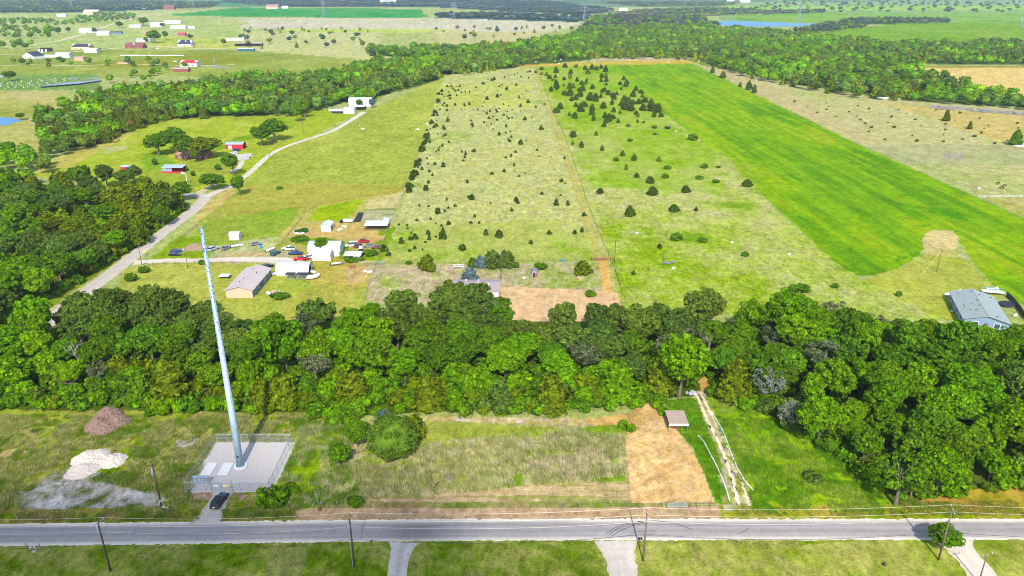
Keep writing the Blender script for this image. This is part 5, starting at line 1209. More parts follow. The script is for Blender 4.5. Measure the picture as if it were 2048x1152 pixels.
DARKIN = M("dark_opening", (.02, .018, .016), .9); PANE = M("window_pane", (.05, .07, .09), .12, .0, .05, spec=.6); TRIM = M("white_trim", (.72, .72, .70), .6, var=.04); DOORM = M("brown_door", (.14, .09, .06), .7)
def building(name, label, cat, loc, W, L, h, rise, wall, roof, rz=0.0, axis='y', over=.4, windows=(), doors=(), chim=None, hip=0.0, shape="gable", open_front=None, gable_wall=None):
    """W across x, L along y; LOC is the middle of its base. windows/doors: (face, place along it, sill, width, height)"""
    e = empty(name, loc, rz, label, cat)
    a, b = W / 2, L / 2
    if shape == "shed": prof = [(-a, 0), (a, 0), (a, h), (-a, h + rise)]
    elif shape == "flat": prof = [(-a, 0), (a, 0), (a, h), (-a, h)]
    elif shape == "vault": prof = [(-a, 0), (a, 0)] + [(a * math.cos(t), h * .55 + (rise + h * .45) * math.sin(t)) for t in np.linspace(0, math.pi, 11)]
    else: prof = [(-a, 0), (a, 0), (a, h), (0, h + rise), (-a, h)]
    if axis == 'x': a, b = b, a; prof = [(x * (L / W), z) if False else (x, z) for x, z in prof]
    half = L / 2 if axis == 'y' else W / 2
    if axis == 'x':
        k = (L / 2) / (W / 2); prof = [(x * k, z) for x, z in prof]
    m = MB(); m.prism([(x, z - .02 if z > 0 else -.2) for x, z in prof], -half, half, 'y' if axis == 'y' else 'x')
    wl = m.build("wall", wall, e)
    wid = (W if axis == 'y' else L) / 2
    if hip and shape == "gable":
        m = MB(); o = over; hw = wid + o; hl = half + o; dz = -rise * o / wid
        rl = max(0, half - hip)
        vs = [(-hw, -hl, h + dz), (hw, -hl, h + dz), (hw, hl, h + dz), (-hw, hl, h + dz), (0, -rl, h + rise), (0, rl, h + rise)]
        m.add(vs, [(0, 1, 4), (1, 2, 5, 4), (2, 3, 5), (3, 0, 4, 5), (0, 3, 2, 1)])
        if axis == 'x': m.lift(lambda x, y, z: (y, x, z))
        m.lift(lambda x, y, z: (x, y, z + .06))
    else:
        t = .14; o = over; m = MB()
        if shape == "shed": top = [(-wid - o, h + rise * (1 + o / wid / 2)), (wid + o, h - rise * o / wid / 2)]
        elif shape == "flat": top = [(-wid - o, h), (wid + o, h)]
        elif shape == "vault": top = [((wid + .06) * math.cos(s), h * .55 + (rise + h * .45) * math.sin(s)) for s in np.linspace(math.pi, 0, 13)]
        else: top = [(-wid - o, h - rise * o / wid), (0, h + rise), (wid + o, h - rise * o / wid)]
        pr = [(x, z + .01) for x, z in top] + [(x, z + t) for x, z in top[::-1]]
        m.prism(pr, -half - o, half + o, 'y' if axis == 'y' else 'x')
    rf = m.build("roof", roof, e)
    if hip == 0 and shape == "gable":
        MB().cbox((0, 0, h + rise + .15) , (.3, 2 * half + 2 * over, .08) if axis == 'y' else (2 * half + 2 * over, .3, .08)).build("ridge_cap", roof, rf)
    def place(face, u, z, w, hh, mat, nm, out=.03, frame=True, parent=None):
        X, Y = W / 2, L / 2; m = MB(); f = MB()
        if face in "sn":
            y = (-Y if face == 's' else Y); s = -1 if face == 's' else 1
            m.cbox((u, y + s * out, z + hh / 2), (w, .06, hh)); f.cbox((u, y + s * (out - .008), z + hh / 2), (w + .24, .05, hh + .24))
        else:
            x = (-X if face == 'w' else X); s = -1 if face == 'w' else 1
            m.cbox((x + s * out, u, z + hh / 2), (.06, w, hh)); f.cbox((x + s * (out - .008), u, z + hh / 2), (.05, w + .24, hh + .24))
        o = m.build(nm, mat, e)
        if frame: f.build("frame", TRIM, o)
        return o
    for w_ in windows: place(*w_[:5], PANE, "window")
    for d in doors: place(*d[:5], d[5] if len(d) > 5 else DOORM, "door", out=.035, frame=False)
    if shape in ("gable", "vault", "shed") and hip == 0 and roof in (R_WHITE, R_PALEB, R_RED):
        m = MB(); t0 = [(x, z) for x, z in top]; n_ = max(3, int(2 * half / 1.6))
        for q in range(n_ + 1):
            y_ = -half - over + (2 * half + 2 * over) * q / n_
            for (xa, za), (xb, zb_) in zip(t0[:-1], t0[1:]):
                m.tube([(xa, y_, za + .15), (xb, y_, zb_ + .15)] if axis == 'y' else [(y_, xa, za + .15), (y_, xb, zb_ + .15)], .06, 4)
        m.build("roof_ribs", GALV, rf)
    if chim:
        for cx, cy, s, hh in chim: MB().cbox((cx, cy, h + rise * .7), (s, s, hh)).build("chimney", W_WHITE, rf)
    return e
# grey long home of the yard
P0, P1 = at(447, 603), at(503, 603)
gx, gyy = (P0.x + P1.x) / 2 - .2, 246.5
building("manufactured_home", "long grey roofed home with cream gable end at the front of the yard", "house", (gx, gyy, 0), 9.0, 21, 2.9, 1.3, W_GREYB, R_GREY, over=.45,
         windows=[("e", -7.2, 1.0, 1.2, 1.2), ("e", -3.6, 1.0, .9, 1.2), ("e", 3, 1, 1.4, 1.2), ("e", 7.6, 1, 1.1, 1.2)], doors=[("e", -.6, .3, 1.0, 2.1)], chim=None)
m = MB().box(gx - 4.55, gx + 4.55, gyy - 10.56, gyy - 10.505, 0, 2.85); m.add([(gx - 4.5, gyy - 10.53, 2.85), (gx + 4.5, gyy - 10.53, 2.85), (gx, gyy - 10.53, 4.1)], [(0, 1, 2)]); ho = [o for o in COL.objects if o.name.startswith("manufactured_home")][0]
s = m.build("gable_siding", W_CREAM, ho); s.location = (-gx, -gyy, 0)
for k, (x, y) in enumerate(((-1.2, -6), (-.9, -2.6), (1.8, 3.2), (-.6, 6.5))): MB().tube([(x, y, 3.6), (x, y, 4.5)], .12, 6).build("vent_pipe", DKMET, ho)
b = building("metal_barn", "white vaulted metal barn just behind the grey home", "barn", at(585, 552) + Vector((0, 3.2, 0)), 11.6, 6.4, 3.2, .9, W_WHITE, R_WHITE, axis='x', shape="vault", doors=[("e", 0, .05, 3, 2.6, DARKIN)])
q0 = at(630, 521)
building("metal_barn", "large white barn with a tree growing before it in the yard", "barn", q0 + Vector((2.5, 8.5, 0)), 12.2, 7.5, 3.4, 1.5, W_WHITE, R_WHITE, axis='x', shape="vault", doors=[("w", 0, .05, 3, 2.5, DARKIN)])
building("metal_shed", "white lean-to shed standing before the large white barn", "shed", q0 + Vector((2.7, 1.8, 0)), 7.2, 4.4, 2.8, .5, W_WHITE, R_WHITE, axis='x', shape="gable", over=.1)
one("broad", 645, 509, 28, 32, MIDG, "green tree growing between the two white barns of the yard", "broadleaf_tree", "tree", 7)
building("garden_shed", "white gable shed on the tan garden plot", "shed", at(652, 464) + Vector((0, 3.2, 0)), 4.2, 6.2, 2.6, .9, W_WHITE, R_WHITE, over=.15, doors=[("e", -.5, 0, 1.6, 2, DARKIN)])
building("garden_shed", "small white shed alone on the grass by the lane", "shed", at(468, 481) + Vector((0, 2, 0)), 4.2, 3.4, 2.4, .7, W_WHITE, R_WHITE, axis='x', over=.15)
def open_shed(label, px, py, W, D, h, fall, roof, post=DKMET, back=WOOD2, name="open_shed", walls=None):
    e = empty(name, at(px, py), 0, label, "shed"); a = W / 2
    m = MB(); m.prism([(-.3, h), (D + .3, h + fall), (D + .3, h + fall + .12), (-.3, h + .12)], -a - .2, a + .2, 'x'); m.build("roof", roof, e)
    for x in np.linspace(-a + .1, a - .1, max(2, int(W / 3) + 1)):
        for y, z in ((0, h), (D, h + fall)): MB().tube([(x, y, -.1), (x, y, z)], .08, 6).build("post", post, e)
    MB().box(-a, a, D - .05, D + .05, .05, h + fall - .1).build("back_wall", back, e)
    for x0, x1, z0, z1, mt in walls or (): MB().box(x0, x1, -.05, .05, z0, z1).build("front_panel", mt, e)
    return e
open_shed("long white roofed open shed at the right end of the garden", 752, 461, 10, 5.5, 2.2, .5, R_WHITE, walls=[(-4.9, 4.0, .05, .6, WOOD2)])
building("garden_shed", "small grey lean-to at the right end of the long open shed", "shed", at(771, 452) + Vector((.2, 2, 0)), 2.2, 4, 2.3, .3, TRANSF, R_WHITE, shape="shed", over=.1)
open_shed("low white roofed coop among weeds right of the barns", 705, 521, 6.4, 3.6, 1.9, .4, R_WHITE, walls=[(.4, 3.1, .05, 1.7, W_WHITE)], name="chicken_coop")
open_shed("small white topped stand on the home's lawn", 448, 558, 3.4, 2, 1.0, .1, R_WHITE, name="feeder_stand")
NET = sheer_material("shade_net", (.03, .035, .04), .96)
for px, w, l in ((580, 3.3, "dark canopied dog pen at the left before the vaulted barn"), (604, 4.2, "dark canopied dog pen at the right before the vaulted barn")):
    e = empty("dog_pen", at(px, 560), 0, l, "pen"); a = w / 2
    for x in (-a, 0, a):
        for y in (0, 2.6): MB().tube([(x, y, -.05), (x, y, 1.9)], .04, 5).build("post", GALV, e)
    m = MB(); m.add([(-a - .1, -.1, 1.85), (a + .1, -.1, 1.85), (a + .1, 2.7, 1.95), (-a - .1, 2.7, 1.95), (0, 1.3, 2.5)], [(0, 1, 4), (1, 2, 4), (2, 3, 4), (3, 0, 4)]); m.build("canopy", NET, e)
    m = MB(); m.add([(-a, 0, 0), (a, 0, 0), (a, 0, 1.85), (-a, 0, 1.85)], [(0, 1, 2, 3)]); m.add([(a, 0, 0), (a, 2.6, 0), (a, 2.6, 1.85), (a, 0, 1.85)], [(0, 1, 2, 3)]); m.build("mesh_panel", CHAIN, e)
def tank(px, py, L, r, label, mat=None, rz=0.0, h=None):
    e = empty("storage_tank", at(px, py), rz, label, "tank"); z = (h or r + .25)
    m = MB(); m.tube([(-L / 2, 0, z), (-L / 2 + r * .5, 0, z), (L / 2 - r * .5, 0, z), (L / 2, 0, z)], [r * .5, r, r, r * .5], 12); m.build("drum", mat or WHITE, e, smooth=False)
    for x in (-L * .3, L * .3): MB().cbox((x, 0, z * .35), (.15, r * 1.4, z * .7)).build("cradle", DKMET, e)
    MB().tube([(0, 0, z + r - .02), (0, 0, z + r + .18)], .16, 8).build("cap", DKMET, e)
tank(696, 445, 4.6, .75, "long white tank lying beside the black tarpaulin strip"); tank(683, 446, 1.5, .6, "short black tank at the end of the long white one", BLACK)
tank(622, 559, 3.0, .7, "white tank beside the dog pens, left one", rz=.3); tank(634, 556, 2.6, .75, "white tank beside the dog pens, right one", rz=1.2); tank(627, 548, 2.4, .6, "white tank at the corner of the vaulted barn", rz=-.6)
tarp = sheet_poly("tarpaulin", [(706, 444), (721, 444), (728, 425), (717, 425)], .08, BLACK, jag=.05); del tarp["kind"]; tag(tarp, "black plastic strip laid on the garden grass", "tarpaulin")
e = empty("planter", at(600, 467), 0, "white edged planting bed full of green on the tan plot", "planter")
for x0, x1, y0, y1 in ((-2.8, 2.8, 4.6, 4.9), (-2.2, 2.0, -.3, 0), (2.9, 3.2, 2, 4.6), (-3.2, -2.9, .5, 3)): MB().box(x0, x1, y0, y1, 0, .5).build("border_board", WHITE, e)
for k in range(7): o = link("foliage", SHRUB[k % 4], e); o.location = (rnd.uniform(-2, 2), rnd.uniform(.6, 4), 0); o.scale = (.8, .8, .55); o.color = (.05, .13, .02, 1)
# vehicles of the yard
P_WHITE, P_SILV, P_BLK, P_RED, P_TEAL, P_BLUE, P_RUST, P_GREY = car_paint("white", (.7, .7, .7)), car_paint("silver", (.36, .38, .41)), car_paint("black", (.02, .022, .028)), car_paint("red", (.5, .012, .03)), car_paint("teal", (.02, .09, .11)), car_paint("blue", (.02, .045, .16)), car_paint("rusty", (.16, .06, .045)), car_paint("grey", (.16, .17, .19))
for k, px, py, rz, pt, l in (("sedan", 353, 504, -75, P_BLUE, "dark blue car on the yard's lawn, the one farther back"), ("sedan", 350, 511, -85, P_BLK, "black car on the yard's lawn, in front of the blue one"), ("suv", 427, 500, -25, P_SILV, "silver car beside the brown dirt heap"), ("sedan", 453, 498, -25, P_GREY, "dark grey car right of the silver one"),
                        ("suv", 551, 509, -18, P_TEAL, "dark teal car at the edge of the yard drive"), ("pickup", 578, 500, 82, P_WHITE, "white pickup left of the large white barn"), ("pickup", 591, 509, 88, P_BLUE, "dark blue pickup in front of the white one"), ("pickup", 602, 520, 95, P_RED, "bright red pickup in the middle of the yard"),
                        ("sedan", 616, 516, 75, P_WHITE, "white car behind the red pickup"), ("suv", 535, 536, -35, P_BLK, "black car at the far corner of the grey home"), ("pickup", 725, 485, 82, P_RED, "red and white old truck in the back row of weeds"), ("van", 704, 493, 100, P_WHITE, "white van in the weedy back row"), ("sedan", 716, 493, -20, P_RUST, "rusty wreck beside the white van"),
                        ("sedan", 738, 494, 88, P_GREY, "grey wreck in the weedy back row"), ("sedan", 753, 497, 80, P_RUST, "rusty wreck nearest the back fence"), ("sedan", 513, 490, -60, P_GREY, "grey wreck behind weeds at the yard's left"), ("van", 722, 503, 10, P_WHITE, "white box van stub among the weeds"),
                        ("suv", 468, 308, 85, P_WHITE, "white car beside the red barn"), ("suv", 473, 302, 80, P_BLUE, "dark blue car behind the white one by the red barn"), ("suv", 316, 98, 80, P_WHITE, "white vehicle between the far farmsteads"), ("sedan", 304, 97, 80, P_GREY, "grey car left of the white far vehicle"), ("sedan", 388, 95, 85, P_RED, "red car beside the dark roofed far house"),
                        ("suv", 406, 133, 80, P_WHITE, "white vehicle right of the red roofed house"), ("van", 350, 124, 85, P_WHITE, "white van left of the red roofed house"), ("van", 4, 155, 70, P_WHITE, "white vehicle at the left edge beside the huts")):
    car(k, "parked_car" if k != "pickup" else "pickup_truck", pt, l, at(px, py), R(rz), "car" if k != "pickup" else "pickup", full=False)
def boat(px, py, rz, label, mat):
    e = empty("boat", at(px, py), rz, label, "boat"); m = MB()
    rows = [(-2.3, .85, .75), (-1, 1.0, .8), (.8, .9, .85), (2.0, .5, .95), (2.7, .06, 1.05)]; n = len(rows)
    for y, w, t in rows: m.v += [(-w, y, t), (-w * .6, y, .3), (w * .6, y, .3), (w, y, t)]
    for i in range(n - 1):
        for k in range(3): a = i * 4 + k; m.f.append([a, a + 1, a + 5, a + 4]); m.mi.append(0)
    m.f.append([0, 1, 2, 3]); m.mi.append(0); m.build("hull", mat, e)
    m = MB(); m.prism([(-2.2, .74), (.9, .84), (.6, .9), (-2.2, .8)], -.75, .75); m.build("deck", WHITE, e); MB().cbox((0, -2.45, .7), (.4, .3, .8)).build("motor", DKMET, e)
boat(541, 502, R(-30), "white boat hull left of the teal car", WHITE); boat(474, 494, R(-60), "small white boat behind the parked grey car", WHITE); boat(674, 530, R(-70), "grey and white boat on the tan ground below the barns", P_GREY)
def barrel(px, py, mat, label, r=.32, h=.95, name="barrel"):
    o = MB().tube([(0, 0, 0), (0, 0, .08), (0, 0, h * .5), (0, 0, h - .08), (0, 0, h)], [r * .94, r, r * 1.04, r, r * .94], 12).build(name, mat); o.location = at(px, py); tag(o, label, "barrel")
BLUEP = M("blue_plastic", (.03, .22, .45), .5)
barrel(522, 497, BLUEP, "blue barrel behind the yard's left weeds", .5, 1.3); barrel(1124, 523, BLUEP, "bright blue barrel alone on the pale pasture", .5, 1.1); barrel(701, 536, W_PINK, "left of two red brown barrels in the tan pen", .5, 1.1); barrel(708, 535, W_PINK, "right of two red brown barrels in the tan pen", .5, 1.1)
heap("dirt_pile", [L(390, 495, 4.0, 1.8), L(405, 496, 3.2, 1.3), L(378, 497, 2.6, 1.0)], M("brown_dirt", C(172, 148, 120), .95, var=.3, scale=2), "brown dirt heap behind the monopole's top", "dirt heap", 41, .5)
e = empty("warning_sign", at(290, 513), R(20), "yellow diamond warning sign beside the lane", "sign"); MB().tube([(0, 0, -.1), (0, 0, 2.6)], .05, 6).build("post", GALV, e)
m = MB(); m.tube([(0, -.03, 2.2), (0, -.06, 2.2)], .62, 4); m.build("panel", YEL, e)
e = empty("mesh_fence", at(745, 530), 0, "grey mesh fence between the weeds and the tan pen", "fence")
for x in np.linspace(-5.2, 5.2, 6): MB().tube([(x, 0, -.1), (x, 0, 1.6)], .05, 5).build("post", GALV, e)
MB().add([(-5.2, 0, 0), (5.2, 0, 0), (5.2, 0, 1.5), (-5.2, 0, 1.5)], [(0, 1, 2, 3)]).build("mesh_panel", CHAIN, e); MB().tube([(-5.2, 0, 1.5), (5.2, 0, 1.5)], .04, 5).build("top_rail", GALV, e)
e = empty("garden_ornaments", at(548, 588), 0, "round bed of pale ornaments and pots beside the grey home", "garden bed"); rs = random.Random(9)
for k in range(9): MB().ball((rs.uniform(-2.4, 2.4), rs.uniform(-1, 2), .3), rs.uniform(.3, .55), 8, 6).build("pot", rs.choice((WHITE, CONCRETE, W_TAN)), e)
m = MB(); m.tube([(2.8 * math.cos(a), .5 + 1.7 * math.sin(a), .1) for a in np.linspace(0, 6.283, 21)], .16, 6); m.build("stone_ring", CONCRETE, e)
for px, py, l in ((536, 546, "stack of clutter between the home and the vaulted barn, rust coloured"), (548, 549, "pale boards lying between the home and the vaulted barn")):
    m = MB()
    for k in range(7): m.cbox((rs.uniform(-1.3, 1.3), rs.uniform(-1, 1), .25 + .1 * k % .5), (rs.uniform(.4, 1.8), rs.uniform(.3, .8), rs.uniform(.15, .6)))
    o = m.build("scrap_pile", W_TAN if px < 540 else WHITE, bevel=.02); o.location = at(px, py); tag(o, l, "scrap pile")
for px, py, l in ((690, 455, "pale clutter beside the garden shed"), (683, 461, "pale troughs at the fence of the garden"), (735, 545, "white bucket on the tan pen")):
    m = MB()
    for k in range(6): m.ball((rs.uniform(-1.4, 1.4), rs.uniform(-.8, .8), .4), (rs.uniform(.3, .7), rs.uniform(.3, .5), rs.uniform(.3, .5)), 8, 5)
    o = m.build("garden_clutter", WHITE); o.location = at(px, py); tag(o, l, "clutter")
# the brown lot
hb = at(955, 597)
hh = building("house", "low mauve roofed house half hidden behind the belt trees", "house", (hb.x - .3, hb.y + 5.2, 0), 15.5, 10.4, 2.7, 1.2, W_WHITE, R_MAUVE, axis='x', over=.4, windows=[("e", -2.5, .9, 1.4, 1.2), ("e", 2.5, .9, 1.2, 1.2), ("s", -3, .9, 1.4, 1.2)], doors=[("s", 3.2, .1, 1, 2.1)])
for x, y, z in ((-4, 2.2, 3.6), (.5, .6, 4.0), (4, -1.5, 3.5)): MB().tube([(x, y, z), (x, y, z + .7)], .22, 8).build("roof_vent", WHITE, hh)
e = empty("playhouse", at(1069, 555), 0, "little grey and pink playhouse with barn roof in the brown lot", "playhouse")
gp = [(-1.1, 0), (1.1, 0), (1.1, 1.7), (.75, 2.5), (0, 2.9), (-.75, 2.5), (-1.1, 1.7)]
MB().prism(gp, 0, 2.6, 'y').build("wall", M("grey_lilac_wall", C(186, 172, 182), .8), e); MB().box(.25, 1.05, -.06, -.01, .1, 1.9).build("pink_panel", W_PINK, e); MB().box(-.55, .2, -.05, -.01, .1, 1.8).build("door", DARKIN, e)
m = MB(); t = [(-1.25, 1.65), (-.85, 2.58), (0, 3.0), (.85, 2.58), (1.25, 1.65)]; m.prism([(x, z + .02) for x, z in t] + [(x, z + .12) for x, z in t[::-1]], -.2, 2.75, 'y'); m.build("roof", M("grey_shingles", C(150, 152, 168), .8), e)
e = empty("cable_spool", at(1159, 560), .4, "wooden cable spool lying beside the round cedar", "spool")
for y in (-.5, .5): MB().tube([(0, y - .05, .75), (0, y + .05, .75)], .75, 14).build("flange", W_TAN, e)
MB().tube([(0, -.5, .75), (0, .5, .75)], .35, 10).build("drum", W_TAN, e)
e = empty("bench", at(917, 536), 0, "white slatted bench at the pasture edge left of the blue conifers", "bench")
MB().box(-2.2, 2.2, -.3, .3, .45, .52).build("seat", WHITE, e); m = MB()
for k in range(9): m.cbox((-2.1 + k * .52, .3, .85), (.08, .05, .8))
m.cbox((0, .3, 1.25), (4.4, .06, .1)); m.build("backrest", WHITE, e)
for x in (-2, 2): MB().box(x - .06, x + .06, -.25, .3, 0, .45).build("leg", WHITE, e)
for px, py, l in ((1048, 557, "white pot beside the playhouse"), (1274, 467, "white pebble like lump high on the cedar field"), (1578, 510, "pale flat stone near the hay field edge"), (1352, 263, "white salt lump on the field edge near the hay field"), (1347, 537, "white scrap beside the debris on the field"), (1464, 486, "pale scrap on the field below the scrub")):
    o = MB().ball((0, 0, .25), (.7, .45, .4), 8, 6).build("white_lump", WHITE); o.location = at(px, py); tag(o, l, "lump")
m = MB()
for k in range(12): m.cbox((rs.uniform(-2, 2), rs.uniform(-1.2, 1.2), rs.uniform(.1, .5)), (rs.uniform(.3, 1.6), rs.uniform(.2, .9), rs.uniform(.08, .4)))
o = m.build("debris_pile", P_GREY, bevel=.02); o.location = at(1338, 527); tag(o, "grey debris dumped on the field right of the track", "debris")
m = MB(); m.tube([tuple(at(1330, 528, .15)), tuple(at(1326, 514, .15))], .25, 6); tag(m.build("fallen_log", WOOD2), "log lying beside the grey debris", "log")
RUSTM = M("rusty_pipe", C(186, 104, 70), .8, .2, .2)
e = empty("pipe_gate", at(1204, 521), 0, "rusty pipe gate across the dirt track", "gate"); m = MB(); m.tube([(-4, 0, .3), (4, 0, .3), (4, 0, 1.4), (-4, 0, 1.4), (-4, 0, .3)], .07, 5, False); m.build("frame", RUSTM, e)
for z in (.6, .85, 1.1): MB().tube([(-4, 0, z), (4, 0, z)], .05, 5).build("bar", RUSTM, e)
for x in (-4.3, 4.3): MB().tube([(x, 0, -.1), (x, 0, 1.8)], .12, 6).build("post", RUSTM, e)
# field fences
def field_fence(pts, step, label, mat=WOOD2, h=1.25, r=.07, first=60, wires=(.4, .8, 1.15)):
    P = [at(*p) for p in pts]; e = empty("field_fence", P[0], 0, label, "fence"); o = P[0]; me = None; rest = MB(); k = 0
    for i in range(len(P) - 1):
        d = P[i + 1] - P[i]; n = max(1, int(d.length / step))
        for j in range(n + (i == len(P) - 2)):
            q = P[i] + d * (j / n) - o; q = q + Vector((rnd.uniform(-.15, .15), rnd.uniform(-.15, .15), 0))
            if k < first:
                if me is None: p = MB().tube([(0, 0, -.1), (0, 0, h)], r, 5).build("post", mat, e); me = p.data
                else: p = link("post", me, e)
                p.location = q; p.scale = (1, 1, rnd.uniform(.9, 1.1))
            else: rest.tube([q + Vector((0, 0, -.1)), q + Vector((0, 0, h))], r, 4)
            k += 1
    if rest.v: x = rest.build("far_posts", mat, e); x["kind"] = "stuff"
    m = MB()
    for z in wires: m.tube([tuple(p - o)[:2] + (z,) for p in P], .022, 3)
    m.build("wire", mat, e); return e
field_fence([(1246, 590), (1228, 535), (1208, 490), (1172, 400), (1155, 345), (1130, 275), (1105, 220), (1073, 134)], 4.2, "weathered fence along the right side of the dirt track", first=90)
field_fence([(728, 600), (748, 540), (765, 490), (783, 440), (808, 384), (830, 330)], 3.2, "pale old fence between the yard and the cedar pasture", M("grey_wood", C(196, 188, 172), .9), first=90)
field_fence([(560, 492), (590, 455), (612, 425), (640, 411), (806, 381)], 3.5, "brown fence round the garden plots behind the yard", RUSTM)
field_fence([(350, 492), (378, 466), (400, 445), (432, 436), (520, 424), (612, 416)], 4, "fence between the yard meadow and the open pasture", RUSTM)
field_fence([(305, 530), (420, 527), (560, 527)], 4.0, "low fence along the near side of the yard drive", WOOD2)
field_fence([(65, 358), (120, 326), (200, 284), (262, 258), (330, 242), (430, 236), (570, 235)], 6, "dark fence along the wood behind the red farm")
field_fence([(376, 378), (410, 352), (460, 332), (520, 305), (600, 270)], 5, "fence along the red farm's drive side", WOOD2)
field_fence([(1386, 128), (1500, 172), (1640, 240), (1760, 300), (1900, 370), (2060, 446)], 7, "fence between the hay field and the tan pasture", M("grey_wood", C(196, 188, 172), .9), first=50)
field_fence([(690, 570), (712, 548), (745, 528)], 3, "short fence with vines beside the tan pen", WOOD2)
field_fence([(1214, 521), (1120, 524), (1010, 526), (880, 528), (770, 527)], 5, "thin fence between the brown lot and the cedar pasture", WOOD2)
e = empty("board_fence", at(1955, 396), 0, "white board fence closing the tan pasture", "fence"); wl = at(2110, 396).x - e.location.x
for k in range(12): MB().tube([(k * wl / 11, 0, -.1), (k * wl / 11, 0, 1.3)], .1, 5).build("post", WHITE, e)
for z in (.55, 1.1): MB().box(0, wl, -.05, .05, z - .07, z + .07).build("board", WHITE, e)
# the blue house on the right
bl = building("house", "pale blue house with grey shingle roof at the right, above the belt", "house", (151.5, 221.5, 0), 12.4, 23, 2.9, 1.7, W_BLUE, R_BLUEG, rz=R(-19), axis='y', over=.5, windows=[("w", 9, .8, 1.5, 1.6), ("w", 4, .8, 1.0, 1.6), ("w", -1, .8, 1.6, 1.6), ("w", -7, .8, 1.4, 1.6), ("s", -3, .8, 1.5, 1.5), ("s", 3, .8, 1.5, 1.5)], doors=[("s", 0, .05, 1.1, 2.1), ("w", 6.5, .05, 1.1, 2.1)])
for k in range(12): MB().cbox((rnd.uniform(-5.2, 5.2), rnd.uniform(-10, 10), 0), (.35, .35, .3)).build("roof_vent", DKMET, bl).location.z = 0
for o in [c for c in bl.children if c.name.startswith("roof_vent")]:
    x = o.data.vertices[0].co.x; o.location.z = 2.9 + 1.7 * (1 - abs(x) / 6.2) + .2
e = empty("deck", at(1985, 588), R(-14), "white topped deck behind the blue house", "deck"); MB().box(-3.6, 3.6, -1.2, 1.2, .9, 1.05).build("deck_floor", WHITE, e)
for x in (-3.4, 0, 3.4):
    for y in (-1.1, 1.1): MB().tube([(x, y, 0), (x, y, .9)], .09, 5).build("post", WOOD2, e)
for x in np.linspace(-3.4, 3.4, 6): MB().tube([(x, 1.1, 1.05), (x, 1.1, 1.9)], .05, 5).build("railing_post", BLUEP, e)
MB().tube([(-3.5, 1.1, 1.9), (3.5, 1.1, 1.9)], .06, 5).build("handrail", BLUEP, e)
e = empty("trampoline", at(2012, 612), 0, "round dark trampoline beside the blue house", "trampoline"); MB().tube([(0, 0, .85), (0, 0, .9)], 2.2, 18).build("bed", BLACK, e)
m = MB(); m.tube([(2.3 * math.cos(a), 2.3 * math.sin(a), .9) for a in np.linspace(0, 6.283, 25)], .1, 5); m.build("rim", M("dark_blue_pad", (.03, .05, .12), .6), e)
for a in np.linspace(0, 6.283, 7)[:-1]: MB().tube([(2.2 * math.cos(a), 2.2 * math.sin(a), 0), (2.2 * math.cos(a), 2.2 * math.sin(a), .9)], .04, 5).build("leg", GALV, e)
def panel_fence(pts, label, h=1.8, mat=None):
    P = [at(*p) for p in pts]; e = empty("panel_fence", P[0], 0, label, "fence"); o = P[0]
    for i in range(len(P) - 1):
        a, b = P[i] - o, P[i + 1] - o; n = max(1, int((b - a).length / 2.5)); u = (b - a).normalized(); v = Vector((-u.y, u.x, 0)) * .04
        for k in range(n):
            p, q = a.lerp(b, k / n), a.lerp(b, (k + 1) / n) - u * .1; vs = []
            for z in (.05, h): vs += [p - v + Vector((0, 0, z)), q - v + Vector((0, 0, z)), q + v + Vector((0, 0, z)), p + v + Vector((0, 0, z))]
            MB().add(vs, [(0, 1, 2, 3), (4, 5, 6, 7), (0, 1, 5, 4), (1, 2, 6, 5), (2, 3, 7, 6), (3, 0, 4, 7)]).build("panel", mat or DKMET, e)
            MB().tube([p + Vector((0, 0, -.1)), p + Vector((0, 0, h + .15))], .06, 5).build("post", WOOD2, e)
panel_fence([(2012, 593), (2026, 606), (2038, 622), (2052, 642)], "dark panel fence right of the blue house", 1.9); panel_fence([(1972, 582), (1990, 584), (2008, 591)], "pale panel fence behind the blue house", 1.3, W_WHITE)
for px, py, s, l, mt in ((1893, 590, .9, "pale lawn furniture at the back corner of the blue house", WHITE), (1903, 588, .8, "grey lawn machine behind the blue house", P_GREY), (1918, 584, .9, "white chest behind the blue house", WHITE), (1904, 623, .6, "white planter on the lawn before the blue house", WHITE), (1974, 583, .9, "white chair group at the end of the pale fence", WHITE), (1992, 579, .9, "white tank like tub beside the pale fence", WHITE), (1936, 583, .9, "pale blue pool box behind the blue house", W_BLUE), (2030, 632, .8, "white chest at the trampoline's near side", WHITE)):
    m = MB(); m.cbox((0, 0, .35 * s), (1.8 * s, 1.0 * s, .7 * s)); m.cbox((.5 * s, .35 * s, .85 * s), (.7 * s, .25 * s, .5 * s)); o = m.build("garden_furniture", mt, bevel=.08); o.location = at(px, py); tag(o, l, "furniture")
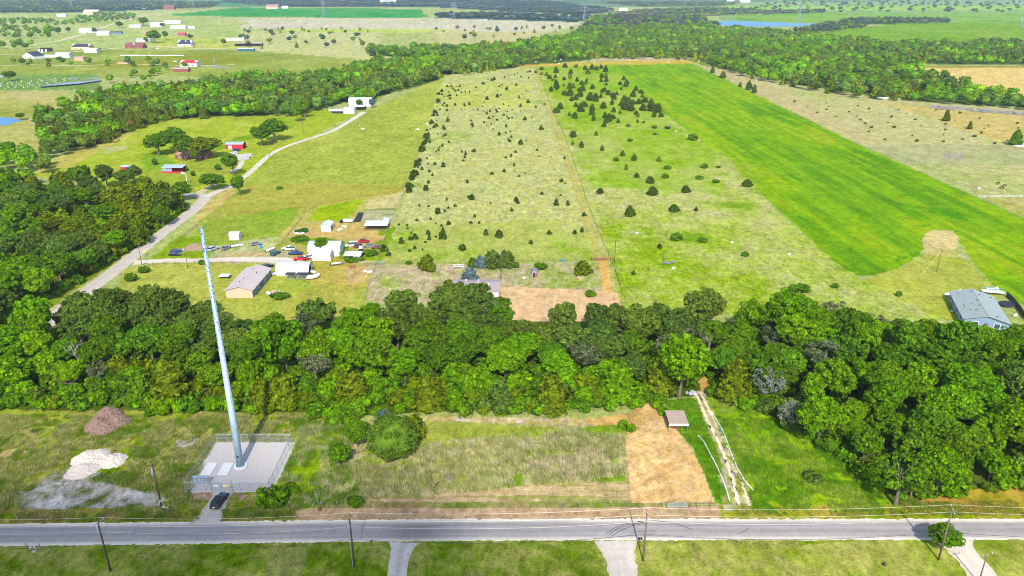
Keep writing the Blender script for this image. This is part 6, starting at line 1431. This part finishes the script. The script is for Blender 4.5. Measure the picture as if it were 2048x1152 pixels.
# the red farm
e = building("red_barn", "bright red barn with pale blue roof beside the parked cars", "barn", at(468, 299) + Vector((0, 4, 0)), 11.5, 7, 3.2, .9, W_RED, R_PALEB, axis='x', over=.2, doors=[("e", 0, .05, 3, 2.7, DARKIN), ("s", -2.6, .05, 2.4, 2.4, W_WHITE)])
e = building("red_shed", "small red shed with pale roof on the red farm's lawn", "shed", at(252, 343) + Vector((0, 2.2, 0)), 5.6, 4.2, 2.6, .5, W_RED, R_PALEB, axis='x', shape="gable", over=.2, doors=[("s", 1.4, .05, 2.2, 2.2, DARKIN)])
e = open_shed("open barn with pale blue roof and low red wall on the lawn", 345, 346, 12, 5.5, 3.0, .5, R_PALEB, back=W_RED, name="open_barn", walls=[(-6, 6, .02, .9, W_RED), (-6, 0, .95, 2.6, TRANSF)])
building("brick_house", "red brick house with orange roof half hidden under shade trees", "house", at(382, 318) + Vector((0, 5, 0)), 20, 9, 2.8, 1.8, W_BRICK, R_ORANGE, axis='x', hip=4, over=.5, windows=[("s", -7, .9, 1.5, 1.3), ("s", -3, .9, 1.5, 1.3), ("s", 5, .9, 1.5, 1.3)], doors=[("s", 1, .05, 1.1, 2.1)])
e = empty("basketball_hoop", at(375, 370), 0, "white pole with a curved arm and backboard by the lane's bend", "hoop"); m = MB(); m.tube([(0, 0, -.1), (0, 0, 5.6), (-.3, 0, 6.4), (-1.2, 0, 6.8)], .17, 7); m.build("mast", WHITE, e); MB().cbox((-1.5, -.1, 6.6), (1.7, .1, 1.1)).build("backboard", WHITE, e); MB().tube([(-1.5, -.6, 6.2), (-1.5, -.6, 6.25)], .3, 10).build("rim", RUSTM, e)
e = empty("wooden_cross", at(264, 258), 0, "tall red wooden cross at the wood's edge", "cross"); MB().cbox((0, 0, 3.2), (.35, .3, 6.6)).build("upright", RUSTM, e); MB().cbox((0, 0, 4.9), (3.2, .26, .35)).build("crossbeam", RUSTM, e)
field_fence([(228, 287), (240, 281)], .9, "short rusty cattle panel on the meadow", RUSTM, 1.4, .12)
building("white_barn", "larger white barn at the end of the curved drive, the one behind", "barn", at(720, 213) + Vector((0, 5, 0)), 20, 9, 6.0, 1.0, W_WHITE, R_WHITE, axis='x', over=.1)
building("white_barn", "lower white barn in front of the larger one at the drive's end", "barn", at(698, 228) + Vector((0, 4, 0)), 9, 8, 4.2, .8, W_WHITE, R_WHITE, axis='x', over=.1)
open_shed("white roofed lean-to beside the lower white barn", 719, 221, 9, 7, 3, .4, R_WHITE)
one("broad", 719, 214, 14, 13, DARK, "small round tree in front of the larger white barn", "broadleaf_tree", "tree", 7)
one("broad", 745, 216, 18, 14, BLUE, "grey green tree at the right end of the white barns", "broadleaf_tree", "tree", 3)
tank(672, 224, 12, 1.2, "long pale trailer tank left of the white barns"); tank(676, 227, 10, .8, "long dark pipe before the pale trailer tank", DKMET)
# ------------------------------------------------------------------ far farmsteads (left)
def far(label, px, py, W, L, h, rise, wall, roof, shape="gable", hip=0, axis='x', rz=0.0, name="farmhouse", cat="house", win=True, chim=None):
    return building(name, label, cat, at(px, py) + Vector((0, L / 2, 0)), W, L, h, rise, wall, roof, rz=rz, axis=axis, shape=shape, hip=hip, over=.5,
                    windows=[("s", -W * .25, 1, 1.8, 1.6), ("s", W * .25, 1, 1.8, 1.6)] if win else (), doors=[("s", 0, .05, 1.4, 2.3)] if win else (), chim=chim)
far("white farmhouse with slate roof at the far left, front row", 61, 118, 25, 16, 4.5, 5, W_WHITE, R_DARK, axis='y', rz=R(-25))
far("white barn right of the far left slate roofed house", 126, 116, 20, 9, 6, 1.6, W_WHITE, R_WHITE, name="white_barn", cat="barn", win=False)
far("long low white wall shed left of that white barn", 98, 115, 20, 5, 3.6, .5, W_WHITE, R_WHITE, shape="flat", name="storage_shed", cat="shed", win=False)
e = open_shed("dark pergola shed behind the far left slate roofed house", 88, 104, 20, 8, 5.5, .4, R_DARK, walls=[(-9, -6, 0, 4, W_WHITE), (-4, -1, 0, 4, W_WHITE), (2, 5, 0, 4, W_WHITE)])
far("house with dark roof and cream front in the far left second row", 161, 99, 30, 16, 4.5, 4, W_CREAM, R_DARK, hip=6)
far("white barn with a blue end in front of the cream fronted house", 181, 106, 20, 11, 5, 2, W_WHITE, R_WHITE, name="white_barn", cat="barn", win=False)
far("brick farmhouse with brown roof and white gable", 268, 97, 30, 16, 4, 5, W_BRICK, R_BROWN, hip=6, chim=[(0, -5, 1.6, 4)])
far("pale blue and white house behind the brick farmhouse", 286, 84, 26, 11, 4, 2, W_WHITE, R_PALEB)
far("house with dark slate roof and white gable front", 369, 93, 24, 17, 4.5, 6, W_WHITE, R_DARK, hip=5, chim=[(2, -4, 1.5, 3.5)])
far("red roofed white house at the edge of the wood", 377, 134, 22, 14, 5, 3, W_WHITE, R_RED, hip=5)
far("wide white house in the third row, far left", 175, 66, 38, 18, 6, 4, W_WHITE, R_WHITE)
far("white barn right of the wide white house", 206, 71, 26, 14, 6, 3, W_WHITE, R_WHITE, name="white_barn", cat="barn", win=False)
far("low dark sheds right of that white barn", 231, 68, 26, 8, 4, 1, W_GREYB, R_DARK, name="storage_shed", cat="shed", win=False)
far("white shed at the left of the crowded farmyard", 270, 55, 30, 10, 5, 1.5, W_WHITE, R_WHITE, name="white_barn", cat="barn", win=False)
far("big white barn in the middle of the crowded farmyard", 313, 54, 32, 18, 7, 4, W_WHITE, R_WHITE, name="white_barn", cat="barn", win=False)
far("long white barn at the back of the crowded farmyard", 345, 48, 44, 14, 6, 3, W_WHITE, R_WHITE, name="white_barn", cat="barn", win=False)
far("white barn at the front right of the crowded farmyard", 356, 58, 36, 13, 5, 3, W_WHITE, R_WHITE, name="white_barn", cat="barn", win=False)
far("small white shed at the right end of the crowded farmyard", 380, 57, 24, 9, 4, 1.5, W_WHITE, R_WHITE, name="storage_shed", cat="shed", win=False)
far("small red shed on the far meadow", 363, 72, 15, 9, 5, 1.5, W_PINK, R_RED, name="red_shed", cat="shed", win=False)
far("orange roofed shed below the crowded farmyard", 296, 68, 15, 8, 4, 1.5, W_TAN, R_ORANGE, name="storage_shed", cat="shed", win=False)
far("white trailer home on the far pale meadow", 470, 82, 34, 8, 4.5, .8, W_WHITE, R_WHITE, name="trailer_home", win=True)
far("teal trailer at the far meadow's lane", 491, 103, 26, 8, 4, .6, W_TEAL, R_WHITE, name="trailer_home", win=False)
e = open_shed("long grey roofed open shed behind the teal trailer", 495, 93, 50, 9, 5, .6, R_GREY)
far("tan box shaped shed on the far left lane", 158, 122, 13, 8, 5.5, 1, W_TAN, W_TAN, shape="flat", name="storage_shed", cat="shed", win=False)
far("low orange trailer beside the far left lane", 249, 128, 18, 6, 2.6, .3, W_TAN, R_ORANGE, shape="flat", name="trailer_home", win=False)
far("weathered shed below the red roofed house", 361, 144, 19, 8, 4, .6, W_BRICK, R_GREY, name="storage_shed", cat="shed", win=False)
far("large pale hip roofed house near the skyline at left", 181, 29, 52, 26, 7, 9, W_CREAM, R_GREY, hip=15)
far("white barn left of the pale hip roofed house", 123, 34, 30, 12, 7, 3, W_WHITE, R_WHITE, name="white_barn", cat="barn", win=False)
far("brown roofed house by the green crop field", 338, 19, 44, 22, 8, 10, W_BRICK, R_BROWN, hip=14)
far("small white shed left of the brown roofed skyline house", 286, 18, 18, 10, 6, 2, W_WHITE, R_WHITE, name="storage_shed", cat="shed", win=False)
far("cream house with pink roof behind the green crop field", 544, 18, 50, 24, 9, 9, W_CREAM, roofmat(196, 150, 140, "pink_roof"))
far("white barn right of the cream skyline house", 570, 17, 28, 14, 8, 3, W_WHITE, R_WHITE, name="white_barn", cat="barn", win=False)
far("wide grey roofed house before the dark skyline woods", 776, 9, 84, 36, 10, 12, W_CREAM, R_BLUEG, hip=25)
far("white barn on the far right skyline", 1490, 5, 62, 24, 9, 5, W_WHITE, R_WHITE, name="white_barn", cat="barn", win=False)
far("white skyline barn left of the other one", 1462, 4, 46, 22, 8, 5, W_WHITE, R_WHITE, name="white_barn", cat="barn", win=False)
far("white shed among the grey woods before the lake", 1247, 22, 34, 14, 9, 3, W_WHITE, R_WHITE, name="storage_shed", cat="shed", win=False)
far("small white tent roof among the right hand wood", 1690, 177, 14, 10, 3, 3, W_WHITE, R_WHITE, hip=4, name="white_tent", cat="tent", win=False)
for px, py, w, d, l in ((1775, 197, 20, 10, "white concrete pad at the edge of the right hand wood"), (2044, 291, 12, 8, "white pad at the right frame edge of the tan pasture")):
    o = MB().box(-w / 2, w / 2, -d / 2, d / 2, 0, .4).build("concrete_pad", M("white_concrete", (.7, .68, .64), .8, var=.06), bevel=.05); o.location = at(px, py); tag(o, l, "pad")
e = empty("trailer_wall", at(304, 112), R(-2), "long low white rail fence on the far left meadow", "fence")
m = 0
for k in range(22): MB().tube([(-48 + k * 4.6, 0, 0), (-48 + k * 4.6, 0, 1.6)], .12, 4).build("post", WHITE, e)
MB().box(-48, 48.6, -.1, .1, .5, 1.5).build("rail", WHITE, e); e.name = "rail_fence"
e = empty("swing_frame", at(416, 131), 0, "tall rusty gantry frame right of the red roofed house", "frame")
for x in (-10.5, 10.5):
    for y in (-3, 3): MB().tube([(x, y, 0), (x * .97, 0, 9.5)], .3, 6).build("leg", GALV, e)
MB().cbox((0, 0, 9.7), (22, .6, .6)).build("beam", RUSTM, e)
# huts, cages
HUT = MB().add([(-.8, -.8, 0), (.8, -.8, 0), (.8, .8, 0), (-.8, .8, 0), (0, 0, 2.2)], [(0, 1, 4), (1, 2, 4), (2, 3, 4), (3, 0, 4), (3, 2, 1, 0)])
ho_ = HUT.build("game_bird_hut", CONCRETE); hme = ho_.data; bpy.data.objects.remove(ho_)
hp = scatter([(0, 158), (60, 152), (110, 152), (135, 155), (130, 168), (80, 176), (0, 178)], 7)
for x, y in hp[:62]:
    o = link("game_bird_hut", hme); o.location = (x, y, 0); k = rnd.uniform(.45, .75); o.scale = (k, k, k); tag(o, "tiny white pointed hut in the field of huts at the far left", "hut", "white huts of the far left bird farm")
for k, (px, py, w) in enumerate(((112, 172, 20), (122, 171, 22), (136, 170, 24), (150, 169, 24), (164, 168, 26), (176, 167, 26))):
    e = empty("cage_row", at(px, py), R(16), f"long low grey cage row, {('leftmost','second','third','fourth','fifth','rightmost')[k]} of six at the bird farm", "cage row", "cage rows of the bird farm"); MB().prism([(-1.2, .2), (1.2, .2), (1.2, 1.4), (-1.2, 1.9)], -17, 17, 'y').build("cage", DKMET, e); m = MB(); m.prism([(-1.4, 1.95), (1.4, 1.42), (1.4, 1.52), (-1.4, 2.05)], -17.2, 17.2, 'y'); m.build("roof", GALV, e)
    e.rotation_euler.z = R(-19)
rs = random.Random(12)
for px, py, l in ((152, 158, "grey scrap heap beside the far left huts"), (186, 158, "pale scrap heap at the end of the cage rows"), (430, 134, "machinery clutter right of the gantry frame"), (450, 136, "pale clutter beside the wood right of the gantry")):
    m = MB()
    for k in range(16): m.cbox((rs.uniform(-7, 7), rs.uniform(-4, 4), rs.uniform(.2, 1)), (rs.uniform(.6, 3), rs.uniform(.6, 2), rs.uniform(.4, 1.4)))
    o = m.build("scrap_heap", GALV, bevel=.05); o.location = at(px, py); tag(o, l, "scrap heap")
m = MB()
for k in range(260):
    t = rs.random(); px = 1860 + 190 * t; py = 214 + 14 * t + rs.uniform(-2.5, 3.5) ; p = at(px, py); a = rs.uniform(0, 3.14); d = Vector((math.cos(a), math.sin(a), rs.uniform(-.1, .25))) * rs.uniform(1, 2.6)
    m.tube([p + Vector((0, 0, .5)) - d, p + Vector((0, 0, rs.uniform(.4, 1.4))) + d], rs.uniform(.15, .35), 5)
tag(m.build("brush_pile", M("grey_brushwood", C(168, 162, 156), .9, var=.4)), "long grey windrow of cut brush along the right hand wood", "brush pile")
# pylons
LATT = M("lattice_steel", C(190, 196, 202), .5, .4, .05)
def pylon(px, py, ptop, label):
    b = at(px, py); h = height(b, ptop); e = empty("transmission_tower", b, R(8), label, "pylon"); r = .30
    W0, Wt = h * .085, h * .018
    m = MB(); lev = [0, .2, .38, .54, .68, .8, .9, 1.0]
    def wz(t): return W0 + (Wt - W0) * min(1, t / .68) if t < .68 else Wt
    for sx, sy in ((-1, -1), (1, -1), (1, 1), (-1, 1)): m.tube([(sx * wz(t), sy * wz(t), h * t) for t in lev], r, 4)
    m.build("legs", LATT, e); m = MB()
    cs = [(-1, -1), (1, -1), (1, 1), (-1, 1)]
    for i in range(len(lev) - 1):
        a, c = wz(lev[i]), wz(lev[i + 1])
        for k in range(4):
            p, q = cs[k], cs[(k + 1) % 4]
            m.tube([(p[0] * a, p[1] * a, h * lev[i]), (q[0] * c, q[1] * c, h * lev[i + 1])], r * .6, 3); m.tube([(q[0] * a, q[1] * a, h * lev[i]), (p[0] * c, p[1] * c, h * lev[i + 1])], r * .6, 3)
    m.build("bracing", LATT, e)
    for t, w in ((.7, .15), (.82, .19), (.94, .14)):
        c = MB().tube([(-h * w, 0, h * t), (0, 0, h * (t + .035)), (h * w, 0, h * t)], r * .8, 4).tube([(-h * w, 0, h * t), (h * w, 0, h * t)], r * .6, 4).build("crossarm", LATT, e)
        for s in (-1, 1): MB().tube([(s * h * w * .97, 0, h * t), (s * h * w * .97, 0, h * t - 2.4)], .35, 5).build("insulator", CER, c)
    return e, h
PY = [pylon(*a) for a in ((145, 22, -14, "lattice pylon at the far left against the dark wood"), (388, 19, -14, "lattice pylon left of the green crop field"), (648, 34, -4, "lattice pylon at the edge of the green crop field"), (908, 38, 5, "lattice pylon on the far edge of the pale prairie"), (1168, 50, 8, "lattice pylon where the pale prairie meets the wood"), (1596, 54, 7, "lattice pylon standing beside the lake"), (2042, 55, 33, "lattice pylon at the right frame edge beyond the green field"))]
for s, t, l in ((-1, .7, "lower near transmission wire strung between the pylons"), (1, .82, "middle far transmission wire strung between the pylons"), (0, 1.0, "topmost transmission wire strung between the pylons")):
    wire([(e.location.x + s * 1.5, e.location.y, h * t) for e, h in PY[2:6]], 10, .14, WIRE, l, 14)
# ------------------------------------------------------------------ animals
def animal(px, py, rz, rgb, label, cat, name, s=1.0, graze=True, group=None):
    """one continuous body grown over a skeleton of joints"""
    V = []; E = []; RR = []
    def v(x, y, z, r, p=None):
        V.append((x, y, z)); RR.append(r)
        if p is not None: E.append((p, len(V) - 1))
        return len(V) - 1
    hip = v(0, -.75, 1.2, .26); mid = v(0, -.1, 1.15, .3, hip); sho = v(0, .55, 1.2, .28, mid)
    if graze: n1 = v(0, .95, 1.1, .17, sho); n2 = v(0, 1.3, .65, .13, n1); hd = v(0, 1.5, .3, .12, n2); v(0, 1.6, .12, .07, hd)
    else: n1 = v(0, .95, 1.5, .17, sho); n2 = v(0, 1.2, 1.75, .14, n1); hd = v(0, 1.5, 1.65, .11, n2); v(0, 1.72, 1.5, .07, hd)
    for sx in (-1, 1):
        a = v(sx * .18, .5, .8, .12, sho); b = v(sx * .18, .52, .42, .07, a); v(sx * .18, .5, .02, .06, b)
        a = v(sx * .18, -.72, .85, .15, hip); b = v(sx * .18, -.86, .48, .07, a); v(sx * .18, -.8, .02, .06, b)
        v(sx * .14, 1.28 if graze else 1.2, .86 if graze else 1.95, .03, n2)
    t = v(0, -1.02, 1.15, .05, hip); v(0, -1.1, .55, .05, t)
    me = bpy.data.meshes.new(name); me.from_pydata(V, E, []); me.materials.append(M(cat + label.split()[0] + "_coat", rgb, .8, var=.15, scale=2))
    o = link(name, me); sk = o.modifiers.new("skin", 'SKIN'); sd = o.modifiers.new("smooth", 'SUBSURF'); sd.levels = sd.render_levels = 1
    for i, r in enumerate(RR): me.skin_vertices[0].data[i].radius = (r, r); me.skin_vertices[0].data[i].use_root = (i == 0)
    o.location = at(px, py); o.rotation_euler.z = rz; o.scale = (s, s, s); return tag(o, label, cat, group)
animal(1957, 380, R(-60), (.62, .58, .48), "white horse grazing on the tan pasture", "horse", "horse", 1.1)
animal(1996, 369, R(100), (.05, .03, .025), "dark brown horse farthest back of three on the tan pasture", "horse", "horse", 1.05); animal(2003, 378, R(80), (.06, .035, .025), "dark brown horse nearest of the three on the tan pasture", "horse", "horse", 1.05); animal(2008, 374, R(95), (.05, .025, .02), "dark brown horse rightmost of the three on the tan pasture", "horse", "horse", 1.05)
animal(836, 262, R(80), (.7, .68, .64), "white cow at the old fence on the open pasture", "cow", "cow", 1.25); animal(725, 260, R(-60), (.7, .68, .64), "white cow alone below the curved drive's end", "cow", "cow", 1.1); animal(855, 250, R(40), (.7, .68, .64), "white cow beside the row of young cedars", "cow", "cow", 1.1)
for k, (px, py) in enumerate(((1027, 134), (1072, 125), (1110, 123), (1122, 121), (1118, 129), (1189, 125), (1163, 126), (1260, 122), (1338, 121), (1336, 126), (1398, 124))):
    animal(px, py, rnd.uniform(0, 6), (.7, .68, .64), f"white cow at the fields' far end, {('leftmost','second','third','fifth','fourth','seventh','sixth','eighth','tenth','ninth','rightmost')[k]} from the left", "cow", "cow", 1.2, group="white cattle at the far end of the fields")

# ================================================================== TALL GRASS NEAR THE ROAD
def grass(name, label, poly, n, pal, h0, h1, w, lean=.35, blades=4, spread=.22, avoid=()):
    W = [at(*p) for p in poly]; xs = [p.x for p in W]; ys = [p.y for p in W]; wp = [(p.x, p.y) for p in W]
    X = nrs.uniform(min(xs), max(xs), n * 4); Y = nrs.uniform(min(ys), max(ys), n * 4)
    k = inside(wp, X, Y)
    for a in avoid: k &= ~inside([(q.x, q.y) for q in [at(*p) for p in a]], X, Y)
    k &= fbm(X / 3.2, Y / 3.2, 611, 3) > .40
    X, Y = X[k][:n], Y[k][:n]; n = len(X)
    t = np.clip((fbm(X / 4.5, Y / 4.5, 655, 3) - .5) * 3.4 + .5 + nrs.normal(scale=.12, size=n), 0, .999)
    P = CA(pal) * 1.75; ti = (t * (len(pal) - 1)); i = ti.astype(int); f = (ti - i)[:, None]; base = P[i] * (1 - f) + P[np.minimum(i + 1, len(pal) - 1)] * f
    V = []; K = []
    wind = nrs.uniform(-.25, .25)
    for b in range(blades):
        ox = nrs.normal(scale=spread, size=n); oy = nrs.normal(scale=spread, size=n); h = nrs.uniform(h0, h1, n); a = nrs.uniform(0, 6.28, n)
        lx = (np.cos(a) * lean + wind) * h; ly = np.sin(a) * lean * h; dx, dy = np.sin(a) * w / 2, -np.cos(a) * w / 2
        z = np.zeros(n)
        V.append(np.stack([np.stack([X + ox - dx, Y + oy - dy, z], 1), np.stack([X + ox + dx, Y + oy + dy, z], 1), np.stack([X + ox + lx, Y + oy + ly, h], 1)], 1).reshape(-1, 3))
        c = base * nrs.uniform(.75, 1.3, n)[:, None]
        K.append(np.repeat(np.concatenate([c, np.ones((n, 1))], 1), 3, 0))
    V = np.concatenate(V); K = np.concatenate(K)
    o = link(name, np_mesh(name, V, np.arange(len(V)).reshape(-1, 3), GRASS_M, K)); tag(o, label, "grass", None, "stuff")
STRAW = [(206, 194, 152), (154, 168, 76), (212, 196, 148), (146, 164, 64), (192, 186, 132)]
DRIVE_GAP = [[(405, 1048), (440, 1048), (470, 975), (425, 975)], [(380, 985), (545, 985), (580, 882), (430, 882)], [(135, 965), (260, 940), (260, 892), (140, 900)], [(110, 950), (250, 975), (345, 1000), (330, 1016), (150, 1024), (40, 1028), (50, 990)]]
grass("tall_grass", "pale dry tall grass of the paddock", [(690, 920), (800, 945), (850, 890), (1100, 865), (1250, 872), (1256, 950), (1160, 962), (960, 985), (740, 996)], 15000, STRAW, .5, 1.25, .07)
grass("tall_grass", "rough green weeds between the compound and the paddock", [(600, 840), (725, 850), (700, 905), (730, 1000), (640, 1016), (470, 1034), (545, 1000), (590, 885)], 9000, [(112, 150, 40), (146, 166, 60), (190, 184, 140), (124, 156, 44)], .35, .9, .07)
grass("tall_grass", "bright tall grass right of the rutted track", [(1412, 800), (1470, 805), (1600, 862), (1740, 965), (1790, 1024), (1510, 1024), (1450, 880)], 20000, [(118, 164, 24), (142, 176, 36), (162, 184, 62)], .3, .7, .08)
grass("tall_grass", "bright grass strip between the carport and the track", [(1330, 800), (1390, 800), (1436, 905), (1455, 1004), (1436, 1004), (1388, 895), (1345, 850)], 5000, [(112, 160, 20), (138, 172, 34)], .3, .6, .08)
grass("tall_grass", "mixed weeds and dry grass of the left lot", [(-20, 830), (620, 832), (575, 880), (380, 985), (390, 1030), (-20, 1040)], 22000, [(110, 140, 36), (150, 160, 66), (190, 174, 124), (128, 148, 40), (170, 168, 110)], .25, .7, .075, avoid=DRIVE_GAP)
grass("tall_grass", "rank grass along the north verge of the road", [(0, 1026), (395, 1024), (398, 1040), (0, 1045)], 3500, [(112, 142, 34), (150, 156, 60), (176, 156, 90)], .2, .45, .07)
grass("tall_grass", "rank grass along the compound side verge", [(445, 1020), (590, 1012), (592, 1038), (448, 1040)], 1800, [(112, 142, 34), (150, 156, 60)], .25, .55, .07)
grass("tall_grass", "grass and dry stems on the verge below the right hand wood", [(1470, 1012), (2060, 1000), (2060, 1032), (1480, 1032)], 4500, [(120, 156, 34), (186, 168, 86), (150, 160, 50)], .2, .5, .07)

# ================================================================== CLOUDS (high behind the camera, shading part of the ground)
CLOUD = bpy.data.materials.new("cloud"); CLOUD.use_nodes = True
t = CLOUD.node_tree; t.nodes.remove(t.nodes["Principled BSDF"])
df = nn(t, "ShaderNodeBsdfDiffuse"); df.inputs[0].default_value = (.9, .9, .92, 1); tp = nn(t, "ShaderNodeBsdfTransparent"); mx = nn(t, "ShaderNodeMixShader"); mx.inputs[0].default_value = .07
t.links.new(tp.outputs[0], mx.inputs[1]); t.links.new(df.outputs[0], mx.inputs[2]); t.links.new(mx.outputs[0], t.nodes["Material Output"].inputs[0])
def cloud(label, spots, alt, rmin, rmax, n, seed):
    """puffs whose shade falls on the SPOTS, (x, y, radius) on the ground"""
    rs = random.Random(seed); m = MB(); T = (alt) / -LIGHT.z
    for x, y, r in spots:
        for _ in range(n):
            a = rs.uniform(0, 6.28); d = r * rs.random() ** .6; z = alt + rs.uniform(-25, 25); q = z / -LIGHT.z; s = rs.uniform(rmin, rmax)
            m.ball((x + math.cos(a) * d - LIGHT.x * q, y + math.sin(a) * d - LIGHT.y * q, z), (s, s, s * .6), 9, 6)
    o = m.build("cloud", CLOUD, smooth=True); tag(o, label, "cloud", None, "structure")
cloud("white cloud drifting behind the viewer", [(-80, 102, 30), (-34, 98, 26), (-125, 104, 34), (-40, 66, 50), (6, 86, 22), (-62, 116, 16), (-20, 112, 12), (-100, 116, 16)], 650, 11, 20, 12, 5)

cloud("broad cloud bank far ahead, shading the skyline woods", [(-1500, 5200, 500), (-600, 4700, 500), (300, 4700, 550), (900, 5000, 400), (-1000, 6500, 700), (200, 6500, 800)], 1400, 170, 300, 9, 8)
# ================================================================== HAZE
HZ = MB().box(-42000, 42000, -300, 45000, -1.2, 118).build("haze", None or M("x", (.5, .5, .5)))
hm = bpy.data.materials.new("haze"); hm.use_nodes = True
t = hm.node_tree; t.nodes.remove(t.nodes["Principled BSDF"])
pv = nn(t, "ShaderNodeVolumePrincipled"); pv.inputs["Color"].default_value = (.62, .78, 1.0, 1); pv.inputs["Density"].default_value = 4.5e-5; pv.inputs["Anisotropy"].default_value = 0.0
t.links.new(pv.outputs[0], t.nodes["Material Output"].inputs["Volume"])
HZ.data.materials[0] = hm; bpy.data.materials.remove(MATS.pop("x"))
tag(HZ, "thin blue haze lying over the whole landscape", "haze", None, "stuff")

# ================================================================== LABELS OF THE PLANTS
MARKS = [("the monopole", 481, 932), ("the mulch pile", 213, 855), ("the huge round juniper", 787, 912), ("the tan carport", 1356, 863), ("the rutted track", 1430, 880), ("the silvery half dead tree", 1540, 800), ("the blue house", 1950, 620), ("the right edge power pole", 1877, 1120), ("the scraped orange yard", 1110, 620),
         ("the grey long home", 497, 600), ("the lane's bend", 400, 395), ("the open red barn", 345, 345), ("the yellow road sign", 290, 512), ("the pink playhouse", 1069, 555), ("the white barns", 716, 225), ("the rusty track gate", 1204, 518), ("the hay field's mown bay", 1873, 545), ("the white horse", 1957, 380),
         ("the paddock's upper left corner", 850, 846), ("the frame's left edge", 0, 740), ("the frame's right edge", 2040, 850), ("the pointed lone cedar", 855, 540), ("the field power pole", 1002, 560), ("the track's far end", 1072, 134), ("the white salt lump", 1352, 263), ("the white cow", 836, 262), ("the pasture's top left corner", 890, 160), ("the dry paddock's middle", 1050, 920)]
MK = [(n, at(x, y)) for n, x, y in MARKS]
groups = {}
for o, ph, (x, y) in PEND:
    n, p = min(MK, key=lambda q: (q[1].x - x) ** 2 + (q[1].y - y) ** 2)
    dx, dy = x - p.x, y - p.y
    side = ("right of" if dx > 0 else "left of") if abs(dx) > abs(dy) else ("beyond" if dy > 0 else "on the near side of")
    groups.setdefault((ph, n, side), []).append((dx * dx + dy * dy, o))
def nth(k):
    w = ["", "second ", "third ", "fourth ", "fifth ", "sixth ", "seventh ", "eighth ", "ninth ", "tenth "]
    return w[k] if k < 10 else f"{k + 1}{'th' if 10 <= (k + 1) % 100 <= 20 else {1: 'st', 2: 'nd', 3: 'rd'}.get((k + 1) % 10, 'th')} "
for (ph, n, side), lst in groups.items():
    for k, (d, o) in enumerate(sorted(lst, key=lambda q: q[0])):
        o["label"] = f"{ph}, {nth(k)}nearest {side} {n}".replace("on the near side of", "before")
